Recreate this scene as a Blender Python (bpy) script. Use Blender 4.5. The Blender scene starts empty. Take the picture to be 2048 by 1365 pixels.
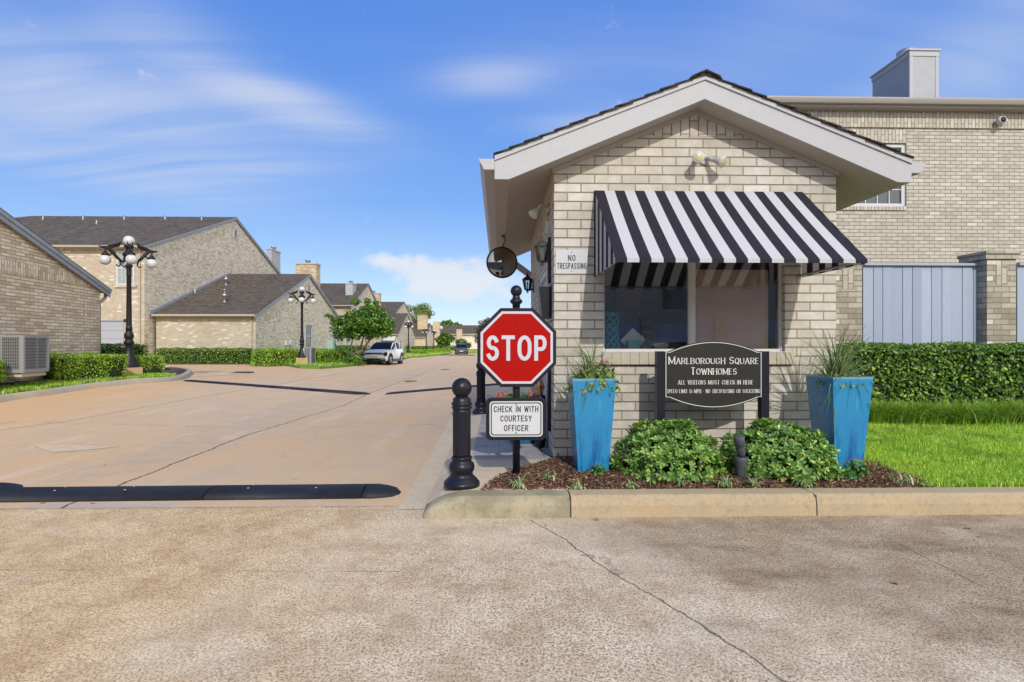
import bpy, math, random
import numpy as np
from mathutils import Vector, Matrix
S = bpy.context.scene
COL = S.collection
R_ = math.radians
random.seed(7); RNG = np.random.default_rng(7)

# ------------------------------------------------------------------ camera, sky, sun, exposure
CAMZ, FOC, HOR, YAW = 1.40, 1080.0, 690.0, 0.02407
cam_d = bpy.data.cameras.new('camera'); cam = bpy.data.objects.new('camera', cam_d); COL.objects.link(cam)
cam.location = (0, 0, CAMZ); cam.rotation_euler = (R_(90), 0, -YAW)
cam_d.sensor_width = 36; cam_d.lens = FOC / 2048 * 36; cam_d.shift_y = (HOR - 682.5) / 2048
cam_d.clip_end = 3000; cam_d.clip_start = 0.05
S.camera = cam
S.view_settings.view_transform = 'Standard'; S.view_settings.look = 'None'
S.view_settings.exposure = 0.2; S.view_settings.gamma = 1
S.cycles.max_bounces = 6; S.cycles.transparent_max_bounces = 12

SUN_EL, SUN_AZ = 34.0, 8.5                      # azimuth: degrees from -Y towards +X (behind the camera, slightly right)
sun_d = bpy.data.lights.new('sun', 'SUN'); sun = bpy.data.objects.new('sun', sun_d); COL.objects.link(sun)
sun_d.energy = 2.5; sun_d.angle = R_(0.8); sun_d.color = (1, .95, .87)
sdir = Vector((math.sin(R_(SUN_AZ)) * math.cos(R_(SUN_EL)), -math.cos(R_(SUN_AZ)) * math.cos(R_(SUN_EL)), math.sin(R_(SUN_EL))))
sun.rotation_euler = sdir.to_track_quat('Z', 'Y').to_euler()
sun.location = sdir * 30

# ------------------------------------------------------------------ node helpers
class NT:
    def __init__(s, tree): s.t = tree; s.t.nodes.clear()
    def n(s, ty, **kw):
        nd = s.t.nodes.new(ty)
        ins = kw.pop('i', {})
        for k, v in kw.items(): setattr(nd, k, v)
        for k, v in ins.items(): s.set(nd.inputs[k], v)
        return nd
    def set(s, sock, v):
        if isinstance(v, bpy.types.NodeSocket): s.t.links.new(v, sock)
        elif isinstance(v, bpy.types.Node): s.t.links.new(v.outputs[0], sock)
        else:
            if sock.type == 'RGBA' and hasattr(v, '__len__') and len(v) == 3: v = (*v, 1)
            sock.default_value = v
    def m(s, op, a, b=0.0, c=0.0):
        nd = s.n('ShaderNodeMath', operation=op); s.set(nd.inputs[0], a); s.set(nd.inputs[1], b); s.set(nd.inputs[2], c); return nd.outputs[0]
    def vm(s, op, a, b=None, scale=None):
        nd = s.n('ShaderNodeVectorMath', operation=op); s.set(nd.inputs[0], a)
        if b is not None: s.set(nd.inputs[1], b)
        if scale is not None: s.set(nd.inputs['Scale'], scale)
        return nd.outputs['Value'] if op in ('DOT_PRODUCT', 'LENGTH', 'DISTANCE') else nd.outputs[0]
    def mix(s, f, a, b, mode='MIX'):
        nd = s.n('ShaderNodeMix', data_type='RGBA', blend_type=mode)
        s.set(nd.inputs[0], f); s.set(nd.inputs[6], a); s.set(nd.inputs[7], b); return nd.outputs[2]
    def ramp(s, f, stops, interp='LINEAR'):
        nd = s.n('ShaderNodeValToRGB'); cr = nd.color_ramp; cr.interpolation = interp
        while len(cr.elements) < len(stops): cr.elements.new(0.5)
        for e, (p, c) in zip(cr.elements, stops):
            e.position = p; e.color = (*c, 1) if hasattr(c, '__len__') else (c, c, c, 1)
        s.set(nd.inputs[0], f); return nd.outputs[0]
    def noise(s, vec, scale, detail=4, rough=.55, dist=0):
        nd = s.n('ShaderNodeTexNoise', i={'Vector': vec, 'Scale': scale, 'Detail': detail, 'Roughness': rough, 'Distortion': dist}); return nd.outputs['Fac']
    def sstep(s, x, a, b):
        nd = s.n('ShaderNodeMapRange', interpolation_type='SMOOTHSTEP'); s.set(nd.inputs[0], x); nd.inputs[1].default_value = a; nd.inputs[2].default_value = b; return nd.outputs[0]
    def sep(s, v):
        nd = s.n('ShaderNodeSeparateXYZ'); s.set(nd.inputs[0], v); return nd.outputs
    def comb(s, x, y, z):
        nd = s.n('ShaderNodeCombineXYZ'); s.set(nd.inputs[0], x); s.set(nd.inputs[1], y); s.set(nd.inputs[2], z); return nd.outputs[0]
    def bump(s, h, strength=.5, dist=.01):
        nd = s.n('ShaderNodeBump', i={'Height': h, 'Strength': strength, 'Distance': dist}); return nd.outputs[0]
    def pos(s): return s.n('ShaderNodeNewGeometry').outputs['Position']
    def island(s): return s.n('ShaderNodeNewGeometry').outputs['Random Per Island']
    def uv(s): return s.n('ShaderNodeTexCoord').outputs['UV']
    def obj(s): return s.n('ShaderNodeTexCoord').outputs['Object']
    def out(s, color, rough=.6, normal=None, metal=0.0, spec=.5, **kw):
        b = s.n('ShaderNodeBsdfPrincipled', i={'Base Color': color, 'Roughness': rough, 'Metallic': metal, 'Specular IOR Level': spec})
        if normal is not None: s.set(b.inputs['Normal'], normal)
        for k, v in kw.items(): s.set(b.inputs[k.replace('_', ' ')], v)
        o = s.n('ShaderNodeOutputMaterial', i={'Surface': b.outputs[0]}); return b
def mat(name):
    m = bpy.data.materials.new(name); m.use_nodes = True; return m, NT(m.node_tree)

# ------------------------------------------------------------------ world: physical sky and clouds
W = bpy.data.worlds.new('World'); S.world = W; W.use_nodes = True
w = NT(W.node_tree)
sky = w.n('ShaderNodeTexSky', sky_type='NISHITA'); sky.sun_disc = False
sky.sun_elevation = R_(SUN_EL); sky.sun_rotation = R_(180 - SUN_AZ); sky.altitude = 100; sky.air_density = 1.0; sky.dust_density = 0.3; sky.ozone_density = 2.2
dirv = w.n('ShaderNodeTexCoord').outputs['Generated']
dx, dy, dz = w.sep(dirv)
hs = w.n('ShaderNodeHueSaturation', i={'Saturation': 1.22, 'Value': 1.32, 'Color': sky.outputs[0], 'Hue': .505})
zc = w.m('MAXIMUM', dz, 0.02)
# cirrus sheet seen in perspective: stretched, warped noise over the plane of the cloud layer
pl = w.comb(w.m('DIVIDE', dx, w.m('ADD', zc, .22)), w.m('DIVIDE', dy, w.m('ADD', zc, .22)), 0.0)
pw = w.n('ShaderNodeMapping', i={'Vector': pl, 'Rotation': (0, 0, R_(-14)), 'Scale': (.55, 1.9, 1)})
warp = w.n('ShaderNodeTexNoise', i={'Vector': pl, 'Scale': .9, 'Detail': 2})
pw2 = w.vm('ADD', pw, w.vm('SCALE', warp.outputs['Color'], scale=.75))
n1 = w.noise(pw2, 1.1, 5, .48, .3)
def blob(ax, el, rx, ry, amp, rot=0.0):       # azimuth (deg, + right of +Y), elevation, radii in degrees
    az = w.m('MULTIPLY', w.m('ARCTAN2', dx, dy), 57.2958); e = w.m('MULTIPLY', w.m('ARCSINE', dz), 57.2958)
    u = w.m('SUBTRACT', az, ax); v = w.m('SUBTRACT', e, el)
    c_, s_ = math.cos(R_(rot)), math.sin(R_(rot))
    u2 = w.m('ADD', w.m('MULTIPLY', u, c_), w.m('MULTIPLY', v, s_)); v2 = w.m('SUBTRACT', w.m('MULTIPLY', v, c_), w.m('MULTIPLY', u, s_))
    q = w.m('ADD', w.m('POWER', w.m('ABSOLUTE', w.m('DIVIDE', u2, rx)), 2.0), w.m('POWER', w.m('ABSOLUTE', w.m('DIVIDE', v2, ry)), 2.0))
    return w.m('MULTIPLY', w.m('POWER', 2.718, w.m('MULTIPLY', q, -1.0)), amp)
blobs = [(-38, 19.5, 15, 4.0, 1.0, -6), (-22, 22.5, 9, 1.6, 1.0, -10), (-41, 14.5, 12, 1.4, .75, -3), (-33, 27, 14, 3.2, .30, -25),
         (-1, 26.5, 5.5, 1.3, .55, 2), (9, 22.3, 6, 1.1, .28, 2), (-31, 17, 9, 2.0, .28, -5), (44, 22, 10, 4, .45, 14), (6, 27.5, 16, 4, .12, 0), (30, 28, 12, 5, .15, 20)]
tot = None
for b in blobs:
    g = blob(*b); tot = g if tot is None else w.m('ADD', tot, g)
streak = w.noise(w.n('ShaderNodeMapping', i={'Vector': pw2, 'Scale': (.5, 3.5, 1)}).outputs[0], 1.6, 6, .55, .25)
cir = w.m('MULTIPLY', tot, w.m('ADD', w.m('MULTIPLY', w.sstep(n1, .25, .75), .75), w.m('MULTIPLY', w.sstep(streak, .35, .7), .45)))
cir = w.m('MULTIPLY', w.m('SUBTRACT', 1.0, w.m('POWER', 2.718, w.m('MULTIPLY', cir, -1.8))), .88)
# low cumulus over the end of the street, and a thin veil near the horizon
cn = w.noise(w.n('ShaderNodeMapping', i={'Vector': dirv, 'Scale': (1, 1, 1.7)}).outputs[0], 15, 8, .64, .25)
cum = w.m('ADD', w.m('ADD', blob(-4.6, 7.3, 5.6, 1.9, 1.0), blob(-11.5, 8.6, 3.6, .95, .8)), blob(-3.0, 5.4, 8.5, 1.9, .6))
cumf = w.m('MULTIPLY', w.sstep(w.m('ADD', w.m('MULTIPLY', cum, .55), w.m('MULTIPLY', cn, 1.15)), .72, 1.14), .85)
veil = w.m('MULTIPLY', w.sstep(dz, .34, -.02), .34)
band = w.ramp(dz, [(0, (.66, .77, .93)), (.10, (.47, .655, .93)), (.25, (.205, .42, .92)), (.5, (.12, .30, .88)), (1, (.10, .26, .70))])
c1 = w.mix(.78, hs.outputs[0], w.vm('SCALE', band, scale=6.5))
# added fill: sky behind and right of the camera made brighter and whiter
fill_side = w.sstep(w.m('ADD', w.m('MULTIPLY', dx, .72), w.m('MULTIPLY', dy, -.69)), .06, .75)
c1 = w.mix(fill_side, c1, (12.3, 12.0, 11.3))
c2 = w.mix(cir, c1, (4.5, 4.9, 5.9))
c3 = w.mix(cumf, c2, (5.7, 5.9, 6.3))
bg = w.n('ShaderNodeBackground', i={'Color': c3, 'Strength': .125})
w.n('ShaderNodeOutputWorld', i={'Surface': bg.outputs[0]})

# ------------------------------------------------------------------ measuring: the photograph's pixel at a known depth -> world point
def at(px, py, D):
    xr = (px - 1024) / FOC * D
    return (D * math.sin(YAW) + xr * math.cos(YAW), D * math.cos(YAW) - xr * math.sin(YAW), CAMZ - (py - HOR) / FOC * D)
def atY(px, Y):
    k = (px - 1024) / FOC; D = Y / (math.cos(YAW) - k * math.sin(YAW)); return D * (math.sin(YAW) + k * math.cos(YAW)), D
def atX(px, X):
    k = (px - 1024) / FOC; D = X / (math.sin(YAW) + k * math.cos(YAW)); return D * (math.cos(YAW) - k * math.sin(YAW)), D
def zat(py, D): return CAMZ - (py - HOR) / FOC * D
def interp(x, xs, ys): return float(np.interp(x, xs, ys))
def hroad(x, y):
    c = interp(y, [-100, 5.6, 9, 15, 28, 45, 80], [0, 0, .022, .056, .040, .022, .0])
    return c * min(abs(x + 3.8), 7.0)

# ------------------------------------------------------------------ object helpers
def tag(o, label=None, cat=None, group=None, kind=None):
    if label: o['label'] = label
    if cat: o['category'] = cat
    if group: o['group'] = group
    if kind: o['kind'] = kind
    return o
def thing(name, label, cat, loc=(0, 0, 0), rz=0.0, group=None):
    o = bpy.data.objects.new(name, None); COL.objects.link(o); o.empty_display_size = .1
    o.location = loc; o.rotation_euler = (0, 0, rz); return tag(o, label, cat, group)
def copy_tree(o, parent=None, label=None, loc=None, rz=None, scale=None):
    c = o.copy(); COL.objects.link(c)
    if parent is not None: c.parent = parent
    if label: c['label'] = label
    if loc is not None: c.location = loc
    if rz is not None: c.rotation_euler = (0, 0, rz)
    if scale is not None: c.scale = scale
    for ch in list(o.children): copy_tree(ch, c)
    return c
class MB:
    def __init__(s): s.v = []; s.f = []; s.sm = []; s.sw = []; s.mi = []; s.cm = 0
    def quad(s, pts, sw=False, sm=False):
        i = len(s.v); s.v += [tuple(p) for p in pts]; s.f.append(tuple(range(i, i + len(pts)))); s.sm.append(sm); s.sw.append(sw); s.mi.append(s.cm); return s
    def faces(s, vs, fs, sm=False):
        i = len(s.v); s.v += [tuple(p) for p in vs]
        for f in fs: s.f.append(tuple(i + k for k in f)); s.sm.append(sm); s.sw.append(False); s.mi.append(s.cm)
        return s
    def box(s, x0, x1, y0, y1, z0, z1, sw=False, skip=''):
        P = [(x0, y0, z0), (x1, y0, z0), (x1, y1, z0), (x0, y1, z0), (x0, y0, z1), (x1, y0, z1), (x1, y1, z1), (x0, y1, z1)]
        F = {'b': (0, 3, 2, 1), 't': (4, 5, 6, 7), 'f': (0, 1, 5, 4), 'k': (2, 3, 7, 6), 'l': (3, 0, 4, 7), 'r': (1, 2, 6, 5)}
        for k, f in F.items():
            if k not in skip: s.quad([P[j] for j in f], sw)
        return s
    def frust(s, b0, b1, z0, z1, cx=0, cy=0):      # b = (hx, hy)
        P = []
        for (hx, hy), z in ((b0, z0), (b1, z1)): P += [(cx - hx, cy - hy, z), (cx + hx, cy - hy, z), (cx + hx, cy + hy, z), (cx - hx, cy + hy, z)]
        for f in ((0, 3, 2, 1), (4, 5, 6, 7), (0, 1, 5, 4), (1, 2, 6, 5), (2, 3, 7, 6), (3, 0, 4, 7)): s.quad([P[j] for j in f])
        return s
    def prism(s, poly, axis, a0, a1, sw=False):     # poly of 2D points extruded along axis 'x','y','z'
        def mk(p, a): return {'x': (a, p[0], p[1]), 'y': (p[0], a, p[1]), 'z': (p[0], p[1], a)}[axis]
        A = [mk(p, a0) for p in poly]; B = [mk(p, a1) for p in poly]; n = len(poly)
        s.quad(A[::-1], sw); s.quad(B, sw)
        for k in range(n): s.quad([A[k], A[(k + 1) % n], B[(k + 1) % n], B[k]], sw)
        return s
    def lathe(s, prof, n=24, c=(0, 0, 0), cap=True, mod=None, axis='z'):
        vs = []
        for r, z in prof:
            for k in range(n):
                a = 2 * math.pi * k / n; rr = r * (mod(a, z) if mod else 1)
                p = (rr * math.cos(a), rr * math.sin(a), z)
                if axis == 'y': p = (p[0], p[2], p[1])
                if axis == 'x': p = (p[2], p[0], p[1])
                vs.append((c[0] + p[0], c[1] + p[1], c[2] + p[2]))
        fs = [(i * n + k, i * n + (k + 1) % n, (i + 1) * n + (k + 1) % n, (i + 1) * n + k) for i in range(len(prof) - 1) for k in range(n)]
        if cap: fs += [tuple(range(n - 1, -1, -1)), tuple((len(prof) - 1) * n + k for k in range(n))]
        return s.faces(vs, fs, True)
    def tube(s, pts, r, n=8, cap=True):
        pts = [Vector(p) for p in pts]; rs = r if hasattr(r, '__len__') else [r] * len(pts)
        vs = []; prev = None
        for k, p in enumerate(pts):
            d = (pts[min(k + 1, len(pts) - 1)] - pts[max(k - 1, 0)]).normalized()
            if prev is None: u = d.orthogonal().normalized()
            else:
                u = prev - d * prev.dot(d)
                u = u.normalized() if u.length > 1e-6 else d.orthogonal().normalized()
            prev = u; v = d.cross(u)
            for j in range(n):
                a = 2 * math.pi * j / n; q = p + (u * math.cos(a) + v * math.sin(a)) * rs[k]; vs.append(tuple(q))
        fs = [(i * n + k, i * n + (k + 1) % n, (i + 1) * n + (k + 1) % n, (i + 1) * n + k) for i in range(len(pts) - 1) for k in range(n)]
        if cap: fs += [tuple(range(n - 1, -1, -1)), tuple((len(pts) - 1) * n + k for k in range(n))]
        return s.faces(vs, fs, True)
    def ball(s, c, r, n=20, m=12, sc=(1, 1, 1)):
        prof = [(max(1e-4, math.sin(math.pi * i / m)), -math.cos(math.pi * i / m)) for i in range(m + 1)]
        vs = []
        for pr, z in prof:
            for k in range(n):
                a = 2 * math.pi * k / n; vs.append((c[0] + r * sc[0] * pr * math.cos(a), c[1] + r * sc[1] * pr * math.sin(a), c[2] + r * sc[2] * z))
        fs = [(i * n + k, i * n + (k + 1) % n, (i + 1) * n + (k + 1) % n, (i + 1) * n + k) for i in range(m) for k in range(n)]
        return s.faces(vs, fs, True)
    def xf(s, M):
        s.v = [tuple(M @ Vector(p)) for p in s.v]; return s
    def build(s, name, m, parent=None, bevel=0.0, loc=None, rz=None, **kw):
        me = bpy.data.meshes.new(name); me.from_pydata(s.v, [], s.f); 
        for mm in (m if isinstance(m, (list, tuple)) else [m]): me.materials.append(mm)
        me.polygons.foreach_set('use_smooth', s.sm); me.polygons.foreach_set('material_index', s.mi)
        uvl = me.uv_layers.new(name='UVMap'); Z = Vector((0, 0, 1))
        for p in me.polygons:
            nn = p.normal; t = Z.cross(nn)
            if t.length < .02: t = Vector((1, 0, 0)); b = Vector((0, 1, 0))
            else:
                t.normalize(); b = nn.cross(t)
                if abs(nn.z) < .05: b = Z
            # a steady direction so that neighbouring walls do not mirror
            for li in p.loop_indices:
                c = me.vertices[me.loops[li].vertex_index].co; u, v = c.dot(t), c.dot(b)
                uvl.data[li].uv = (v, u) if s.sw[p.index] else (u, v)
        me.validate(); me.update()
        o = bpy.data.objects.new(name, me); COL.objects.link(o)
        if parent is not None: o.parent = parent
        if loc is not None: o.location = loc
        if rz is not None: o.rotation_euler = (0, 0, rz)
        if bevel:
            bv = o.modifiers.new('bevel', 'BEVEL'); bv.width = bevel; bv.segments = 2; bv.limit_method = 'ANGLE'; bv.angle_limit = R_(40)
        return tag(o, **kw) if kw else o

def scatter(name, tmpl, faces, pos, X, Y, Z, scl, m, parent=None, smooth=False, **kw):
    """N copies of a template in frames X,Y,Z as ONE mesh (leaves of one crown, blades of one lawn)."""
    tmpl = np.array(tmpl, float); N = len(pos); k = len(tmpl)
    scl = np.asarray(scl, float); scl = scl[:, None] if scl.ndim == 1 else scl
    sc = np.broadcast_to(scl, (N, 3)) if scl.shape[1] == 3 else np.repeat(scl, 3, 1)
    V = pos[:, None, :] + tmpl[None, :, 0:1] * (X * sc[:, 0:1])[:, None, :] + tmpl[None, :, 1:2] * (Y * sc[:, 1:2])[:, None, :] + tmpl[None, :, 2:3] * (Z * sc[:, 2:3])[:, None, :]
    me = bpy.data.meshes.new(name); me.vertices.add(N * k); me.vertices.foreach_set('co', V.reshape(-1))
    fl = [i for f in faces for i in f]; ln = [len(f) for f in faces]
    L = (np.arange(N)[:, None] * k + np.array(fl)[None, :]).reshape(-1)
    st1 = np.cumsum([0] + ln[:-1]); st = (np.arange(N)[:, None] * len(fl) + st1[None, :]).reshape(-1)
    me.loops.add(len(L)); me.loops.foreach_set('vertex_index', L.astype(np.int32))
    me.polygons.add(len(st)); me.polygons.foreach_set('loop_start', st.astype(np.int32))
    me.update(calc_edges=True); me.validate()
    if smooth: me.polygons.foreach_set('use_smooth', [True] * len(me.polygons))
    me.materials.append(m)
    o = bpy.data.objects.new(name, me); COL.objects.link(o)
    if parent is not None: o.parent = parent
    return tag(o, **kw) if kw else o
def norm(a): return a / np.maximum(np.linalg.norm(a, axis=1, keepdims=True), 1e-9)
def frames(nrm, droop=0.0):
    """leaf frames: X along the leaf, Y across, Z the leaf's normal"""
    N = len(nrm); r = RNG.normal(size=(N, 3)); r[:, 2] -= droop
    Z = norm(nrm); X = norm(r - Z * (r * Z).sum(1, keepdims=True)); return X, np.cross(Z, X), Z
LEAF = ([(-.5, 0, 0), (-.15, .26, .05), (.25, .22, .04), (.5, 0, -.04), (.25, -.22, .04), (-.15, -.26, .05), (0, 0, -.02)], [(0, 6, 1), (1, 6, 2), (2, 6, 3), (3, 6, 4), (4, 6, 5), (5, 6, 0)])
LEAFQ = ([(-.5, 0, 0), (0, .3, .06), (.5, 0, -.05), (0, -.3, .06)], [(0, 3, 2, 1)])
BLADE = ([(-.5, 0, 0), (.5, 0, 0), (.38, .12, .5), (-.38, .12, .5), (0, .45, 1)], [(0, 1, 2, 3), (3, 2, 4)])
# ------------------------------------------------------------------ materials
def simple(name, col, rough=.6, metal=0.0, spec=.3, nz=.08, scale=12, bumpd=0.0, coat=0.0):
    m, t = mat(name); n = t.noise(t.obj(), scale, 4); c = t.mix(n, [x * (1 - nz * 2) for x in col], [min(1, x * (1 + nz * 2)) for x in col])
    nm = t.bump(t.noise(t.obj(), scale * 8, 3), .4, bumpd) if bumpd else None
    b = t.out(c, rough, nm, metal, spec)
    if coat: b.inputs['Coat Weight'].default_value = coat; b.inputs['Coat Roughness'].default_value = .08
    return m
def brick_mat(name, stops, mortar, row=.098, ratio=3.0, dirt=.25, bumps=.9, tint=(1, 1, 1), joint=.0075, row_shade=0.0, fine=1.0):
    m, t = mat(name); uv = t.uv()
    def bt(off):
        return t.n('ShaderNodeTexBrick', i={'Vector': t.vm('ADD', uv, (off[0], off[1], 0)), 'Color1': (0, 0, 0), 'Color2': (1, 1, 1), 'Mortar': (.5, .5, .5), 'Scale': 1.0, 'Mortar Size': joint, 'Mortar Smooth': .25, 'Bias': 0.0, 'Brick Width': row * ratio, 'Row Height': row})
    b = bt((0, 0)); b.offset = .5
    base = t.ramp(b.outputs['Color'], stops)
    n = t.noise(uv, 9, 5, .65); n2 = t.noise(uv, .8, 3); n3 = t.noise(uv, 60, 3, .7)
    streak = t.noise(t.n('ShaderNodeMapping', i={'Vector': uv, 'Scale': (1, .22, 1)}).outputs[0], 5, 4)
    c = t.mix(t.m('MULTIPLY', t.sstep(n, .35, .7), .55 * fine), base, t.vm('SCALE', base, scale=1.28))
    c = t.mix(t.m('MULTIPLY', t.m('MULTIPLY', t.sstep(t.noise(t.vm('ADD', uv, (4, 7, 0)), 1.6, 5, .65), .5, .68), t.sstep(n, .3, .6)), dirt * .7), c, t.mix(.4, c, (.72, .71, .67)))
    c = t.mix(t.m('MULTIPLY', t.sstep(n2, .35, .75), dirt), c, t.mix(1.0, c, (.78, .70, .57), 'MULTIPLY'))
    c = t.mix(t.m('MULTIPLY', t.sstep(streak, .5, .8), dirt * .8), c, t.mix(1.0, c, (.66, .6, .5), 'MULTIPLY'))
    c = t.mix(t.m('MULTIPLY', t.sstep(n3, .4, .8), .25 * fine), c, t.vm('SCALE', c, scale=.72))
    c = t.mix(b.outputs['Fac'], c, mortar)
    if row_shade:  # shade of the raked bed joints, painted into the brick colour
        fv = t.m('FRACT', t.m('DIVIDE', t.sep(uv)[1], row)); jj = t.m('MULTIPLY', t.sstep(fv, .10, .04), t.sstep(t.noise(uv, 3.5, 3), .25, .5)); c = t.mix(t.m('MULTIPLY', jj, row_shade), c, (.11, .085, .055))
    h = t.m('ADD', t.m('MULTIPLY', t.m('SUBTRACT', 1.0, b.outputs['Fac']), 1.0), t.m('MULTIPLY', n3, .12 * fine))
    t.out(t.mix(1.0, c, tint, 'MULTIPLY'), .85, t.bump(h, bumps, .012), spec=.25); return m
CREAM = [(0, (.43, .405, .355)), (.3, (.48, .455, .40)), (.75, (.51, .485, .43)), (1, (.57, .55, .50))]
TAN = [(0, (.44, .36, .26)), (.3, (.56, .475, .36)), (.65, (.66, .58, .46)), (.9, (.66, .60, .47)), (1, (.74, .68, .56))]
M = {}
M['brick_guard'] = brick_mat('cream_brick_near', CREAM, (.30, .25, .175), dirt=.45, row_shade=.75)
M['brick_right'] = brick_mat('cream_brick', [(0, (.38, .35, .295)), (.4, (.43, .40, .345)), (.85, (.465, .435, .38)), (1, (.53, .51, .455))], (.25, .21, .15), dirt=.2, joint=.009, row_shade=.4)
M['brick_pillar'] = brick_mat('grey_tan_brick', [(0, (.26, .235, .19)), (.4, (.35, .32, .26)), (.8, (.43, .40, .335)), (1, (.62, .59, .52))], (.22, .19, .14), dirt=.4)
M['brick_tan'] = brick_mat('tan_brick', TAN, (.33, .26, .17), dirt=.25, bumps=.5, joint=.009, row=.082, ratio=3.6, fine=.6, row_shade=.5)
M['brick_far'] = brick_mat('tan_brick_far', [(p, (c[0] * 1.0, c[1] * 1.06, c[2] * 1.16)) for p, c in TAN], (.33, .26, .17), dirt=.25, bumps=.04, joint=.009, row=.098, ratio=3.0, fine=.1, row_shade=.6)
M['brick_light'] = brick_mat('light_brick', [(0, (.42, .355, .26)), (.4, (.46, .40, .305)), (.85, (.50, .44, .345)), (1, (.66, .63, .55))], (.38, .32, .23), dirt=.3, bumps=.15, fine=.3)
M['brick_chim'] = brick_mat('chimney_brick', [(0, (.40, .29, .18)), (.5, (.52, .40, .27)), (1, (.62, .53, .40))], (.4, .34, .25), dirt=.2)
def shingle(name, a, b_):
    m, t = mat(name); uv = t.uv()
    b = t.n('ShaderNodeTexBrick', i={'Vector': uv, 'Color1': (0, 0, 0), 'Color2': (1, 1, 1), 'Mortar': (.0, .0, .0), 'Scale': 1.0, 'Mortar Size': .007, 'Mortar Smooth': .5, 'Brick Width': .27, 'Row Height': .16}); b.offset_frequency = 2; b.offset = .37
    n = t.noise(uv, 2.2, 5, .6); n2 = t.noise(uv, 70, 2)
    st = t.noise(t.n('ShaderNodeMapping', i={'Vector': uv, 'Scale': (1, .18, 1)}).outputs[0], 1.1, 3)
    c = t.mix(b.outputs['Color'], a, b_); c = t.mix(t.m('MULTIPLY', n, .6), c, t.vm('SCALE', c, scale=.62)); c = t.mix(t.m('MULTIPLY', t.sstep(n2, .45, .7), .35), c, t.vm('SCALE', c, scale=1.5))
    c = t.mix(t.m('MULTIPLY', t.sstep(st, .5, .75), .5), c, t.vm('SCALE', c, scale=.62))
    c = t.mix(t.m('MULTIPLY', b.outputs['Fac'], .7), c, (.02, .018, .016))
    t.out(c, .9, t.bump(t.m('SUBTRACT', t.m('MULTIPLY', b.outputs['Color'], .5), b.outputs['Fac']), .8, .012), spec=.2); return m
M['shingle'] = shingle('brown_shingle', (.08, .064, .052), (.155, .126, .103))
M['shingle_dark'] = shingle('dark_shingle', (.035, .027, .022), (.085, .066, .052))
M['trim'] = simple('pale_grey_paint', (.415, .415, .43), .5, nz=.03, bumpd=.001)
M['trim_blue'] = simple('blue_grey_paint', (.27, .30, .345), .5, nz=.08, scale=4)
M['gutter'] = simple('beige_gutter', (.40, .355, .285), .4, nz=.04)
M['gutter_grey'] = simple('grey_gutter', (.36, .335, .315), .4, nz=.04)
M['soffit'] = simple('soffit_paint', (.40, .355, .305), .7, nz=.04, scale=3)
M['white'] = simple('white_paint', (.55, .55, .55), .45, nz=.04)
M['wood_chim'] = simple('painted_board', (.37, .385, .41), .7, nz=.06, scale=3, bumpd=.002)
M['garage'] = simple('garage_door_paint', (.36, .37, .40), .55, nz=.03)
M['navy'] = simple('navy_black_metal', (.011, .012, .019), .36, nz=.15, scale=5)
M['black'] = simple('black_metal', (.016, .0155, .017), .40, nz=.1)
M['black_lamp'] = simple('black_cast_iron', (.014, .012, .014), .45, nz=.2)
M['sign_red'] = simple('red_reflective', (.35, .005, .003), .6, spec=.08, nz=.05, scale=5)
M['sign_white'] = simple('white_reflective', (.50, .505, .56), .4, nz=.03)
M['sign_offwhite'] = simple('sign_white_sheet', (.54, .55, .57), .4, nz=.02)
M['sign_black'] = simple('sign_board_black', (.018, .017, .015), .55, nz=.2, scale=3)
M['letter'] = simple('letter_white', (.60, .59, .57), .5, nz=.02)
M['letter_black'] = simple('letter_black', (.02, .02, .022), .5)
M['metal'] = simple('grey_metal', (.42, .42, .43), .35, .8, nz=.1)
M['alu'] = simple('window_aluminium', (.56, .54, .51), .45, .0, nz=.04)
M['lamp_grey'] = simple('floodlight_grey', (.50, .49, .47), .5, nz=.08)
M['dark_grey'] = simple('dark_grey_plastic', (.075, .078, .09), .5, nz=.12)
M['rubber'] = simple('black_rubber', (.016, .017, .023), .6, nz=.35, scale=6, bumpd=.003)
M['tyre'] = simple('tyre', (.02, .02, .02), .7)
M['bark'] = simple('bark', (.16, .11, .075), .9, nz=.3, scale=8, bumpd=.01)
M['twig'] = simple('dark_twigs', (.016, .026, .007), .95, nz=.3, scale=20)
M['interior'] = simple('interior_wall', (.55, .45, .34), .8, nz=.05)
M['interior_dark'] = simple('interior_dark', (.06, .055, .05), .8)
M['desk'] = simple('desk_top', (.10, .08, .07), .5)
M['teal'] = simple('teal_ceramic', (.07, .34, .42), .35, nz=.1)
M['paper'] = simple('paper', (.7, .7, .7), .7)
M['green_plastic'] = simple('green_plastic', (.18, .42, .28), .5)
M['copper_wood'] = simple('brown_driftwood', (.26, .12, .05), .6, nz=.3)
M['util_green'] = simple('utility_green', (.30, .42, .34), .6)
M['leaf_litter'] = simple('dry_leaf', (.42, .17, .06), .7, nz=.4, scale=20)
M['ac_grey'] = simple('air_conditioner_paint', (.27, .275, .285), .45, .1, nz=.05)
m, t = mat('opal_globe'); t.out(t.mix(t.noise(t.obj(), 4, 3), (.52, .515, .49), (.60, .60, .59)), .3, None, 0, .5); M['globe'] = m
m, t = mat('flood_lens'); t.out(t.mix(t.noise(t.obj(), 30, 3), (.42, .36, .17), (.62, .56, .36)), .2); M['lens'] = m

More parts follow.
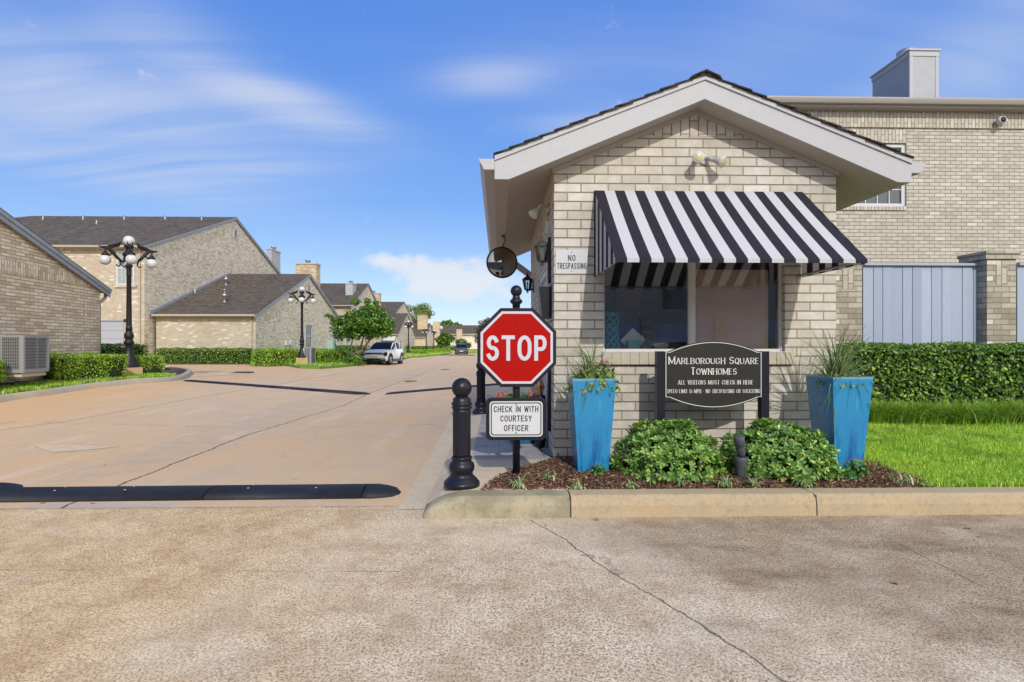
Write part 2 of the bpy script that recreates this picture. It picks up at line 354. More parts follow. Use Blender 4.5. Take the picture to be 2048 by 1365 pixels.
def glass_mat(name, tint, rough=.0, refl=1.0, extra=.03):
    m, t = mat(name)
    fr = t.n('ShaderNodeFresnel', i={'IOR': 1.52}); f = t.m('MINIMUM', t.m('ADD', t.m('MULTIPLY', fr, 1.5 * refl), extra), 1.0)
    g = t.n('ShaderNodeBsdfGlossy', i={'Color': (.9, .93, .95), 'Roughness': rough}); tr = t.n('ShaderNodeBsdfTransparent', i={'Color': tint})
    mx = t.n('ShaderNodeMixShader', i={0: f, 1: tr.outputs[0], 2: g.outputs[0]}); t.n('ShaderNodeOutputMaterial', i={'Surface': mx.outputs[0]}); return m
M['glass'] = glass_mat('window_glass', (.94, .95, .94), extra=.15)
M['glass_lantern'] = glass_mat('lantern_glass', (.8, .82, .8))
m, t = mat('dark_window_glass'); t.out((.05, .065, .08), .06, spec=.9); M['glass_dark'] = m
m, t = mat('pale_window_glass'); t.out((.30, .36, .33), .08, spec=.8); M['glass_pale'] = m
m, t = mat('car_window_glass'); t.out((.010, .011, .012), .25, spec=.08); M['glass_car'] = m
m, t = mat('mirror_face'); t.out((.30, .29, .27), .05, None, 1.0); M['mirror'] = m
m, t = mat('car_white_paint'); b = t.out((.84, .84, .84), .45); b.inputs['Coat Weight'].default_value = .25; M['car_white'] = m
m, t = mat('car_dark_paint'); b = t.out((.025, .028, .035), .3); b.inputs['Coat Weight'].default_value = .8; M['car_dark'] = m

# painted vertical boards
m, t = mat('blue_grey_boards'); uv = t.uv()
n = t.noise(t.n('ShaderNodeMapping', i={'Vector': uv, 'Scale': (6, .8, 1)}).outputs[0], 4, 5, .7); r = t.island()
c = t.mix(r, (.29, .335, .44), (.375, .425, .535)); c = t.mix(t.m('MULTIPLY', t.sstep(n, .48, .78), .55), c, (.27, .29, .34))
t.out(c, .75, t.bump(n, .3, .003), spec=.2); M['boards'] = m

# concrete: joints and cracks are marks on the slab itself
def line_mask(t, P, pts, wd, jit=.03, fr=2.2, seed=0.0, brk=.0):
    nz = t.n('ShaderNodeTexNoise', i={'Vector': t.vm('ADD', P, (seed, seed, 0)), 'Scale': fr, 'Detail': 7, 'Roughness': .74})
    Q = t.vm('ADD', P, t.vm('SCALE', t.vm('SUBTRACT', nz.outputs['Color'], (.5, .5, .5)), scale=jit * 2))
    x, y, _ = t.sep(Q); out = None
    for (ax, ay), (bx, by) in zip(pts[:-1], pts[1:]):
        L = math.hypot(bx - ax, by - ay); ux, uy = (bx - ax) / L, (by - ay) / L
        rx, ry = t.m('SUBTRACT', x, ax), t.m('SUBTRACT', y, ay)
        al = t.m('ADD', t.m('MULTIPLY', rx, ux), t.m('MULTIPLY', ry, uy)); cl = t.m('MINIMUM', t.m('MAXIMUM', al, 0.0), L)
        pe = t.m('ABSOLUTE', t.m('SUBTRACT', t.m('MULTIPLY', ry, ux), t.m('MULTIPLY', rx, uy)))
        d = t.m('ADD', pe, t.m('ABSOLUTE', t.m('SUBTRACT', al, cl)))
        k = t.sstep(d, wd, wd * .35); out = k if out is None else t.m('MAXIMUM', out, k)
    if brk: out = t.m('MULTIPLY', out, t.sstep(t.noise(P, 1.7, 3), brk, brk + .1))
    return out
def gp(px, py, z=0.0):
    D = (CAMZ - z) * FOC / (py - HOR); p = at(px, py, D); return (p[0], p[1])
# street slab (tan orange concrete)
m, t = mat('street_concrete'); P = t.pos()
n1, n2, n3, n4 = t.noise(P, .22, 4), t.noise(P, 1.4, 5, .6), t.noise(P, 14, 5, .7), t.noise(P, 90, 2, .6)
c = t.mix(t.sstep(n1, .35, .68), (.62, .415, .235), (.57, .425, .285)); c = t.mix(t.m('MULTIPLY', t.sstep(n2, .4, .7), .55), c, (.49, .385, .28))
c = t.mix(t.m('MULTIPLY', t.sstep(n3, .45, .75), .35), c, (.70, .52, .35)); c = t.mix(t.m('MULTIPLY', t.sstep(n4, .5, .8), .3), c, (.29, .23, .17))
wh = t.noise(t.n('ShaderNodeMapping', i={'Vector': P, 'Scale': (2.2, .35, 1)}).outputs[0], 1.2, 5, .6); c = t.mix(t.m('MULTIPLY', t.sstep(wh, .52, .72), .45), c, (.68, .54, .41))
x, y, z = t.sep(P)
edge = t.m('MULTIPLY', t.sstep(x, -7.5, -9.3), .5); c = t.mix(edge, c, (.64, .39, .19))
crk = line_mask(t, P, [(-3.75, 4.6), (-3.9, 8.5), (-3.55, 12.3), (-3.7, 16), (-3.6, 60)], .022, .09, 2.0, 3.0)
crk2 = line_mask(t, P, [(-8.6, 6.0), (-7.4, 9.5), (-6.9, 16), (-6.8, 60)], .017, .05, 2.2, 9.0)
crk3 = line_mask(t, P, [(-12, 19.5), (-1.0, 19.3)], .02, .05, 2, 5.0)
crk4 = line_mask(t, P, [(-4.1, 5.1), (-5.6, 4.9), (-9, 4.95)], .012, .10, 3, 6.0)
crk5 = line_mask(t, P, [(-12.0, 9.4), (-1.0, 9.1)], .012, .05, 3, 2.0, .5)
cm = t.m('MAXIMUM', t.m('MAXIMUM', crk, crk2), t.m('MAXIMUM', t.m('MAXIMUM', crk3, crk4), crk5))
patch = line_mask(t, P, [gp(60, 1014), gp(330, 1012)], .10, .16, 5.0, 1.0); c = t.mix(t.m('MULTIPLY', patch, .75), c, (.42, .39, .36))
trk = t.m('MULTIPLY', t.sstep(t.noise(P, 3, 5, .6), .35, .65), line_mask(t, P, [(-4.4, 6), (-4.2, 40)], .8, .2, .7, 2.0)); c = t.mix(t.m('MULTIPLY', trk, .35), c, (.36, .31, .26))
drip = t.m('MULTIPLY', t.sstep(t.noise(t.vm('ADD', P, (8, 3, 0)), 2.6, 5, .7), .60, .70), .35); c = t.mix(drip, c, (.30, .235, .17))
c = t.mix(t.m('MULTIPLY', t.sstep(t.noise(P, 40, 4, .8), .52, .6), .3), c, t.vm('SCALE', c, scale=.72))
c = t.mix(t.m('MULTIPLY', cm, .85), c, (.075, .06, .045))
t.out(c, .88, t.bump(t.m('SUBTRACT', t.m('ADD', t.m('MULTIPLY', n3, .3), t.m('MULTIPLY', n4, .5)), t.m('MULTIPLY', cm, 2.0)), .5, .006), spec=.25); M['street'] = m

# entrance slab: worn exposed aggregate
m, t = mat('exposed_aggregate'); P = t.pos()
v1 = t.n('ShaderNodeTexVoronoi', i={'Vector': P, 'Scale': 80, 'Randomness': 1}); v2 = t.n('ShaderNodeTexVoronoi', i={'Vector': P, 'Scale': 170})
big, mid, fine = t.noise(P, .55, 4, .6), t.noise(P, 3.0, 5, .65), t.noise(P, 78, 5, .8)
peb = t.ramp(t.sep(v1.outputs['Color'])[0], [(0, (.36, .14, .05)), (.16, (.48, .22, .09)), (.26, (.52, .35, .20)), (.55, (.60, .48, .34)), (.8, (.76, .68, .56)), (.86, (.30, .235, .17)), (1, (.20, .165, .13))])
paste = t.mix(t.sstep(mid, .35, .7), (.84, .70, .51), (.60, .46, .31))
pm = t.m('MULTIPLY', t.sstep(v1.outputs['Distance'], .62, .35), t.sstep(fine, .40, .55))
pm = t.m('MULTIPLY', pm, t.m('ADD', .60, t.m('MULTIPLY', t.sstep(big, .4, .6), .4)))
c = t.mix(pm, paste, peb)
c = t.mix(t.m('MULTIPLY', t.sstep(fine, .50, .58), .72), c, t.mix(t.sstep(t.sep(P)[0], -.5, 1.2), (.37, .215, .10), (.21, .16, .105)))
c = t.mix(t.m('MULTIPLY', t.sstep(v2.outputs['Distance'], .26, .08), .5), c, (.24, .175, .12))
x, y, z = t.sep(P)
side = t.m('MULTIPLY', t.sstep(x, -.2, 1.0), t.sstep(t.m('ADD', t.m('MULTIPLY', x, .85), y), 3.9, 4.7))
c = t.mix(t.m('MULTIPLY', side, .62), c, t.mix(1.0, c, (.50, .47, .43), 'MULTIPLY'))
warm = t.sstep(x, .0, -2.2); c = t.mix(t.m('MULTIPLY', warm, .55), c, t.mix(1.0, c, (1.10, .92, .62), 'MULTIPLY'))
pale = t.m('MULTIPLY', t.sstep(t.noise(t.vm('ADD', P, (3, 1, 0)), .9, 4), .5, .72), .55); c = t.mix(pale, c, t.mix(.5, c, (.85, .76, .63)))
stain = t.m('MULTIPLY', t.sstep(t.noise(t.n('ShaderNodeMapping', i={'Vector': t.vm('ADD', P, (7, 2, 0)), 'Scale': (.6, 1.6, 1)}).outputs[0], 1.5, 4, .6), .5, .66), t.sstep(x, .2, 1.2))
c = t.mix(t.m('MULTIPLY', t.sstep(t.noise(P, 150, 3, .8), .52, .58), .6), c, t.vm('SCALE', c, scale=.5)); c = t.mix(t.m('MULTIPLY', t.sstep(t.noise(t.vm('ADD', P, (2, 5, 1)), 11, 5, .7), .5, .62), .35), c, t.vm('SCALE', c, scale=.66))
c = t.mix(t.m('MULTIPLY', stain, .6), c, t.mix(1.0, c, (.62, .55, .5), 'MULTIPLY'))
ck = line_mask(t, P, [gp(1060, 1040), gp(1130, 1080), gp(1215, 1140), gp(1380, 1235), gp(1480, 1300), gp(1590, 1375), gp(1700, 1450)], .0075, .045, 5.5, 0.0)
ckw = line_mask(t, P, [gp(1060, 1040), gp(1130, 1080), gp(1215, 1140), gp(1380, 1235), gp(1480, 1300), gp(1590, 1375), gp(1700, 1450)], .045, .045, 5.5, 0.0)
ckw = t.m('MULTIPLY', ckw, t.sstep(t.noise(P, 6, 4), .42, .55))
ck2 = line_mask(t, P, [gp(1760, 1070), gp(1900, 1140), gp(2048, 1220), gp(2200, 1300)], .007, .03, 5, 7.0, .42)
ck3 = line_mask(t, P, [gp(0, 1140), gp(800, 1143)], .007, .012, 6, 2.0, .45)
ck4 = line_mask(t, P, [gp(1065, 1050), gp(1020, 1085), gp(1000, 1120)], .018, .03, 8, 2.5)
c = t.mix(t.m('MULTIPLY', t.m('MAXIMUM', ckw, t.m('MULTIPLY', ck4, .7)), .5), c, (.62, .52, .38))
deb = t.m('MULTIPLY', line_mask(t, P, [gp(1165, 1110), gp(1212, 1118), gp(1235, 1150)], .035, .05, 8, 1.7), t.sstep(t.noise(P, 30, 4), .4, .55)); c = t.mix(t.m('MULTIPLY', deb, .6), c, (.16, .13, .09))
cks = t.m('MAXIMUM', ck, t.m('MAXIMUM', t.m('MULTIPLY', ck2, .7), t.m('MULTIPLY', ck3, .55)))
c = t.mix(t.m('MULTIPLY', cks, .85), c, (.13, .10, .07))
seam = line_mask(t, P, [(-12, 4.72), (-.62, 4.72)], .035, .05, 6, 3.0); c = t.mix(t.m('MULTIPLY', seam, .5), c, (.15, .12, .09))
hgt = t.m('SUBTRACT', t.m('ADD', t.m('MULTIPLY', fine, .8), t.m('MULTIPLY', pm, .5)), t.m('MULTIPLY', cks, 3.0))
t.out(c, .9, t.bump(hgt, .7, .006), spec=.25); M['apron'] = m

def conc(name, a, b, c3, sc=1.0, joints=0):
    m, t = mat(name); P = t.pos(); n1, n2, n3 = t.noise(P, 1.2 * sc, 5), t.noise(P, 8 * sc, 5, .7), t.noise(P, 140, 2, .7)
    c = t.mix(t.sstep(n1, .4, .65), a, b); c = t.mix(t.m('MULTIPLY', t.sstep(n2, .5, .7), .5), c, c3)
    c = t.mix(t.m('MULTIPLY', t.sstep(n3, .5, .75), .45), c, t.vm('SCALE', c, scale=.5)); n5 = t.noise(P, 45, 4, .75); c = t.mix(t.m('MULTIPLY', t.sstep(n5, .5, .65), .4), c, t.vm('SCALE', c, scale=.6))
    c = t.mix(t.m('MULTIPLY', t.sstep(t.noise(P, 2.6 * sc, 4, .6), .56, .7), .4), c, t.mix(1.0, c, (1.15, .82, .5), 'MULTIPLY'))
    t.out(c, .88, t.bump(t.m('ADD', t.m('MULTIPLY', n2, .5), n3), .4, .004), spec=.25); return m
M['kerb'] = conc('kerb_concrete', (.42, .335, .22), (.47, .355, .22), (.30, .24, .165), 1.6)
M['kerb_old'] = conc('kerb_concrete_mossy', (.27, .24, .155), (.40, .345, .24), (.19, .185, .105), 2.6)
M['kerb_grey'] = conc('kerb_concrete_grey', (.40, .355, .285), (.46, .40, .31), (.33, .29, .23))
M['concrete_pale'] = conc('pale_concrete', (.58, .47, .335), (.64, .51, .36), (.46, .38, .28))
M['plinth'] = conc('lamp_plinth', (.50, .36, .20), (.44, .31, .17), (.36, .26, .16))
m, t = mat('grey_pavers'); P = t.pos()
b = t.n('ShaderNodeTexBrick', i={'Vector': P, 'Color1': (.30, .26, .245), 'Color2': (.40, .385, .36), 'Mortar': (.13, .12, .11), 'Scale': 1.0, 'Mortar Size': .004, 'Mortar Smooth': .3, 'Brick Width': .30, 'Row Height': .10})
c = t.mix(t.m('MULTIPLY', t.noise(P, 7, 5, .7), .5), b.outputs['Color'], (.42, .39, .35)); t.out(c, .85, t.bump(t.m('SUBTRACT', 1.0, b.outputs['Fac']), .6, .006), spec=.3); M['pavers'] = m
m, t = mat('soil'); P = t.pos(); c = t.mix(t.noise(P, 20, 5, .7), (.05, .030, .018), (.13, .075, .045)); t.out(c, .95, t.bump(t.noise(P, 40, 4, .8), .8, .02)); M['soil'] = m
m, t = mat('bark_mulch'); c = t.ramp(t.island(), [(0, (.035, .018, .011)), (.4, (.10, .048, .027)), (.75, (.175, .09, .052)), (.95, (.28, .16, .095)), (1, (.45, .32, .22))]); t.out(c, .85, spec=.3); M['mulch'] = m
m, t = mat('tan_mulch'); c = t.ramp(t.island(), [(0, (.10, .055, .03)), (.5, (.24, .145, .085)), (1, (.45, .32, .22))]); t.out(c, .85, spec=.3); M['mulch_tan'] = m
m, t = mat('turf_soil'); P = t.pos(); c = t.mix(t.noise(P, 6, 5, .7), (.08, .15, .012), (.17, .26, .03)); t.out(c, .95); M['turf'] = m
m, t = mat('blue_glaze'); P = t.obj()
st = t.noise(t.n('ShaderNodeMapping', i={'Vector': P, 'Scale': (9, 9, 1.1)}).outputs[0], 2.6, 5, .6, .4); _, _, z = t.sep(P)
low = t.sstep(z, .62, .15); n = t.noise(P, 3, 3)
c = t.mix(n, (.012, .185, .40), (.024, .255, .475)); c = t.mix(t.m('MULTIPLY', t.m('MULTIPLY', t.sstep(st, .45, .66), low), .85), c, (.003, .075, .30))
c = t.mix(t.m('MULTIPLY', t.sstep(t.noise(t.n('ShaderNodeMapping', i={'Vector': P, 'Scale': (10, 10, .8)}).outputs[0], 3, 3), .58, .7), .3), c, (.10, .36, .54)); rim = t.sstep(z, .872, .885); c = t.mix(t.m('MULTIPLY', rim, .6), c, (.22, .36, .38))
b = t.out(c, .28, t.bump(st, .15, .004)); b.inputs['Coat Weight'].default_value = .35; b.inputs['Coat Roughness'].default_value = .1; M['glaze'] = m
m, t = mat('striped_canvas'); u = t.sep(t.n('ShaderNodeTexCoord').outputs['UV'])[0]
f = t.m('GREATER_THAN', t.m('FRACT', t.m('MULTIPLY', u, 4.648)), .5); wv = t.noise(t.n('ShaderNodeMapping', i={'Vector': t.obj(), 'Scale': (3, 3, 3)}).outputs[0], 2, 3)
c = t.mix(f, (.026, .024, .036), (.53, .53, .555)); c = t.mix(t.m('MULTIPLY', wv, .12), c, t.vm('SCALE', c, scale=.7))
dif = t.n('ShaderNodeBsdfPrincipled', i={'Base Color': c, 'Roughness': .8, 'Specular IOR Level': .15, 'Normal': t.bump(t.noise(t.obj(), 260, 2), .2, .001)}); trl = t.n('ShaderNodeBsdfTranslucent', i={'Color': c})
mx = t.n('ShaderNodeMixShader', i={0: .14, 1: dif.outputs[0], 2: trl.outputs[0]}); t.n('ShaderNodeOutputMaterial', i={'Surface': mx.outputs[0]}); M['canvas'] = m
def leaf_mat(name, stops, rough=.42, trans=.28, spec=.4, patch=0):
    m, t = mat(name); c = t.ramp(t.island(), stops)
    if patch: P_ = t.pos(); c = t.mix(t.m('MULTIPLY', t.sstep(t.noise(P_, 1.3, 4, .6), .42, .68), patch), c, t.mix(1.0, c, (1.18, 1.05, .9), 'MULTIPLY')); c = t.mix(t.m('MULTIPLY', t.sstep(t.noise(t.vm('ADD', P_, (5, 9, 0)), 2.4, 4, .6), .5, .68), patch), c, t.mix(1.0, c, (.45, .55, .5), 'MULTIPLY'))
    p = t.n('ShaderNodeBsdfPrincipled', i={'Base Color': c, 'Roughness': rough, 'Specular IOR Level': spec}); tr = t.n('ShaderNodeBsdfTranslucent', i={'Color': t.mix(1.0, c, (1.15, 1.25, .6), 'MULTIPLY')})
    mx = t.n('ShaderNodeMixShader', i={0: trans, 1: p.outputs[0], 2: tr.outputs[0]}); t.n('ShaderNodeOutputMaterial', i={'Surface': mx.outputs[0]}); return m
M['leaf_shrub'] = leaf_mat('shrub_leaf', [(0, (0.052, 0.137, 0.032)), (.4, (0.131, 0.274, 0.054)), (.8, (0.278, 0.467, 0.100)), (1, (0.558, 0.676, 0.180))], .36, patch=.3)
M['leaf_hedge'] = leaf_mat('hedge_leaf_dark', [(0, (0.037, 0.093, 0.016)), (.5, (0.093, 0.204, 0.026)), (.9, (0.221, 0.374, 0.039)), (1, (0.425, 0.578, 0.091))], patch=.6)
M['leaf_box'] = leaf_mat('clipped_hedge_leaf', [(0, (0.124, 0.222, 0.019)), (.5, (0.248, 0.422, 0.035)), (.9, (0.422, 0.620, 0.055)), (1, (0.696, 0.843, 0.094))], patch=.45)
M['leaf_tree'] = leaf_mat('tree_leaf', [(0, (.022, .065, .012)), (.45, (.065, .16, .022)), (.82, (.17, .34, .04)), (1, (.34, .52, .09))], trans=.3, patch=.3)
M['leaf_pale'] = leaf_mat('pale_tree_leaf', [(0, (.14, .20, .05)), (.5, (.24, .32, .10)), (1, (.36, .42, .17))], trans=.4)
M['leaf_olive'] = leaf_mat('olive_tree_leaf', [(0, (.07, .085, .035)), (.5, (.17, .165, .075)), (.8, (.27, .22, .13)), (1, (.36, .27, .19))])
M['grass'] = leaf_mat('lawn_blade', [(0, (0.168, 0.294, 0.031)), (.45, (0.315, 0.532, 0.053)), (.85, (0.503, 0.748, 0.088)), (1, (0.806, 0.790, 0.316))], .5, .35, patch=.75)
M['liriope'] = leaf_mat('border_grass_blade', [(0, (0.136, 0.238, 0.032)), (.6, (0.272, 0.459, 0.064)), (.95, (0.476, 0.646, 0.112)), (1, (0.850, 0.765, 0.352))], .4, .4)
M['spike'] = leaf_mat('spiky_grass_blade', [(0, (0.065, 0.125, 0.048)), (.6, (0.156, 0.237, 0.096)), (1, (0.390, 0.425, 0.228))], .4, .25)
M['leaf_yellowgreen'] = leaf_mat('trailing_leaf', [(0, (0.120, 0.220, 0.040)), (.6, (0.240, 0.360, 0.080)), (.9, (0.420, 0.480, 0.160)), (1, (0.600, 0.550, 0.250))], .4, .3)
M['leaf_mid'] = leaf_mat('bedding_leaf', [(0, (.04, .13, .03)), (.6, (.09, .24, .06)), (1, (.18, .34, .10))], .4, .3)
M['leaf_wilt'] = leaf_mat('wilted_leaf', [(0, (0.200, 0.312, 0.120)), (.5, (0.375, 0.480, 0.228)), (.8, (0.575, 0.624, 0.384)), (1, (0.688, 0.504, 0.336))], .5, .3)
M['petal_red'] = leaf_mat('dark_red_petal', [(0, (.25, .02, .05)), (1, (.50, .05, .10))], .5, .3)
M['petal_pink'] = leaf_mat('pink_petal', [(0, (.50, .06, .06)), (.6, (.66, .16, .14)), (1, (.75, .42, .38))], .5, .3)
M['petal_white'] = leaf_mat('white_petal', [(0, (.7, .7, .6)), (1, (.85, .85, .8))], .5, .3)
# ------------------------------------------------------------------ ground, street, kerbs, lawns
def grid(name, xs, ys, zf, m, **kw):
    vs = [(x, y, zf(x, y)) for y in ys for x in xs]; n = len(xs)
    fs = [(j * n + i, j * n + i + 1, (j + 1) * n + i + 1, (j + 1) * n + i) for j in range(len(ys) - 1) for i in range(n - 1)]
    me = bpy.data.meshes.new(name); me.from_pydata(vs, [], fs); me.materials.append(m); me.polygons.foreach_set('use_smooth', [True] * len(fs)); me.update()
    o = bpy.data.objects.new(name, me); COL.objects.link(o); return tag(o, **kw)
def lin(a, b, n): return list(np.linspace(a, b, n))
gxs = [-900, -300, -120, -60, -30] + lin(-18, 4, 45) + [8, 14, 30, 60, 120, 300, 900]
grid('street', gxs, lin(4.72, 30, 52) + [34, 40, 50, 60, 80, 110, 160, 300, 900], hroad, M['street'], kind='structure')
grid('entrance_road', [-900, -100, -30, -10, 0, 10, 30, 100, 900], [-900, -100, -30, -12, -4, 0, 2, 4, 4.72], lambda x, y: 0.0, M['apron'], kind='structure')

# front kerb of the guardhouse island: rounded nose on the left, running off to the right
def kerb_sec(x, h):     # section points (y, z) from road face to back
    y0 = 4.355 + max(0, (.05 - (x + .62)) * 1.0) * 0; k = h
    return [(y0, -.02), (y0 + .004, k * .55), (y0 + .018, k * .86), (y0 + .05, k * .985), (y0 + .085, k), (y0 + .215, k), (y0 + .215, -.02)]
def kerb_mesh(name, stations, m):
    vs = []; n = None
    for x, h, dy in stations:
        sc = kerb_sec(x, h); n = len(sc); vs += [(x, y + dy, z) for y, z in sc]
    fs = [(i * n + k, (i + 1) * n + k, (i + 1) * n + k + 1, i * n + k + 1) for i in range(len(stations) - 1) for k in range(n - 1)]
    fs += [tuple(range(n)), tuple((len(stations) - 1) * n + k for k in range(n - 1, -1, -1))]
    return MB().faces(vs, fs).build(name, m, kind='structure')
xj1 = atY(1141, 4.37)[0]; xj2 = atY(1632, 4.37)[0]
kerb_mesh('kerb', [(-.615, .03, .02), (-.60, .055, .006), (-.56, .088, 0), (-.50, .12, 0), (-.42, .150, 0), (-.34, .166, 0), (-.26, .17, 0), (xj1 - .006, .17, 0)], M['kerb_old'])
kerb_mesh('kerb', [(xj1 + .006, .172, 0), (xj2 - .005, .172, 0)], M['kerb'])
kerb_mesh('kerb', [(xj2 + .006, .170, 0), (9.0, .168, 0), (30, .168, 0)], M['kerb'])
MB().box(xj1 - .006, xj1 + .006, 4.366, 4.55, -.02, .163).box(xj2 - .005, xj2 + .006, 4.370, 4.55, -.02, .163).build('kerb_joint', M['interior_dark'], kind='structure')
# concrete corner pad and paved walkway beside the guardhouse
p = MB(); zt = .166
poly = [(-.60, 4.57), (-.34, 4.57), (.5, 4.57), (.5, 5.80), (-.52, 5.80)]
sl = [(-.615, .055), (-.50, .13), (-.36, .162), (-.2, zt)]
vs = [(-.615 + .0 * k, y, .05) for k, y in enumerate((4.57, 5.2, 5.8))]
xs = [-.62, -.50, -.40, -.30, .59]; zs = [.05, .12, .152, zt, zt]
for j, (ya, yb) in enumerate(((4.57, 5.2), (5.2, 5.8), (5.8, 9.0), (9.0, 11.0), (11, 14))):
    for k in range(4 if j < 2 else 3):
        p.quad([(xs[k], ya, zs[k]), (xs[k + 1], ya, zs[k + 1]), (xs[k + 1], yb, zs[k + 1]), (xs[k], yb, zs[k])])
p.build('concrete_pad', M['concrete_pale'], kind='structure')
MB().box(-.30, .59, 5.80, 14.0, 0, .166, skip='b').build('walkway', M['pavers'], kind='structure')
# faint pale gutter strip along the walkway edge
p = MB()
for ya, yb in zip(lin(4.6, 12, 12)[:-1], lin(4.6, 12, 12)[1:]):
    p.quad([(-.86 , ya, hroad(-.86, ya) + .004), (-.63, ya, hroad(-.63, ya) + .006), (-.63, yb, hroad(-.63, yb) + .006), (-.86, yb, hroad(-.86, yb) + .004)])
p.build('gutter_strip', M['concrete_pale'], kind='structure')

# planting bed and lawn in front of and beside the guardhouse
def zbed(x, y):
    e = min(max(y - 4.57, 0) / .25, 1) * min(max(5.85 - y, 0) / .15, 1); return .150 + .045 * e + .008 * math.sin(x * 9) * e
BX0, BX1 = -.16, 3.95
def bed_left(y): return interp(y, [4.57, 4.75, 5.0, 5.35, 5.8], [-.17, -.10, .03, .30, .60])
def bed_right(y): return interp(y, [4.57, 4.8, 5.2, 5.6, 5.9], [3.75, 3.55, 3.62, 3.72, 3.70])
ys_ = lin(4.57, 5.84, 14)
vs = []; nx = 40
for y in ys_:
    a, b = bed_left(y), bed_right(y) + .3
    for k in range(nx): x = a + (b - a) * k / (nx - 1); vs.append((x, y, zbed(x, y) + (.0 if x > a + .02 else -.02)))
MB().faces(vs, [(j * nx + i, j * nx + i + 1, (j + 1) * nx + i + 1, (j + 1) * nx + i) for j in range(len(ys_) - 1) for i in range(nx - 1)], True).build('planting_bed', M['soil'], kind='structure')
def zlawn(x, y): return .155 + .035 * min(max(y - 4.6, 0) / 1.5, 1) + .028 * max(y - 6, 0) + .010 * math.sin(x * 2.1 + y * 1.3)
ys_ = lin(4.57, 9.8, 28); vs = []; nx = 30
for y in ys_:
    a = bed_right(min(y, 5.9)) if y < 5.9 else 3.68
    for k in range(nx): x = a + (30 - a) * (k / (nx - 1)) ** 2; vs.append((x, y, zlawn(x, y) - .004))
MB().faces(vs, [(j * nx + i, j * nx + i + 1, (j + 1) * nx + i + 1, (j + 1) * nx + i) for j in range(len(ys_) - 1) for i in range(nx - 1)], True).build('lawn_ground', M['turf'], kind='structure')
grid('yard_ground', [3.66, 8, 20, 60], [9.8, 12, 14.3, 30], lambda x, y: .24, M['soil'], kind='structure')

def blades(name, P, h, wd, m, lean=.45, **kw):
    N = len(P); a = RNG.uniform(0, 2 * math.pi, N); X = np.stack([np.cos(a), np.sin(a), 0 * a], 1)
    b = RNG.uniform(0, 2 * math.pi, N); l = RNG.uniform(0, lean, N); Z = norm(np.stack([np.cos(b) * l, np.sin(b) * l, 1 + 0 * a], 1)); Y = np.cross(Z, X)
    return scatter(name, *BLADE, P, X, Y, Z, np.stack([wd * RNG.uniform(.7, 1.3, N), h * .6 + 0 * a, h * RNG.uniform(.55, 1.25, N)], 1), m, **kw)
pts = []
N = 84000
ux = RNG.uniform(0, 1, N * 2); uy = RNG.uniform(4.585, 8.3, N * 2)
for x_, y in zip(ux, uy):
    lim = 1.05 * (y * .98 + .2) + 1.6
    a = bed_right(min(y, 5.9)) + .04 * math.sin(y * 23) if y < 5.9 else 3.7
    x = a + (lim - a + .4) * x_
    if lim > a and RNG.random() < (lim - a) / 5.6 * min(1, (5.6 / y) ** 1.4): pts.append((x, y, zlawn(x, y) - .006))
P = np.array(pts); blades('grass', P, .058, .0078, M['grass'], lean=.6, kind='stuff')
# stray runners of grass where lawn meets mulch
def chips(name, P, m, L=.035, wd=.008, flat=.35, **kw):
    N = len(P); a = RNG.uniform(0, 2 * math.pi, N); X = norm(np.stack([np.cos(a), np.sin(a), RNG.normal(0, flat, N)], 1))
    r = norm(np.stack([RNG.normal(0, flat, N), RNG.normal(0, flat, N), np.ones(N)], 1)); Y = norm(np.cross(r, X)); Z = np.cross(X, Y)
    tm = [(-.5, -.5, -.5), (.5, -.4, -.5), (.45, .5, -.5), (-.5, .4, -.5), (-.45, -.5, .5), (.5, -.5, .4), (.5, .4, .5), (-.5, .5, .5)]
    fs = [(4, 5, 6, 7), (0, 1, 5, 4), (1, 2, 6, 5), (2, 3, 7, 6), (3, 0, 4, 7)]
    return scatter(name, tm, fs, P, X, Y, Z, np.stack([L * RNG.lognormal(0, .45, N), wd * RNG.uniform(.5, 1.8, N), .004 * RNG.uniform(.5, 2, N)], 1), m, **kw)
pts = []
for k in range(17000):
    y = RNG.uniform(4.575, 5.80); a, b = bed_left(y), bed_right(y) + .16; x = a + (b - a) * RNG.random(); pts.append((x, y, zbed(x, y) + RNG.uniform(.0, .014)))
chips('mulch', np.array(pts), M['mulch'], kind='stuff')

# ------------------------------------------------------------------ left island: kerb curve, bank, grass strip, tan mulch
kc_px = [(-260, 868, .10), (-120, 838, .11), (0, 815, .13), (100, 800, .16), (200, 785, .2), (290, 773, .25), (340, 765, .30), (368, 758, .34), (382, 752, .34), (384, 747, .34), (370, 742, .33), (350, 740, .32), (325, 741, .31)]
kline = []
for px, py, z in kc_px:
    D = (CAMZ - z) * FOC / (py - HOR); X, Y, _ = at(px, py, D); kline.append((X, Y, z))
KL = [Vector(k) for k in kline]
def smooth_line(P, n=6):
    out = []
    for i in range(len(P) - 1):
        p0, p1, p2, p3 = P[max(i - 1, 0)], P[i], P[i + 1], P[min(i + 2, len(P) - 1)]
        for k in range(n):
            u = k / n; out.append(.5 * ((2 * p1) + (p2 - p0) * u + (2 * p0 - 5 * p1 + 4 * p2 - p3) * u * u + (3 * p1 - p0 - 3 * p2 + p3) * u ** 3))
    out.append(P[-1]); return out
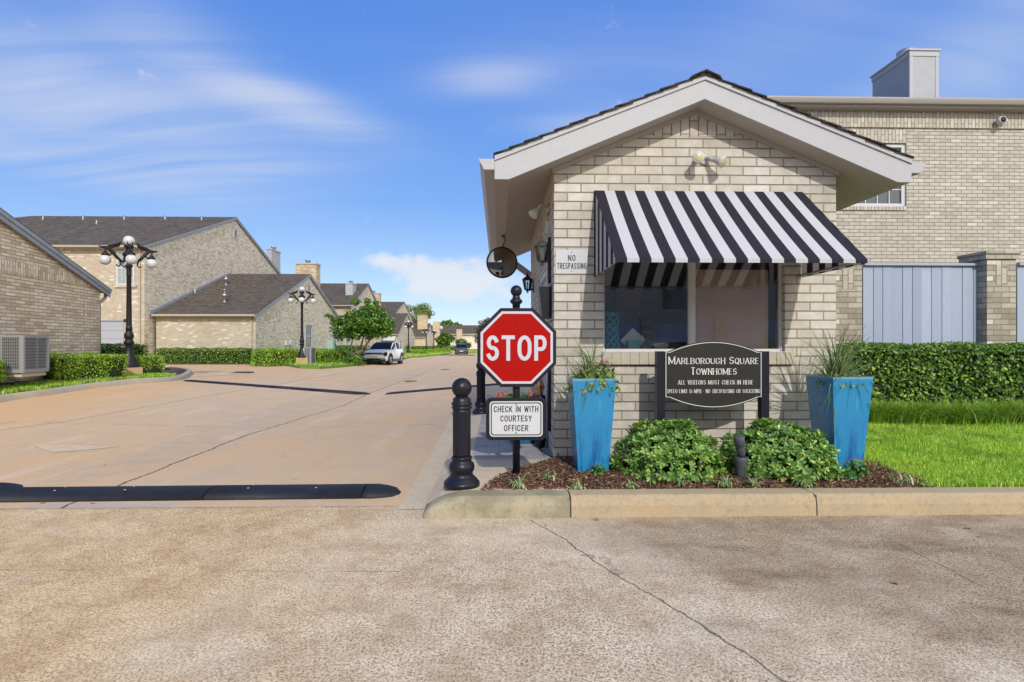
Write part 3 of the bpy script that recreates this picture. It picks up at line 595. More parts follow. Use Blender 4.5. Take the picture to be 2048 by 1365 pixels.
def kerb_along(name, line, m, side=1, wd=.16, h=.14):
    vs = []; n = 6
    for i, p in enumerate(line):
        d = (line[min(i + 1, len(line) - 1)] - line[max(i - 1, 0)]); d.z = 0; d.normalize(); nn = Vector((-d.y, d.x, 0)) * side; z = hroad(p.x, p.y)
        for o, hh in ((0, -.05), (.012, h * .75), (.04, h * .97), (.07, h), (wd, h), (wd, -.05)): q = p + nn * o; vs.append((q.x, q.y, z + hh))
    fs = [(i * n + k, (i + 1) * n + k, (i + 1) * n + k + 1, i * n + k + 1) for i in range(len(line) - 1) for k in range(n - 1)] + [tuple(range(n)), tuple((len(line) - 1) * n + k for k in range(n - 1, -1, -1))]
    if side < 0: fs = [f[::-1] for f in fs]
    return MB().faces(vs, fs, True).build(name, m, kind='structure')
LK = smooth_line(KL)
kerb_along('kerb', LK, M['kerb_grey'])
# inner line of the kerb = island edge
def off(line, o):
    out = []
    for i, p in enumerate(line):
        d = (line[min(i + 1, len(line) - 1)] - line[max(i - 1, 0)]); d.z = 0; d.normalize(); out.append(Vector((p.x - d.y * o, p.y + d.x * o, 0)))
    return out
inner = off(LK, .15)
def edge_dist(x, y):
    return min((p.x - x) ** 2 + (p.y - y) ** 2 for p in inner) ** .5
def zisl(x, y):
    d = edge_dist(x, y); return hroad(x, y) * .9 + .13 + .03 + .32 * min(max(d - .5, 0) / 2.2, 1) * min(max((15.5 - y) / 3, 0), 1)
def inside(x, y, poly):
    c = False; j = len(poly) - 1
    for i in range(len(poly)):
        if (poly[i][1] > y) != (poly[j][1] > y) and x < (poly[j][0] - poly[i][0]) * (y - poly[i][1]) / (poly[j][1] - poly[i][1]) + poly[i][0]: c = not c
        j = i
    return c
isl = [(p.x, p.y) for p in inner] + [(-16, 20.5), (-26, 20.5), (-26, 6)]
vs = []; fs = []; idx = {}
gx = lin(-26, -8.4, 72); gy = lin(6, 20.5, 62)
def vid(i, j):
    if (i, j) not in idx: idx[(i, j)] = len(vs); vs.append((gx[i], gy[j], zisl(gx[i], gy[j])))
    return idx[(i, j)]
rim = [(p.x, p.y) for p in inner]
for i in range(len(gx) - 1):
    for j in range(len(gy) - 1):
        if all(inside(gx[a], gy[b], isl) for a, b in ((i, j), (i + 1, j), (i + 1, j + 1), (i, j + 1))): fs.append((vid(i, j), vid(i + 1, j), vid(i + 1, j + 1), vid(i, j + 1)))
mb = MB().faces(vs, fs, True)
o0 = off(LK, .14); o1 = off(LK, .62)       # a skirt closes the gap between the grid and the kerb
for a in range(len(LK) - 1):
    q = [o0[a], o0[a + 1], o1[a + 1], o1[a]]
    mb.faces([(p.x, p.y, zisl(p.x, p.y) - (.008 if k < 2 else .012)) for k, p in enumerate(q)], [(0, 1, 2, 3)], True)
mb.build('island_ground', M['soil'], kind='structure')
# grass strip
pts = []
for k in range(70000):
    a = int(RNG.integers(0, len(LK) - 1)); t_ = RNG.random(); p = LK[a].lerp(LK[a + 1], t_); d = (LK[a + 1] - LK[a]); L = d.length
    if RNG.random() > L / .9: continue
    d.z = 0; d.normalize(); wdt = interp(a, [0, 12, 24, 42, 50, len(LK)], [.70, .75, .85, .95, .7, .3]); o = .165 + RNG.random() * wdt + .06 * math.sin(a * 1.7 + t_)
    x, y = p.x - d.y * o, p.y + d.x * o
    if y < 17.2: pts.append((x, y, zisl(x, y) - .005))
blades('grass', np.array(pts), .075, .016, M['grass'], kind='stuff')
pts = []
for k in range(9000):
    x, y = RNG.uniform(-15, -9.6), RNG.uniform(9.0, 15.5)
    if inside(x, y, isl) and edge_dist(x, y) > interp(y, [9, 12, 14], [.75, .8, .95]): pts.append((x, y, zisl(x, y) + RNG.uniform(0, .015)))
chips('mulch', np.array(pts), M['mulch_tan'], L=.06, wd=.02, kind='stuff')

# second island (in front of the single-storey house) and the strip further up the street
def island(name, poly_px, zk=.12, grassN=15000, bl=.10, bw=.03):
    P = []
    for px, py, z in poly_px: D = (CAMZ - z) * FOC / (py - HOR); X, Y, _ = at(px, py, D); P.append((X, Y))
    vs = [(x, y, hroad(x, y) + zk) for x, y in P]; n = len(vs); vs += [(x, y, hroad(x, y) - .1) for x, y in P]
    MB().faces(vs, [tuple(range(n))] + [(k, k + n, (k + 1) % n + n, (k + 1) % n) for k in range(n)]).build(name, M['turf'], kind='structure')
    xs = [p[0] for p in P]; ys = [p[1] for p in P]; pts = []
    for k in range(grassN):
        x, y = RNG.uniform(min(xs), max(xs)), RNG.uniform(min(ys), max(ys))
        if inside(x, y, P): pts.append((x, y, hroad(x, y) + zk))
    if pts: blades('grass', np.array(pts), bl, bw, M['grass'], kind='stuff')
    return P
island('verge', [(500, 731, .3), (560, 731, .28), (600, 737, .26), (640, 737.5, .24), (690, 734, .2), (730, 730, .15), (800, 722.5, .1), (822, 716, .07), (740, 712, .1), (600, 718, .3), (500, 722, .3)])
island('verge', [(800, 717.5, .06), (840, 715.5, .05), (880, 711, .03), (900, 708, .02), (905, 705, .0), (880, 705.5, 0), (820, 709, .05)], grassN=6000, bl=.14, bw=.06)
island('verge', [(932, 706.8, 0), (990, 706.8, 0), (990, 704, 0), (932, 704, 0)], grassN=4000, bl=.2, bw=.1)

# ------------------------------------------------------------------ rubber speed bumps
def bump_mesh(x0, x1, wd, h, cap0, cap1, n=10):
    vs = []; xs = []
    L = x1 - x0
    st = [(0.0, .05), (.05, .45), (.13, .78), (.22, 1)] if cap0 else [(0.0, 1)]
    st2 = [(L - .22, 1), (L - .13, .78), (L - .05, .45), (L, .05)] if cap1 else [(L, 1)]
    allst = st + st2; m_ = 9
    for s, k in allst:
        for j in range(m_):
            u = -1 + 2 * j / (m_ - 1); w2 = wd / 2 * (k if k < 1 else 1) ** .5; vs.append((x0 + s, u * w2, h * (.35 + .65 * (1 - abs(u) ** 2.6)) * (k ** .6)))
        vs.append((x0 + s, wd / 2 * k ** .5, -.03)); vs.append((x0 + s, -wd / 2 * k ** .5, -.03))
    q = m_ + 2
    fs = [(i * q + k, (i + 1) * q + k, (i + 1) * q + (k + 1) % q, i * q + (k + 1) % q) for i in range(len(allst) - 1) for k in range(q)]
    fs += [tuple(range(q - 1, -1, -1)), tuple((len(allst) - 1) * q + k for k in range(q))]
    return MB().faces(vs, fs, True)
def speed_bump(label, ax, ay, bx, by, segs, wd=.30, h=.058, caps=(1, 1), zoff=0, bolts=True, group=None):
    L = math.hypot(bx - ax, by - ay); az, bz = hroad(ax, ay), hroad(bx, by)
    t_ = thing('speed_bump', label, 'speed bump', (ax, ay, az + zoff), 0, group)
    t_.rotation_euler = (0, -math.atan2(bz - az, L), math.atan2(by - ay, bx - ax))
    edges = [0] + segs + [L]
    for k in range(len(edges) - 1):
        o = bump_mesh(edges[k] + (.004 if k else 0), edges[k + 1] - (.004 if k < len(edges) - 2 else 0), wd, h, caps[0] and k == 0, caps[1] and k == len(edges) - 2).build('rubber_section', M['rubber'], t_)
        if bolts:
            x = edges[k] + .35
            while x < edges[k + 1] - .2:
                for yy in (-.07, .05): MB().lathe([(.012, 0), (.012, .006), (.006, .009)], 8, (x, yy + RNG.uniform(-.01, .01), h * .955)).build('bolt', M['metal'], o)
                x += .62
    return t_
xe, _ = atY(798, 5.05)
speed_bump('long black rubber speed bump crossing the entrance lane beside the front bollard', -8.2, 5.02, xe, 5.12, [8.2 - 6.9, 8.2 - 5.0, 8.2 + atY(423, 5.07)[0], 8.2 + atY(730, 5.07)[0]], wd=.35, h=.078)
x0, d0 = atY(12, 5.42)
speed_bump('end piece of a second black bump just behind the long one, far left', -6.6, 5.40, atY(42, 5.40)[0], 5.40, [], h=.045, wd=.22, bolts=False)
A = at(368, 768, 16.3); B = at(741, 785, 15.1)
speed_bump('thin black bump running from the left kerb nose to the middle of the street', A[0], A[1], B[0], B[1], [1.6, 3.2, 4.5], h=.052, wd=.27, group='bumps across the street behind the entrance', zoff=.0)
A = at(770, 787, 14.8); B = at(1010, 772, 16.2)
speed_bump('short black bump reaching from mid street towards the stop sign', A[0], A[1], B[0], B[1], [1.6], h=.052, wd=.27, group='bumps across the street behind the entrance', zoff=.0)
A = at(858, 713.5, 70); B = at(950, 713.5, 70)
speed_bump('distant dark bump across the street before the parked dark car', A[0], A[1], B[0], B[1], [1, 2, 3, 4], wd=.5, h=.09, bolts=False)
for (px, py, r1, r2) in ((478, 745, 1.0, .16), (823, 762, .42, .16), (892, 739, .5, .12)):
    pz = hroad(*gp(px, py, .2)); X, Y = gp(px, py, pz); z = hroad(X, Y)
    o = MB().lathe([(r1, .004), (r1, .012), (r1 - .04, .014), (r1 - .05, .010)], 28, (0, 0, 0)).build('manhole_cover', M['black'], loc=(X, Y, z)); o.scale = (.55 if r1 > .6 else .6, .55, 1)
    tag(o, {478: 'dark round manhole cover in the side drive below the long garage hedge', 823: 'flat dark drain cover in the street behind the front bollard', 892: 'smallest dark drain cover far up the middle of the street'}[px], 'manhole cover')
for pts_ in ([(358, 757.5), (512, 745.5), (520, 746.5), (366, 759)],):
    q_ = []
    for px, py in pts_:
        x, y = gp(px, py, .28); q_.append((x, y, hroad(x, y) + .006))
    MB().quad(q_).build('road_marking', M['concrete_pale'], kind='structure')
# faded painted triangle on the slab
X, Y = gp(150, 897, .09)
def tri(px, py): x, y = gp(px, py, .0); z = hroad(x, y); x, y = gp(px, py, z); return (x, y, hroad(x, y) + .005)
m, t = mat('faded_white_paint'); P = t.pos(); t.out(t.mix(t.sstep(t.noise(P, 6, 5, .7), .35, .6), (.58, .42, .27), (.59, .48, .35)), .85); M['faded'] = m
MB().quad([tri(64, 891), tri(104, 906), tri(180, 900), tri(240, 894), tri(150, 890.5)]).build('road_marking', M['faded'], kind='structure')
# ------------------------------------------------------------------ lettering: strokes turned into thin solid ribbons
def arc(cx, cy, rx, ry, a0, a1, n=9): return [(cx + rx * math.cos(R_(a0 + (a1 - a0) * k / n)), cy + ry * math.sin(R_(a0 + (a1 - a0) * k / n))) for k in range(n + 1)]
GL = {
 'A': (.95, [[(0, 0), (.5, 1)], [(.5, 1), (1, 0)], [(.2, .36), (.8, .36)]]),
 'B': (.85, [[(0, 0), (0, 1)], [(0, 1), (.55, 1)] + arc(.55, .76, .38, .24, 90, -90) + [(0, .52)], [(.55, .52)] + arc(.6, .26, .4, .26, 90, -90) + [(0, 0)]]),
 'C': (.85, [arc(.5, .66, .5, .34, 20, 180) + arc(.5, .34, .5, .34, 180, 340)]),
 'D': (.9, [[(0, 0), (0, 1)], [(0, 1), (.45, 1)] + arc(.5, .62, .5, .38, 90, 0, 6) + arc(.5, .38, .5, .38, 0, -90, 6) + [(0, 0)]]),
 'E': (.75, [[(0, 0), (0, 1)], [(0, 1), (1, 1)], [(0, .52), (.85, .52)], [(0, 0), (1, 0)]]),
 'F': (.72, [[(0, 0), (0, 1)], [(0, 1), (1, 1)], [(0, .52), (.85, .52)]]),
 'G': (.9, [arc(.5, .66, .5, .34, 20, 180) + arc(.5, .34, .5, .34, 180, 360, 12) + [(1, .45)], [(.58, .45), (1, .45)]]),
 'H': (.9, [[(0, 0), (0, 1)], [(1, 0), (1, 1)], [(0, .51), (1, .51)]]),
 'I': (.0, [[(.5, 0), (.5, 1)]]),
 'K': (.9, [[(0, 0), (0, 1)], [(0, .36), (.95, 1)], [(.35, .58), (1, 0)]]),
 'L': (.72, [[(0, 0), (0, 1)], [(0, 0), (1, 0)]]),
 'M': (1.15, [[(0, 0), (0, 1)], [(0, 1), (.5, .1)], [(.5, .1), (1, 1)], [(1, 1), (1, 0)]]),
 'N': (.9, [[(0, 0), (0, 1)], [(0, 1), (1, 0)], [(1, 0), (1, 1)]]),
 'O': (.9, [arc(.5, .62, .5, .38, 0, 180) + arc(.5, .38, .5, .38, 180, 360) + [(1, .62)]]),
 'P': (.8, [[(0, 0), (0, 1)], [(0, 1), (.55, 1)] + arc(.58, .725, .42, .275, 90, -90) + [(0, .45)]]),
 'Q': (.9, [arc(.5, .62, .5, .38, 0, 180) + arc(.5, .38, .5, .38, 180, 360) + [(1, .62)], [(.55, .25), (1.05, -.12)]]),
 'R': (.85, [[(0, 0), (0, 1)], [(0, 1), (.55, 1)] + arc(.56, .75, .42, .25, 90, -90) + [(0, .5)], [(.5, .5), (1, 0)]]),
 'S': (.8, [arc(.5, .74, .46, .26, 25, 180, 8) + arc(.5, .74, .46, .24, 180, 262, 4)[1:] + arc(.5, .27, .5, .24, 82, 0, 5) + arc(.5, .27, .5, .27, 0, -155, 9)[1:]]),
 'T': (.85, [[(.5, 0), (.5, 1)], [(0, 1), (1, 1)]]),
 'U': (.9, [[(0, 1)] + arc(.5, .36, .5, .36, 180, 360) + [(1, 1)]]),
 'V': (.9, [[(0, 1), (.5, 0)], [(.5, 0), (1, 1)]]),
 'W': (1.3, [[(0, 1), (.26, 0)], [(.26, 0), (.5, .95)], [(.5, .95), (.74, 0)], [(.74, 0), (1, 1)]]),
 'Y': (.9, [[(0, 1), (.5, .48)], [(1, 1), (.5, .48)], [(.5, .48), (.5, 0)]]),
 '1': (.35, [[(.75, 0), (.75, 1)], [(.75, 1), (.1, .78)]]),
 '5': (.75, [[(.9, 1), (.15, 1), (.1, .58)] + arc(.47, .32, .5, .32, 125, -150, 12)]),
 '-': (.45, [[(.1, .42), (.9, .42)]]), ' ': (.45, [])}
def text_mb(mb, s, x, z, h, y, tw=.16, cond=.62, gap=.16, serif=False, caps=1.0, width=None, dep=.0015):
    """writes s from x at baseline z on a plane facing -Y; small letters after an initial when caps < 1"""
    def layout(k):
        cx = 0; items = []; first = True
        for ch in s:
            if ch == ' ': cx += .5 * h * k * cond * caps + gap * h * k; first = True; continue
            hh = h if (first or caps == 1) else h * caps; first = False
            wch = GL[ch][0] * hh * cond * k; t_ = tw * hh
            wch = max(wch, 0) + (t_ if GL[ch][0] == 0 else 0)
            items.append((ch, cx, wch, hh)); cx += wch + gap * hh * k
        return items, cx - gap * h * k
    k = 1.0; items, tot = layout(1)
    if width:
        for _ in range(6): items, tot = layout(k); k *= width / tot
    items, tot = layout(k); ex = 0
    for ch, cx, wch, hh in items:
        t_ = tw * hh
        for st in GL[ch][1]:
            ex += 1; yy = y - dep - (ex % 5) * .00012
            P = [(x - tot / 2 + cx + t_ / 2 + p[0] * max(wch - t_, 0), z + t_ / 2 + p[1] * (hh - t_)) for p in st]
            n = len(P); Lf = []; Rt = []
            for i in range(n):
                a = Vector(P[max(i - 1, 0)]); b = Vector(P[i]); c = Vector(P[min(i + 1, n - 1)])
                d1 = (b - a) if i else (c - b); d2 = (c - b) if i < n - 1 else (b - a)
                d1.normalize(); d2.normalize(); d = (d1 + d2); d = d.normalized() if d.length > 1e-6 else d1
                nrm = Vector((-d.y, d.x)); cs = max(.5, d.dot(d1)); ww = t_ / 2 / cs
                if serif:
                    dd = d1; ww *= (.42 + .72 * abs(dd.y)) * (1.1 if dd.x * dd.y < 0 else .8 if abs(dd.x * dd.y) > .1 else 1.0)
                e = d1 * (-t_ / 2 if i == 0 else (t_ / 2 if i == n - 1 else 0)) if len(st) > 1 and abs(st[0][0] - st[-1][0]) + abs(st[0][1] - st[-1][1]) > .01 else Vector((0, 0))
                if serif: e *= .4
                Lf.append(b + nrm * ww + e); Rt.append(b - nrm * ww + e)
            for i in range(n - 1):
                mb.quad([(Rt[i].x, yy, Rt[i].y), (Rt[i + 1].x, yy, Rt[i + 1].y), (Lf[i + 1].x, yy, Lf[i + 1].y), (Lf[i].x, yy, Lf[i].y)][::1])
            if serif and n == 2 and abs(P[0][1] - P[1][1]) > .6 * hh:
                for q in P:
                    if abs(q[1] - (z + t_ / 2)) < .01 * h or abs(q[1] - (z + hh - t_ / 2)) < .01 * h:
                        top = q[1] > z + hh / 2; zz = z + hh - .07 * hh if top else z
                        mb.quad([(q[0] - t_ * .95, yy - .0006, zz), (q[0] + t_ * .95, yy - .0006, zz), (q[0] + t_ * .95, yy - .0006, zz + .07 * hh), (q[0] - t_ * .95, yy - .0006, zz + .07 * hh)])
    return mb
def ring_mb(mb, outer, inner_, y):
    n = len(outer)
    for k in range(n):
        a, b, c, d = outer[k], outer[(k + 1) % n], inner_[(k + 1) % n], inner_[k]
        mb.quad([(a[0], y, a[1]), (b[0], y, b[1]), (c[0], y, c[1]), (d[0], y, d[1])])
    return mb
def rrect(cx, cz, hw, hh, r, n=6):
    out = []
    for sx, sz, a0 in ((1, 1, 0), (-1, 1, 90), (-1, -1, 180), (1, -1, 270)): out += [(cx + sx * (hw - r) + r * math.cos(R_(a0 + 90 * k / n)), cz + sz * (hh - r) + r * math.sin(R_(a0 + 90 * k / n))) for k in range(n + 1)]
    return out
def octo(cx, cz, a): c = a * math.tan(R_(22.5)); return [(cx + a, cz - c), (cx + a, cz + c), (cx + c, cz + a), (cx - c, cz + a), (cx - a, cz + c), (cx - a, cz - c), (cx - c, cz - a), (cx + c, cz - a)]

# ------------------------------------------------------------------ stop sign post
DS = 4.98; px0 = 1032.5
X, Y, _ = at(px0, 950, DS)
sp = thing('sign_post', 'dark fluted post carrying a red stop sign above a white courtesy officer sign', 'road sign', (X, Y, .185))
s = DS / FOC; zz = lambda py: CAMZ - (py - HOR) * s - .185
flute = lambda a, z: 1 - .07 * (.5 + .5 * math.cos(a * 12)) 
MB().lathe([(.05, -.03), (.05, .0), (.047, .012), (.036, .02), (.0335, .024)], 24).build('base_collar', M['navy'], sp)
MB().lathe([(.0345, .0), (.0345, zz(612))], 48, mod=flute).build('post', M['navy'], sp)
fn = MB().lathe([(.036, zz(614)), (.036, zz(609)), (.05, zz(607)), (.058, zz(604)), (.058, zz(602)), (.045, zz(599)), (.036, zz(597)), (.034, zz(594)), (.03, zz(591))], 28).build('finial', M['navy'], sp)
MB().ball((0, 0, zz(582.5)), .0535).build('finial_ball', M['navy'], fn)
cz = zz(695.5); hw = 156 / 2 * s
yf = -.062
pan = MB().prism(octo(.003, cz, hw), 'y', yf, yf + .028).build('stop_sign', M['navy'], sp, bevel=.004)
ring_mb(MB(), octo(.003, cz, hw - .030), octo(.003, cz, hw - .052), yf - .0022).build('white_border', M['sign_white'], pan)
MB().quad([(p[0], yf - .0015, p[1]) for p in octo(.003, cz, hw - .0505)]).build('red_face', M['sign_red'], pan)
text_mb(MB(), 'STOP', .003 - .002, zz(721.5), 50 * s, yf - .002, tw=.15, cond=.64, gap=.11, width=119 * s).build('lettering', M['sign_white'], pan)
MB().box(-.02, .026, -.034, -.03, cz - .2, cz + .2).build('bracket', M['navy'], sp)
cz2 = zz(836.5)
pan = MB().prism(rrect(-.003, cz2, 59.5 * s, 42 * s, .05), 'y', yf, yf + .028).build('courtesy_sign', M['navy'], sp, bevel=.004)
MB().quad([(p[0], yf - .0015, p[1]) for p in rrect(-.003, cz2, 52.5 * s, 35 * s, .035)]).build('white_face', M['sign_offwhite'], pan)
ring_mb(MB(), rrect(-.003, cz2, 50 * s, 32.5 * s, .030), rrect(-.003, cz2, 48 * s, 30.5 * s, .024), yf - .0024).build('black_border', M['letter_black'], pan)
tb = MB()
for word, py, wd in (('CHECK IN WITH', 823, 88), ('COURTESY', 841.5, 62), ('OFFICER', 860.5, 48)): text_mb(tb, word, -.003, zz(py), 12.0 * s, yf - .002, tw=.135, cond=.55, gap=.13, width=wd * s)
tb.build('lettering', M['letter_black'], pan)
tb = MB()
for py in (808, 864): tb.lathe([(.006, -.003), (.006, 0)], 10, (-.003, yf - .003, zz(py)), axis='y')
tb.build('screw', M['letter_black'], pan)
tb = MB()
for py in (643, 751): tb.lathe([(.007, -.004), (.007, 0)], 10, (.003, yf - .003, zz(py)), axis='y')
tb.build('screw', M['sign_red'], sp)

# ------------------------------------------------------------------ bollards
def bollard(loc, label):
    t_ = thing('bollard', label, 'bollard', loc, 0, 'ball topped bollards beside the walkway')
    MB().lathe([(.158, 0), (.158, .030), (.150, .042), (.140, .050), (.132, .062), (.118, .075), (.104, .088), (.098, .10), (.098, .118), (.104, .128), (.112, .150), (.113, .172), (.104, .198), (.088, .212), (.084, .225), (.088, .235), (.092, .243), (.090, .252), (.080, .26)], 48).build('base', M['navy'], t_)
    fl = lambda a, z: 1 - .075 * max(0, math.cos(a * 12)) ** .5 * min(1, max(0, (z - .28) / .04)) * min(1, max(0, (.65 - z) / .03))
    MB().lathe([(.078, .258), (.078, .28), (.0785, .32), (.0785, .62), (.078, .65), (.078, .672)], 144, mod=fl).build('shaft', M['navy'], t_)
    MB().lathe([(.078, .67), (.086, .675), (.090, .684), (.086, .693), (.079, .697), (.083, .703), (.090, .708), (.093, .718), (.090, .727), (.079, .733), (.078, .760), (.072, .768), (.06, .776), (.052, .785)], 48).build('collar', M['navy'], t_)
    MB().ball((0, 0, .856), .0885, 36, 20).build('ball', M['navy'], t_)
    return t_
X, Y, _ = at(923.5, 968, 4.74); b1 = bollard((X, Y, .166), 'nearest black fluted bollard standing on the concrete corner by the kerb')
X, Y, _ = at(962, 829, 9.75); copy_tree(b1, label='black fluted bollard partly hidden behind the stop sign at the walkway edge', loc=(X, Y, .166))

# ------------------------------------------------------------------ community name sign
DM = 5.42; s = DM / FOC; X, Y, _ = at(1425, 749, DM)
ms = thing('name_sign', 'black shaped board with white border and lettering between two square navy posts', 'sign', (X, Y, .17))
zz = lambda py: CAMZ - (py - HOR) * s - .17
for sx in (-1, 1):
    x = sx * 105 * s; MB().box(x - .040, x + .040, -.02, .06, -.05, zz(703)).build('post', M['navy'], ms, bevel=.003)
def board(g):
    hw = 98 * s - g; zt, zb = zz(704) - g * .6, zz(795) + g * .6; xi = 91 * s - g; top = []
    hz = zz(683) - g; lz = zz(816) + g; n = 18
    up = [(xi * math.cos(math.pi * k / n), zt + (hz - zt) * math.sin(math.pi * k / n) ** 1.0 * 1.0) for k in range(n + 1)]
    up = [(xi * (1 - 2 * k / n), zt + .012 * 0 + (hz - zt) * (1 - abs(1 - 2 * k / n) ** 2.0)) for k in range(n + 1)]
    lo = [(-xi + 2 * xi * k / n, zb - (zb - lz) * (1 - abs(1 - 2 * k / n) ** 2.0)) for k in range(n + 1)]
    return [(hw, zb), (hw, zt)] + up + [(-hw, zt), (-hw, zb)] + lo
bd = MB().prism(board(0), 'y', -.028, -.004).build('board', M['sign_black'], ms)
ring_mb(MB(), board(.009), board(.0155), -.0292).build('white_line', M['letter'], bd)
tb = MB()
text_mb(tb, 'MARLBOROUGH SQUARE', 0, zz(728.5), 14.8 * s, -.0285, tw=.125, cond=.8, gap=.13, serif=True, caps=.84, width=181 * s)
text_mb(tb, 'TOWNHOMES', 0, zz(749.5), 15.0 * s, -.0285, tw=.125, cond=.8, gap=.13, serif=True, caps=.84, width=92 * s)
text_mb(tb, 'ALL VISITORS MUST CHECK-IN HERE', .02, zz(769), 8.6 * s, -.0285, tw=.115, cond=.7, gap=.15, serif=True, width=151 * s)
text_mb(tb, 'SPEED LIMIT 15 MPH - NO TRESPASSING OR SOLICITING', 0, zz(786), 7.6 * s, -.0285, tw=.11, cond=.62, gap=.13, serif=True, width=187 * s)
tb.build('lettering', M['letter'], bd)
# ------------------------------------------------------------------ guardhouse
YF, YB, XL, XR = 5.79, 9.95, .590, 3.666
RX, SL, SLT = 2.12, .417, .392; ZS = 3.932          # ridge x, slope, soffit height under the ridge
gh = thing('guardhouse', 'small gabled cream brick gatehouse with pale grey bargeboards and a wide front window', 'gatehouse', (0, 0, 0))
WX0, WX1, WZ0, WZ1 = 1.125, 3.105, 1.325, 2.78
sof = lambda x: ZS - SL * abs(x - RX)
wl = MB(); T = .16
Z0 = .10
wl.quad([(XL, YF, Z0), (WX0, YF, Z0), (WX0, YF, WZ1), (XL, YF, WZ1)])
wl.quad([(WX1, YF, Z0), (XR, YF, Z0), (XR, YF, WZ1), (WX1, YF, WZ1)])
wl.quad([(WX0, YF, Z0), (WX1, YF, Z0), (WX1, YF, WZ0), (WX0, YF, WZ0)])
ZT = 3.655; xa = RX - (ZS - ZT) / SL; xb = RX + (ZS - ZT) / SL
wl.quad([(XL, YF, WZ1), (XR, YF, WZ1), (XR, YF, sof(XR) + .03), (xb, YF, ZT), (xa, YF, ZT), (XL, YF, sof(XL) + .03)])
wl.quad([(xa, YF - .003, ZT), (xb, YF - .003, ZT), (RX, YF - .003, ZS + .03)], sw=True)
for x, fl in ((WX0, 0), (WX1, 1)):        # reveals
    q = [(x, YF, WZ0), (x, YF + .10, WZ0), (x, YF + .10, WZ1), (x, YF, WZ1)]; wl.quad(q if fl else q[::-1])
wl.quad([(WX0, YF, WZ1), (WX1, YF, WZ1), (WX1, YF + .1, WZ1), (WX0, YF + .1, WZ1)])
# side walls (door opening in the left one), back wall
DY0, DY1, DZ1 = 6.55, 7.6, 2.32
wl.quad([(XL, DY0, Z0), (XL, YF, Z0), (XL, YF, DZ1), (XL, DY0, DZ1)]); wl.quad([(XL, YB, Z0), (XL, DY1, Z0), (XL, DY1, DZ1), (XL, YB, DZ1)])
wl.quad([(XL, YB, DZ1), (XL, YF, DZ1), (XL, YF, 2.92), (XL, YB, 2.92)])
wl.quad([(XL - .003, YB, 2.92), (XL - .003, YF, 2.92), (XL - .003, YF, 3.30), (XL - .003, YB, 3.30)], sw=True)
wl.quad([(XR, YF, Z0), (XR, YB, Z0), (XR, YB, 3.30), (XR, YF, 3.30)])
wl.quad([(XR, YB, Z0), (XL, YB, Z0), (XL, YB, 3.30), (RX, YB, ZS), (XR, YB, 3.30)])
wall = wl.build('wall', M['brick_guard'], gh)
# rowlock sill
sb = MB(); n = 21; dxs = (WX1 - WX0 + .10) / n
for k in range(n):
    x = WX0 - .02 + k * dxs; sb.box(x + .004, x + dxs - .004, YF - .045, YF + .06, WZ0 - .135, WZ0 - .004 - .003 * (k % 2), sw=True)
m_, t_ = mat('sill_brick'); t_.out(t_.mix(t_.noise(t_.obj(), 8, 4), (.42, .375, .285), (.50, .455, .36)), .85, t_.bump(t_.noise(t_.obj(), 90, 2), .4, .003), spec=.2); M['sill_brick'] = m_
sb.build('brick_sill', M['sill_brick'], gh)
MB().box(WX0, WX1, YF - .038, YF + .05, WZ0 - .13, WZ0 - .012).build('sill_mortar', M['kerb_grey'], gh)
# window frame, mullion, panes
fy0, fy1 = YF + .055, YF + .105; wf = MB()
xm0, xm1 = atY(1377, YF + .055)[0], atY(1390.5, YF + .055)[0]
wf.box(WX0, WX0 + .022, fy0, fy1, WZ0, WZ1).box(WX1 - .035, WX1, fy0, fy1, WZ0, WZ1).box(WX0 + .022, WX1 - .035, fy0, fy1, WZ0, WZ0 + .03).box(WX0 + .022, WX1 - .035, fy0, fy1, WZ1 - .03, WZ1)
wf.box(xm0, xm1, fy0 - .006, fy1, WZ0 + .03, WZ1 - .03)
wf.box(xm0 + .018, xm0 + .024, fy0 - .012, fy0 - .006, WZ0 + .03, WZ1 - .03).box(WX1 - .024, WX1 - .016, fy0 - .012, fy0, WZ0 + .01, WZ1)
wf.box(WX0 - .01, WX1 + .01, YF - .05, YF + .055, WZ0 - .009, WZ0 + .004)
win = wf.build('window', M['alu'], gh)
MB().quad([(WX0 + .02, fy0 + .03, WZ0 + .03), (xm0, fy0 + .03, WZ0 + .03), (xm0, fy0 + .03, WZ1 - .03), (WX0 + .02, fy0 + .03, WZ1 - .03)]).build('pane', M['glass'], win)
MB().quad([(xm1, fy0 + .02, WZ0 + .03), (WX1 - .03, fy0 + .02, WZ0 + .03), (WX1 - .03, fy0 + .02, WZ1 - .03), (xm1, fy0 + .02, WZ1 - .03)]).build('pane', M['glass'], win)
# room behind the window
rm = MB(); a0, a1, b0, b1 = XL + .12, XR - .12, YF + .12, YB - .15
rm.quad([(a0, b1, .2), (a1, b1, .2), (a1, b1, 2.95), (a0, b1, 2.95)][::-1]); rm.quad([(a0, b0, .2), (a0, b1, .2), (a0, b1, 2.95), (a0, b0, 2.95)]); rm.quad([(a1, b0, .2), (a1, b1, .2), (a1, b1, 2.95), (a1, b0, 2.95)]); rm.quad([(a0, b0, .2), (a1, b0, .2), (a1, b1, .2), (a0, b1, .2)]); rm.quad([(a0, b0, 2.95), (a1, b0, 2.95), (a1, b1, 2.95), (a0, b1, 2.95)])
rm.quad([(a0, b0 - .01, .2), (a1, b0 - .01, .2), (a1, b0 - .01, WZ0), (a0, b0 - .01, WZ0)])
rm.build('room', M['interior'], gh)
MB().box(1.12, 3.3, YF + .14, YF + .75, 1.27, 1.315).build('counter', M['desk'], gh)
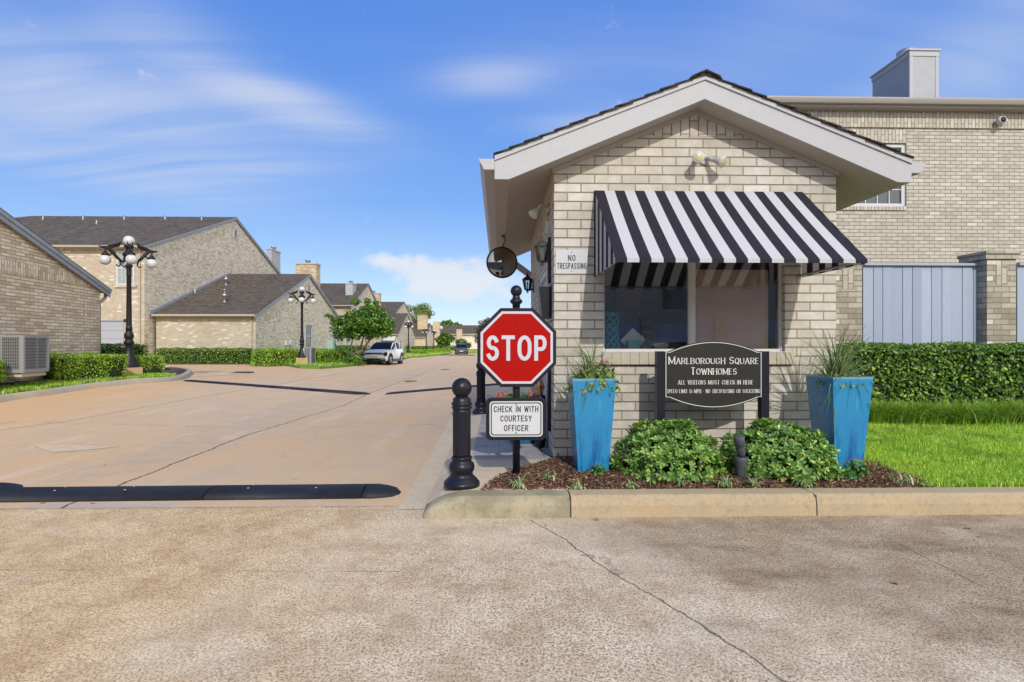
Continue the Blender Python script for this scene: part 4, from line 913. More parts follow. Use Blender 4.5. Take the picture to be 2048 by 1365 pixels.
MB().box(xm1 + .02, 3.02, YF + .20, YF + .23, 1.32, 2.24).build('reflection_board', simple('pale_reflection', (.80, .59, .46), .8, nz=.06, scale=2), gh)  # made-up board, its pale colour stands for the street reflected in the pane
MB().box(1.62, 1.95, YF + 1.6, YF + 1.64, 1.2, 2.15).build('inner_door', simple('tan_door', (.40, .24, .14), .7), gh)
# roof: shingles, bargeboards, soffits, fascia, gutters
Y0, Y1 = 5.51, 11.0; XE = 2.165; zr = 4.172; ze = zr - SLT * XE
rf = MB(); th = .035
nr = 14
for sx in (-1, 1):     # stepped shingle courses so that the verge reads as layered
    for k in range(nr):
        u0, u1 = k / nr, (k + 1) / nr; xA, xB = RX + sx * XE * (1 - u0) , RX + sx * XE * (1 - u1)
        zA, zB = ze + (zr - ze) * u0, ze + (zr - ze) * u1
        o = .010; yo = Y0 - .025 - .008 * ((k * 7) % 3)
        top = [(xA + sx * .012, yo, zA + o + .016), (xB - sx * .03, yo, zB + o + .002 + .013), (xB - sx * .03, Y1, zB + o + .015), (xA + sx * .012, Y1, zA + o + .016)]
        bot = [(p[0], p[1], p[2] - .016) for p in top]
        if sx > 0: top = top[::-1]; bot = bot[::-1]
        rf.quad(top[::-1] if False else top); rf.quad([bot[0], top[0], top[1], bot[1]]); rf.quad([bot[3], top[3], top[0], bot[0]]); rf.quad([bot[1], top[1], top[2], bot[2]]); rf.quad([bot[2], top[2], top[3], bot[3]])
for k in range(3): 
    w_ = .13 - .0 * k; yo = Y0 - .04 + k * .09
for k in range(24):
    y0_ = Y0 - .045 + k * .235; zz_ = zr + .026 + .012
    rf.quad([(RX - .15, y0_, zz_ - .15 * SLT), (RX, y0_, zz_ + .008), (RX, y0_ + .26, zz_ - .004), (RX - .15, y0_ + .26, zz_ - .15 * SLT - .012)]); rf.quad([(RX, y0_, zz_ + .008), (RX + .15, y0_, zz_ - .15 * SLT), (RX + .15, y0_ + .26, zz_ - .15 * SLT - .012), (RX, y0_ + .26, zz_ - .004)])
    rf.quad([(RX - .15, y0_, zz_ - .15 * SLT - .016), (RX, y0_, zz_ - .012), (RX, y0_, zz_ + .008), (RX - .15, y0_, zz_ - .15 * SLT)]); rf.quad([(RX, y0_, zz_ - .012), (RX + .15, y0_, zz_ - .15 * SLT - .016), (RX + .15, y0_, zz_ - .15 * SLT), (RX, y0_, zz_ + .008)])
roof = rf.build('roof', M['shingle_dark'], gh)
for y_ in (Y0, Y1 - .03):
    for sx in (-1, 1):
        bb = MB()
        e = RX + sx * XE; zt0, zt1 = ze - .046, zr - .046; zb1 = ZS; xcut = RX + sx * 2.02; zcut = ZS - SL * 2.02
        poly = [(RX, zt1), (e, zt0), (e, zcut), (xcut, zcut), (RX, zb1)]
        bb.prism(poly if sx < 0 else poly[::-1], 'y', y_, y_ + .028)
        bb.build('bargeboard', M['trim'], gh)
tr = MB()
for sx in (-1, 1):
    e = RX + sx * XE
    for (oz0, oz1, yy) in ((-.046, -.018, Y0 - .016), (-.018, .008, Y0 - .010)):
        poly = [(RX, zr + oz1), (e, ze + oz1), (e, ze + oz0), (RX, zr + oz0)]; tr.prism(poly if sx < 0 else poly[::-1], 'y', yy, Y0 + .02)
tr.build('verge_trim', M['trim'], gh)
so = MB()
for sx in (-1, 1):
    xo = RX + sx * 2.02
    q = [(RX, Y0 + .03, ZS + .002), (xo, Y0 + .03, sof(xo) + .002), (xo, Y1 - .03, sof(xo) + .002), (RX, Y1 - .03, ZS + .002)]; so.quad(q if sx > 0 else q[::-1])
    xo2 = RX + sx * (XE - .02)
    so.quad([(xo, Y0 + .03, sof(xo) + .002), (xo2, Y0 + .03, sof(xo) + .001), (xo2, Y1 - .03, sof(xo) + .001), (xo, Y1 - .03, sof(xo) + .002)])
so.build('soffit', M['soffit'], gh)
# frieze trim where wall meets soffit
fz = MB()
for sx in (-1, 1):
    e = XL - .02 if sx < 0 else XR + .02
    poly = [(RX, ZS), (e, sof(e)), (e, sof(e) - .045), (RX, ZS - .045)]; fz.prism(poly if sx < 0 else poly[::-1], 'y', YF - .03, YF - .004)
fz.build('frieze', M['soffit'], gh)
for sx in (-1, 1): 
    x_ = RX + sx * (XE - .02); fa = MB().box(min(x_, x_ + sx * .02), max(x_, x_ + sx * .02), Y0 + .031, Y1 - .03, sof(RX + 2.02) + .002, ze - .02); fa.build('fascia', M['soffit'], gh)
for sx in (-1, 1):
    xg = RX + sx * (XE + .002); pr = [(0, 0), (.105, 0), (.115, .012), (.120, .035), (.148, .075), (.155, .10), (.155, .118), (.147, .118), (.147, .108), (0, .108)]
    poly = [(xg + sx * a, ze - .135 + b) for a, b in pr]
    MB().prism(poly if sx > 0 else poly[::-1], 'y', Y0 + (.0 if sx < 0 else .005), Y1 - .01).build('gutter', M['trim'], gh, bevel=.002)
# brace at the rear eave
p0 = Vector((XL, 9.9, zat(551, atX(1063, XL)[1]))); a = at(1008, 514, 10.0)
dv = Vector(a) - p0; br = MB(); n_ = Vector((dv.z, 0, -dv.x)).normalized() * .055
q = [p0 + n_, p0 - n_, Vector(a) - n_, Vector(a) + n_]; br.prism([(v.x, v.z) for v in q], 'y', 9.86, 9.93)
br.build('eave_brace', M['soffit'], gh)
# door in the side wall
dr = MB(); dr.box(XL + .03, XL + .07, DY0 + .06, DY1 - .06, .17, DZ1 - .06); dr.build('door', M['trim'], gh)
MB().box(XL - .008, XL + .09, DY0, DY0 + .06, .17, DZ1).box(XL - .008, XL + .09, DY1 - .06, DY1, .17, DZ1).box(XL - .008, XL + .09, DY0 + .06, DY1 - .06, DZ1 - .06, DZ1).build('door_frame', M['white'], gh)
MB().box(XL - .035, XL - .004, 6.10, 6.16, .42, 1.22).box(XL - .035, XL - .004, 6.10, 6.16, 2.10, 2.62).build('downpipe', M['navy'], gh)

# things seen through the window
v = MB(); nt = 40
vs_ = []; rad = .088
o = thing('lattice_vase', 'tall teal lattice vase on the window counter at the left', 'vase', (1.245, YF + .225, 1.317))
cells = []; H_ = .44; rows, cols = 6, 10
for j in range(rows * 2 + 1):
    for i in range(cols * 2): cells.append((i, j))
tb = MB()
for d in (-1, 1):
    for i in range(7):
        pts = []
        for k in range(25): a = 2 * math.pi * i / 7 + d * k / 24 * 2 * math.pi * .62; r_ = .085 + .010 * (k / 24 - .5) ** 2 * 4; pts.append((r_ * math.cos(a), r_ * math.sin(a), .03 + k / 24 * (H_ - .06)))
        tb.tube(pts, .013, 6)
tb.lathe([(.096, 0), (.098, .02), (.09, .04)], 28).lathe([(.09, H_ - .045), (.098, H_ - .02), (.098, H_), (.085, H_)], 28, cap=False)
tb.build('lattice', M['teal'], o)
o = MB().box(-.10, .10, -.004, .004, -.10, .10).build('paper_sheet', M['paper'], loc=(1.50, YF + .22, 1.45)); o.rotation_euler = (.2, R_(42), 0); tag(o, 'square white sheet tilted on its corner beside the teal vase', 'paper')
o = MB().frust((.06, .045), (.075, .055), 0, .13).build('green_box', M['green_plastic'], loc=(1.49, YF + .16, 1.317)); tag(o, 'small green tub below the tilted white sheet', 'tub')
o = thing('printer', 'low black desk machine behind the left window pane', 'printer', (1.82, YF + .33, 1.317))
MB().frust((.24, .16), (.20, .13), 0, .14).box(-.16, .16, -.08, .10, .14, .17).build('casing', M['black'], o, bevel=.01)
MB().box(-.10, .06, -.165, -.155, .05, .10).build('panel', M['metal'], o)
o = thing('telephone', 'dark desk telephone right of the black desk machine', 'telephone', (2.03, YF + .25, 1.317)); MB().frust((.08, .09), (.06, .05), 0, .09).build('casing', M['interior_dark'], o); MB().box(-.07, .07, -.02, .02, .1, .13).build('handset', M['black'], o, bevel=.01)
o = MB().box(-.13, .13, -.11, .11, 0, .025).box(-.11, .09, -.09, .10, .0255, .04).build('papers', M['paper'], loc=(2.12, YF + .27, 1.317), rz=.2); tag(o, 'stack of white papers on the counter by the window mullion', 'papers')

# ------------------------------------------------------------------ striped awning
AX0 = 1.022; AW = 2.259; AZT, AZB, AYP = 3.05, 2.127, 1.055
aw = thing('awning', 'black and white striped canvas awning over the gatehouse window', 'awning', (AX0, YF - .004, 0))
cv = MB()
n = 12
for k in range(n):      # slight sag of the cloth
    u0, u1 = k / n, (k + 1) / n
    f_ = lambda u: (-.03 - (AYP - .03) * u, AZT - (AZT - AZB - .035) * u - .012 * math.sin(math.pi * u))
    (ya, za), (yb, zb_) = f_(u0), f_(u1)
    cv.quad([(0, yb, zb_), (AW, yb, zb_), (AW, ya, za), (0, ya, za)], sm=False)
cv.quad([(0, 0, AZT + .01), (AW, 0, AZT + .01), (AW, -.03, AZT), (0, -.03, AZT)][::-1] )
cv.quad([(0, -AYP, AZB), (AW, -AYP, AZB), (AW, -AYP, AZB + .035), (0, -AYP, AZB + .035)])
for x_, s_ in ((0, -1), (AW, 1)):
    q = [(x_, 0, AZB), (x_, -AYP, AZB), (x_, -AYP, AZB + .035), (x_, -.03, AZT), (x_, 0, AZT)]
    cv.quad(q if s_ < 0 else q[::-1])
c_ = cv.build('canopy', M['canvas'], aw)
fr = MB(); 
for x_ in (.03, AW - .03): fr.tube([(x_, -.02, AZB + .02), (x_, -AYP + .03, AZB + .02)], .011); fr.tube([(x_, -AYP + .03, AZB + .02), (x_, -.04, AZT - .05)], .011)
fr.tube([(.03, -AYP + .03, AZB + .02), (AW - .03, -AYP + .03, AZB + .02)], .011)
fr.build('frame', M['metal'], aw)

# ------------------------------------------------------------------ fittings on the gatehouse
def par_head(mb_g, mb_l, c, d, L=.12, r=.062):
    d = Vector(d).normalized(); q = d.to_track_quat('Z', 'Y').to_matrix().to_4x4(); Mx = Matrix.Translation(c) @ q
    a = MB().lathe([(.022, -.13), (.026, -.06), (.028, -.03), (.036, -.02), (r * .98, .05), (r, .062), (r * .96, .066)], 24, mod=lambda an, z: 1 - (.03 if z > -.02 and z < .05 and math.cos(an * 10) > 0 else 0)).xf(Mx)
    l_ = MB().lathe([(r * .95, .058), (r * .6, .070), (.01, .074)], 24).xf(Mx)
    return a, l_
def join_to(a, name, m, par): return a.build(name, m, par)
X, D = atY(1407, YF); fl = thing('floodlight', 'twin headed white floodlight on the gable above the awning', 'floodlight', (X, YF, zat(322, D)))
MB().lathe([(.055, 0), (.055, -.018), (.045, -.024)][::-1], 20, (0, 0, .01), axis='y').build('base_plate', M['lamp_grey'], fl)
a, l_ = par_head(0, 0, Vector((-.115, -.13, -.02)), (-.15, -1, -.12)); h_ = a.build('lamp_head', M['lamp_grey'], fl); l_.build('lens', M['lens'], h_)
a, l_ = par_head(0, 0, Vector((.10, -.14, -.045)), (.62, -.75, -.45)); h_ = a.build('lamp_head', M['lamp_grey'], fl); l_.build('lens', M['lens'], h_)
MB().tube([(0, -.02, .02), (-.06, -.05, .02), (-.105, -.05, -.0)], .02).tube([(0, -.02, .02), (.05, -.05, .01), (.05, -.07, -.0)], .02).build('arm', M['lamp_grey'], fl)
X, Y, Z = at(1095, 418, 6.32)
fl = thing('floodlight', 'single floodlight under the left eave aimed down beside the convex mirror', 'floodlight', (XL, Y, Z))
MB().lathe([(.05, 0), (.05, -.03), (.04, -.036)][::-1], 20, (0, 0, 0), axis='x').build('base_plate', M['lamp_grey'], fl)
MB().box(-.045, -.002, -.04, .04, -.30, -.15).build('junction_box', M['white'], fl, bevel=.004); MB().tube([(-.02, 0, -.03), (-.02, 0, -.16)], .009).build('conduit', M['metal'], fl)
a, l_ = par_head(0, 0, Vector((-.165, -.10, -.055)), (-.62, -.25, -.75)); h_ = a.build('lamp_head', M['lamp_grey'], fl); l_.build('lens', M['lens'], h_)
MB().tube([(-.03, 0, 0), (-.08, -.06, .02), (-.11, -.08, .015)], .018).build('arm', M['lamp_grey'], fl)
# no trespassing plate
X0, D = atY(1111, YF); X1, _ = atY(1175.5, YF); hw = (X1 - X0) / 2; s = D / FOC
nt_ = thing('warning_sign', 'small white rectangular no trespassing plate on the brick beside the awning', 'sign', ((X0 + X1) / 2, YF - .004, zat(524, D)))
pl_ = MB().box(-hw, hw, -.005, 0, -24 * s, 24 * s).build('plate', M['sign_offwhite'], nt_)
tb = MB(); text_mb(tb, 'NO', 0, 1.5 * s, 12 * s, -.0052, tw=.13, cond=.55, gap=.16, width=15 * s); text_mb(tb, 'TRESPASSING', 0, -14.5 * s, 12 * s, -.0052, tw=.12, cond=.5, gap=.11, width=59 * s)
tb.build('lettering', M['letter_black'], pl_)
tb = MB()
for z_ in (19, -19): tb.lathe([(.005, -.003), (.005, 0)], 8, (0, -.0055, z_ * s), axis='y')
tb.build('screw', M['black'], pl_)
# convex mirror
X, Y, Z = at(1004, 525.5, 8.3)
mr = thing('convex_mirror', 'round convex traffic mirror hanging from the left eave of the gatehouse', 'mirror', (X, Y, Z), .12)
r_ = 31 * 8.3 / FOC
MB().lathe([(r_ * .985 * math.sin(k / 10 * 1.0) / math.sin(1.0), -.006 - .035 * (math.cos(k / 10) - math.cos(1.0)) / (1 - math.cos(1.0))) for k in range(10, 0, -1)] + [(.0005, -.041)], 48, axis='y').build('mirror_face', M['mirror'], mr)
MB().lathe([(r_ * .97, -.012), (r_ * 1.01, -.010), (r_ * 1.02, .002), (r_ * 1.0, .014), (.06, .022)], 48, axis='y').build('rim', M['black'], mr)
sz = sof(X) - Z if False else (ZS - SL * abs(X - RX)) - Z
MB().tube([(0, .02, .0), (.01, .05, r_ * .9), (.03, .03, r_ + .06), (.05, 0, r_ + .10), (.02, 0, sz + .01)], [.014, .014, .014, .012, .012]).lathe([(.03, sz - .02), (.035, sz + .01)], 12, (.02, 0, 0)).build('bracket', simple('brown_bracket', (.16, .115, .075), .6), mr)
# lanterns
def lantern(loc, label, lid):
    t_ = thing('wall_lantern', label, 'wall lantern', loc, 0)
    MB().lathe([(.012, -.155), (.020, -.150), (.012, -.135), (.026, -.118), (.05, -.105), (.052, -.095)], 6).build('bottom', lid, t_)
    MB().lathe([(.092, .062), (.098, .070), (.085, .082), (.050, .115), (.030, .122), (.022, .135), (.026, .142), (.014, .150), (.012, .165), (.017, .172), (.008, .183)], 6).build('cap', lid, t_)
    cg = MB()
    for k in range(6):
        a = 2 * math.pi * k / 6; cg.tube([(.050 * math.cos(a), .050 * math.sin(a), -.10), (.084 * math.cos(a), .084 * math.sin(a), .065)], .0055, 6)
    cg.build('cage', lid, t_)
    gl = MB()
    for k in range(6):
        a, b = 2 * math.pi * k / 6, 2 * math.pi * (k + 1) / 6; gl.quad([(.047 * math.cos(a), .047 * math.sin(a), -.098), (.047 * math.cos(b), .047 * math.sin(b), -.098), (.080 * math.cos(b), .080 * math.sin(b), .062), (.080 * math.cos(a), .080 * math.sin(a), .062)])
    gl.build('glass', M['glass_lantern'], t_)
    MB().lathe([(.012, -.09), (.012, -.02), (.018, .0), (.012, .035)], 10).build('bulb', M['petal_white'], t_)
    MB().tube([(.03, 0, -.115), (.06, 0, -.10), (XL - loc[0] - .01, 0, -.085)], .014).box(XL - loc[0] - .018, XL - loc[0] - .004, -.035, .035, -.15, .05).build('bracket', lid, t_)
    return t_
X, Y, _ = at(1084, 502, 6.2); lantern((X, Y, zat(505, 6.2)), 'nearer weathered grey wall lantern left of the no trespassing plate', simple('weathered_lantern', (.075, .075, .08), .5, nz=.3))
X, Y, _ = at(1055, 567, 9.2); lantern((X, Y, zat(568, 9.2)), 'smaller looking black wall lantern near the rear corner above the stop sign', M['black'])
# slanted wall box
Yb = 6.02; zb0, zb1 = zat(637, 6.1), zat(575, 6.1)
bx = MB(); P0 = [(XL - .145, zb1), (XL - .004, zb1), (XL - .004, zb0), (XL - .105, zb0)]; bx.prism(P0, 'y', Yb, Yb + .32)
o = bx.build('letter_box', M['navy'], bevel=.004); tag(o, 'dark navy tapered box on the gatehouse side wall right above the stop sign', 'letter box')

# ------------------------------------------------------------------ spotlight in the bed
X, Y, _ = at(1483, 960, 4.90)
so_ = thing('garden_spotlight', 'dark grey garden spotlight on a stub post between the two round shrubs', 'spotlight', (X, Y, .175))
MB().lathe([(.044, 0), (.048, .06), (.056, .16), (.060, .17), (.060, .205), (.056, .21), (.05, .206)], 24).build('post', M['dark_grey'], so_)
q = Matrix.Translation((0, 0, .24)) @ Matrix.Rotation(R_(-14), 4, 'Y') @ Matrix.Rotation(R_(12), 4, 'X')
MB().lathe([(.02, -.035), (.034, -.01), (.036, .06), (.034, .072), (.042, .08), (.046, .12), (.047, .165), (.040, .17), (.02, .17)], 28, mod=lambda a, z: 1 - (.06 if z > .08 and math.cos(a * 14) > 0 else 0)).xf(q).build('lamp_head', M['dark_grey'], so_)
MB().box(-.012, .012, -.008, .008, .19, .25).build('knuckle', M['dark_grey'], so_)

# ------------------------------------------------------------------ two-storey townhouse on the right
YR = 14.3
th_ = thing('townhouse', 'two storey cream brick townhouse behind the slatted fence on the right', 'house', (0, 0, 0))
xs0, Dd = atY(1480, YR); zE = zat(213, atY(1590, YR - .15)[1]); WXa, Da = atY(1655, YR); WXb, _ = atY(1813, YR); wzt, wzb = zat(285, 14.5), zat(413, 14.5)
hw_ = MB(); XE2 = 22.0
zs1 = zat(255, 14.5)
hw_.quad([(xs0, YR, 0), (XE2, YR, 0), (XE2, YR, wzb), (xs0, YR, wzb)]); hw_.quad([(xs0, YR, wzb), (WXa, YR, wzb), (WXa, YR, wzt), (xs0, YR, wzt)])
hw_.quad([(WXb, YR, wzb), (XE2, YR, wzb), (XE2, YR, wzt), (WXb, YR, wzt)]); hw_.quad([(xs0, YR, wzt), (XE2, YR, wzt), (XE2, YR, zs1), (xs0, YR, zs1)])
hw_.quad([(xs0, YR - .05, zs1), (XE2, YR - .05, zs1), (XE2, YR - .05, zE), (xs0, YR - .05, zE)], sw=True); hw_.quad([(xs0, YR - .05, zs1), (XE2, YR - .05, zs1), (XE2, YR, zs1), (xs0, YR, zs1)][::-1])
hw_.quad([(WXa, YR - .003, wzt), (WXb, YR - .003, wzt), (WXb, YR - .003, wzt + .36), (WXa, YR - .003, wzt + .36)], sw=True)
hw_.quad([(WXa - .05, YR - .03, wzb - .10), (WXb, YR - .03, wzb - .10), (WXb, YR - .03, wzb), (WXa - .05, YR - .03, wzb)], sw=True); hw_.quad([(WXa - .05, YR - .03, wzb), (WXb, YR - .03, wzb), (WXb, YR, wzb), (WXa - .05, YR, wzb)])
for x_ in (WXa, WXb): hw_.quad([(x_, YR, wzb), (x_, YR + .1, wzb), (x_, YR + .1, wzt), (x_, YR, wzt)][::(1 if x_ == WXb else -1)])
hw_.quad([(xs0, YR, 0), (xs0, YR + 9, 0), (xs0, YR + 9, zE), (xs0, YR, zE)][::-1])
hw_.quad([(xs0, YR, zE), (xs0, YR + 12, zE), (xs0, YR + 6, zE + 1.62)][::-1]); hw_.quad([(xs0, YR + 9, 0), (xs0, YR + 12, 0), (xs0, YR + 12, zE), (xs0, YR + 9, zE)][::-1])
hw_.build('wall', M['brick_right'], th_)
def window(par, x0, x1, y, z0, z1, fr, gm, nx=2, nz=3, fw=.06, rail=True, dep=.05, mun=.012):
    wf = MB(); wf.box(x0, x0 + fw, y - dep, y, z0, z1).box(x1 - fw, x1, y - dep, y, z0, z1).box(x0 + fw, x1 - fw, y - dep, y, z0, z0 + fw).box(x0 + fw, x1 - fw, y - dep, y, z1 - fw, z1)
    if rail: zm = (z0 + z1) / 2; wf.box(x0 + fw, x1 - fw, y - dep + .004, y, zm - fw * .4, zm + fw * .4)
    for k in range(1, nx): x = x0 + fw + (x1 - x0 - 2 * fw) * k / nx; wf.box(x - mun, x + mun, y - dep * .7, y, z0 + fw, z1 - fw)
    for k in range(1, nz): z = z0 + fw + (z1 - z0 - 2 * fw) * k / nz; wf.box(x0 + fw, x1 - fw, y - dep * .65, y, z - mun, z + mun)
    w_ = wf.build('window', fr, par); MB().quad([(x0 + fw * .5, y - .012, z0 + fw * .5), (x1 - fw * .5, y - .012, z0 + fw * .5), (x1 - fw * .5, y - .012, z1 - fw * .5), (x0 + fw * .5, y - .012, z1 - fw * .5)]).build('pane', gm, w_); return w_
window(th_, WXa, WXb, YR + .10, wzb, wzt, M['white'], M['glass_dark'], 6, 4, .10)
prf = [(YR - .05, zE - .06), (YR - .30, zE - .06), (YR - .32, zE - .03), (YR - .32, zE - .005), (YR - .42, zE + .02), (YR - .45, zE + .10), (YR - .45, zE + .135), (YR - .31, zE + .135), (YR - .05, zE + .1)]
prf = [(YR - .052, -.055), (YR - .29, -.055), (YR - .30, .09), (YR - .052, .09)]
MB().prism([(y_, zE + z_) for y_, z_ in prf][::-1], 'x', xs0 - .4, XE2).build('fascia', M['gutter_grey'], th_)
MB().prism([(y_, zE + z_) for y_, z_ in [(YR - .302, .0), (YR - .40, .0), (YR - .43, .05), (YR - .45, .10), (YR - .45, .135), (YR - .302, .135)]][::-1], 'x', xs0 - .4, XE2).build('gutter', M['gutter_grey'], th_)
MB().quad([(xs0 - .4, YR - .31, zE + .12), (XE2, YR - .31, zE + .12), (XE2, YR + 6, zE + 1.7), (xs0 - .4, YR + 6, zE + 1.7)]).quad([(xs0 - .4, YR + 12.3, zE + .12), (XE2, YR + 12.3, zE + .12), (XE2, YR + 6, zE + 1.7), (xs0 - .4, YR + 6, zE + 1.7)][::-1]).build('roof', M['shingle'], th_)
Yc = 15.3; cx0, Dc = atY(1819.5, Yc); cx1, _ = atY(1876, Yc); ztc = zat(101, Dc); Yc2 = atX(1745, cx0)[0]
ch = MB().box(cx0, cx1, Yc, Yc2, 7.5, ztc - .17).build('chimney', M['wood_chim'], th_)
MB().box(cx0 - .02, cx1 + .02, Yc - .02, Yc2 + .02, ztc - .17, ztc - .02).box(cx0 - .05, cx1 + .05, Yc - .05, Yc2 + .05, ztc - .02, ztc + .03).box(cx0 - .012, cx0 + .09, Yc - .012, Yc + .06, 7.5, ztc - .17).box(cx1 - .07, cx1 + .012, Yc - .012, Yc + .06, 7.5, ztc - .17).build('chimney_trim', M['trim'], ch)
MB().lathe([(.24, ztc + .03), (.24, ztc + .22), (.18, ztc + .27), (.02, ztc + .29)], 24, ((cx0 + cx1) / 2 - .15, Yc + .5, 0)).build('flue_cap', M['metal'], ch)
X, D = atY(2010, YR - .3); o = thing('eave_camera', 'small grey camera under the gutter near the right frame edge', 'camera', (X, YR - .10, zat(238, D)))
MB().lathe([(.05, 0), (.10, -.04), (.11, -.10), (.09, -.16)][::-1], 20, axis='y').build('dome', M['lamp_grey'], o); MB().lathe([(.075, -.162), (.03, -.17)][::-1], 16, axis='y').build('lens', M['black'], o); MB().box(.05, .19, -.08, 0.0, -.02, .07).build('mount', M['lamp_grey'], o)

# ------------------------------------------------------------------ fence: brick pillars and board panels
YP = 9.55; G = 'brick pillars of the board fence'
def pillar(px0, px1, label, top_py):
    x0, D = atY(px0, YP); x1, _ = atY(px1, YP); zt = zat(top_py, D); t_ = thing('fence_pillar', label, 'pillar', ((x0 + x1) / 2, YP + .25, 0), 0, G); h = (x1 - x0) / 2
    sh = MB().box(-h, h, -.25, .25, 0, zt - .14, skip='tb'); 
    sh.quad([(-h * .42, -.2535, zt - .60), (h * .42, -.2535, zt - .60), (h * .42, -.2535, zt - .24), (-h * .42, -.2535, zt - .24)], sw=True)
    for k in range(6): sh.box(-h - .012, -h * .42, -.262, .262, zt - .62 + k * .098 - .2 + .01, zt - .62 + k * .098 - .2 + .086) if False else None
    sh.build('brickwork', M['brick_pillar'], t_)
    MB().box(-h - .055, h + .02, -.29, .29, zt - .14, zt - .055).box(-h - .07, h + .035, -.31, .31, zt - .055, zt).build('cap', M['brick_pillar'], t_)
    return t_
pillar(1668, 1724, 'brick fence pillar beside the gatehouse corner under the awning edge', 512)
pillar(1974, 2032, 'brick fence pillar with projecting cap right of the first board panel', 503)
def panel(px0, px1, label, nb):
    y_ = YP + .22; x0, D = atY(px0, y_); x1, _ = atY(px1, y_); zt = zat(527, D); t_ = thing('board_fence', label, 'fence', (x0, y_, 0), 0, 'board panels of the fence'); L = x1 - x0
    bd_ = MB(); xcur = 0; wds = RNG.uniform(.88, 1.12, nb); wds = wds / wds.sum() * L
    for k in range(nb): bd_.box(xcur + .004, xcur + wds[k] - .004, -.012 - .004 * (k % 3), .012, .3, zt - .05); xcur += wds[k]
    bd_.build('boards', M['boards'], t_, bevel=.002)
    MB().box(0, L, .013, .02, .3, zt - .06).build('rail', M['boards'], t_)
    MB().box(0 if px0 > 1800 else 0, L + (.05 if px0 < 1800 else 0), -.07, .05, zt - .045, zt).build('top_rail', M['boards'], t_); return t_
panel(1725, 1966, 'blue grey board fence panel between the two brick pillars', 12)
panel(2033, 2330, 'blue grey board fence panel at the right frame edge', 14)
# ------------------------------------------------------------------ across the entrance road, behind the camera (seen in the window and the mirror)
YB_ = -13.0
bf_ = thing('fence', 'board fence with brick pillars across the entrance road, seen only in reflections', 'fence', (0, YB_, 0))
for k in range(-5, 7):
    x = k * 3.4; MB().box(x - .27, x + .27, -.2, .2, 0, 2.55).box(x - .33, x + .33, -.27, .27, 2.55, 2.68).build('pillar', M['brick_pillar'], bf_)
    b_ = MB()
    for j in range(14): b_.box(x + .27 + j * .2043 + .003, x + .27 + (j + 1) * .2043 - .003, -.02, .02, .1, 2.35)
    b_.build('board_panel', M['boards'], bf_)
bh_ = thing('townhouse', 'long brick townhouse behind the fence across the road, seen only in reflections', 'house', (0, -21, 0))
MB().box(-26, 30, -9, 0, 0, 6.0, skip='b').build('wall', M['brick_right'], bh_)
MB().quad([(30.5, .5, 5.95), (-26.5, .5, 5.95), (-26.5, -4.5, 8.0), (30.5, -4.5, 8.0)]).quad([(-26.5, -9.5, 5.95), (30.5, -9.5, 5.95), (30.5, -4.5, 8.0), (-26.5, -4.5, 8.0)]).build('roof', M['shingle'], bh_)
for x in (-20, -13, -5, 3, 10, 17, 24): MB().box(x, x + 1.4, .005, .04, 3.6, 5.0).build('window', M['glass_dark'], bh_)
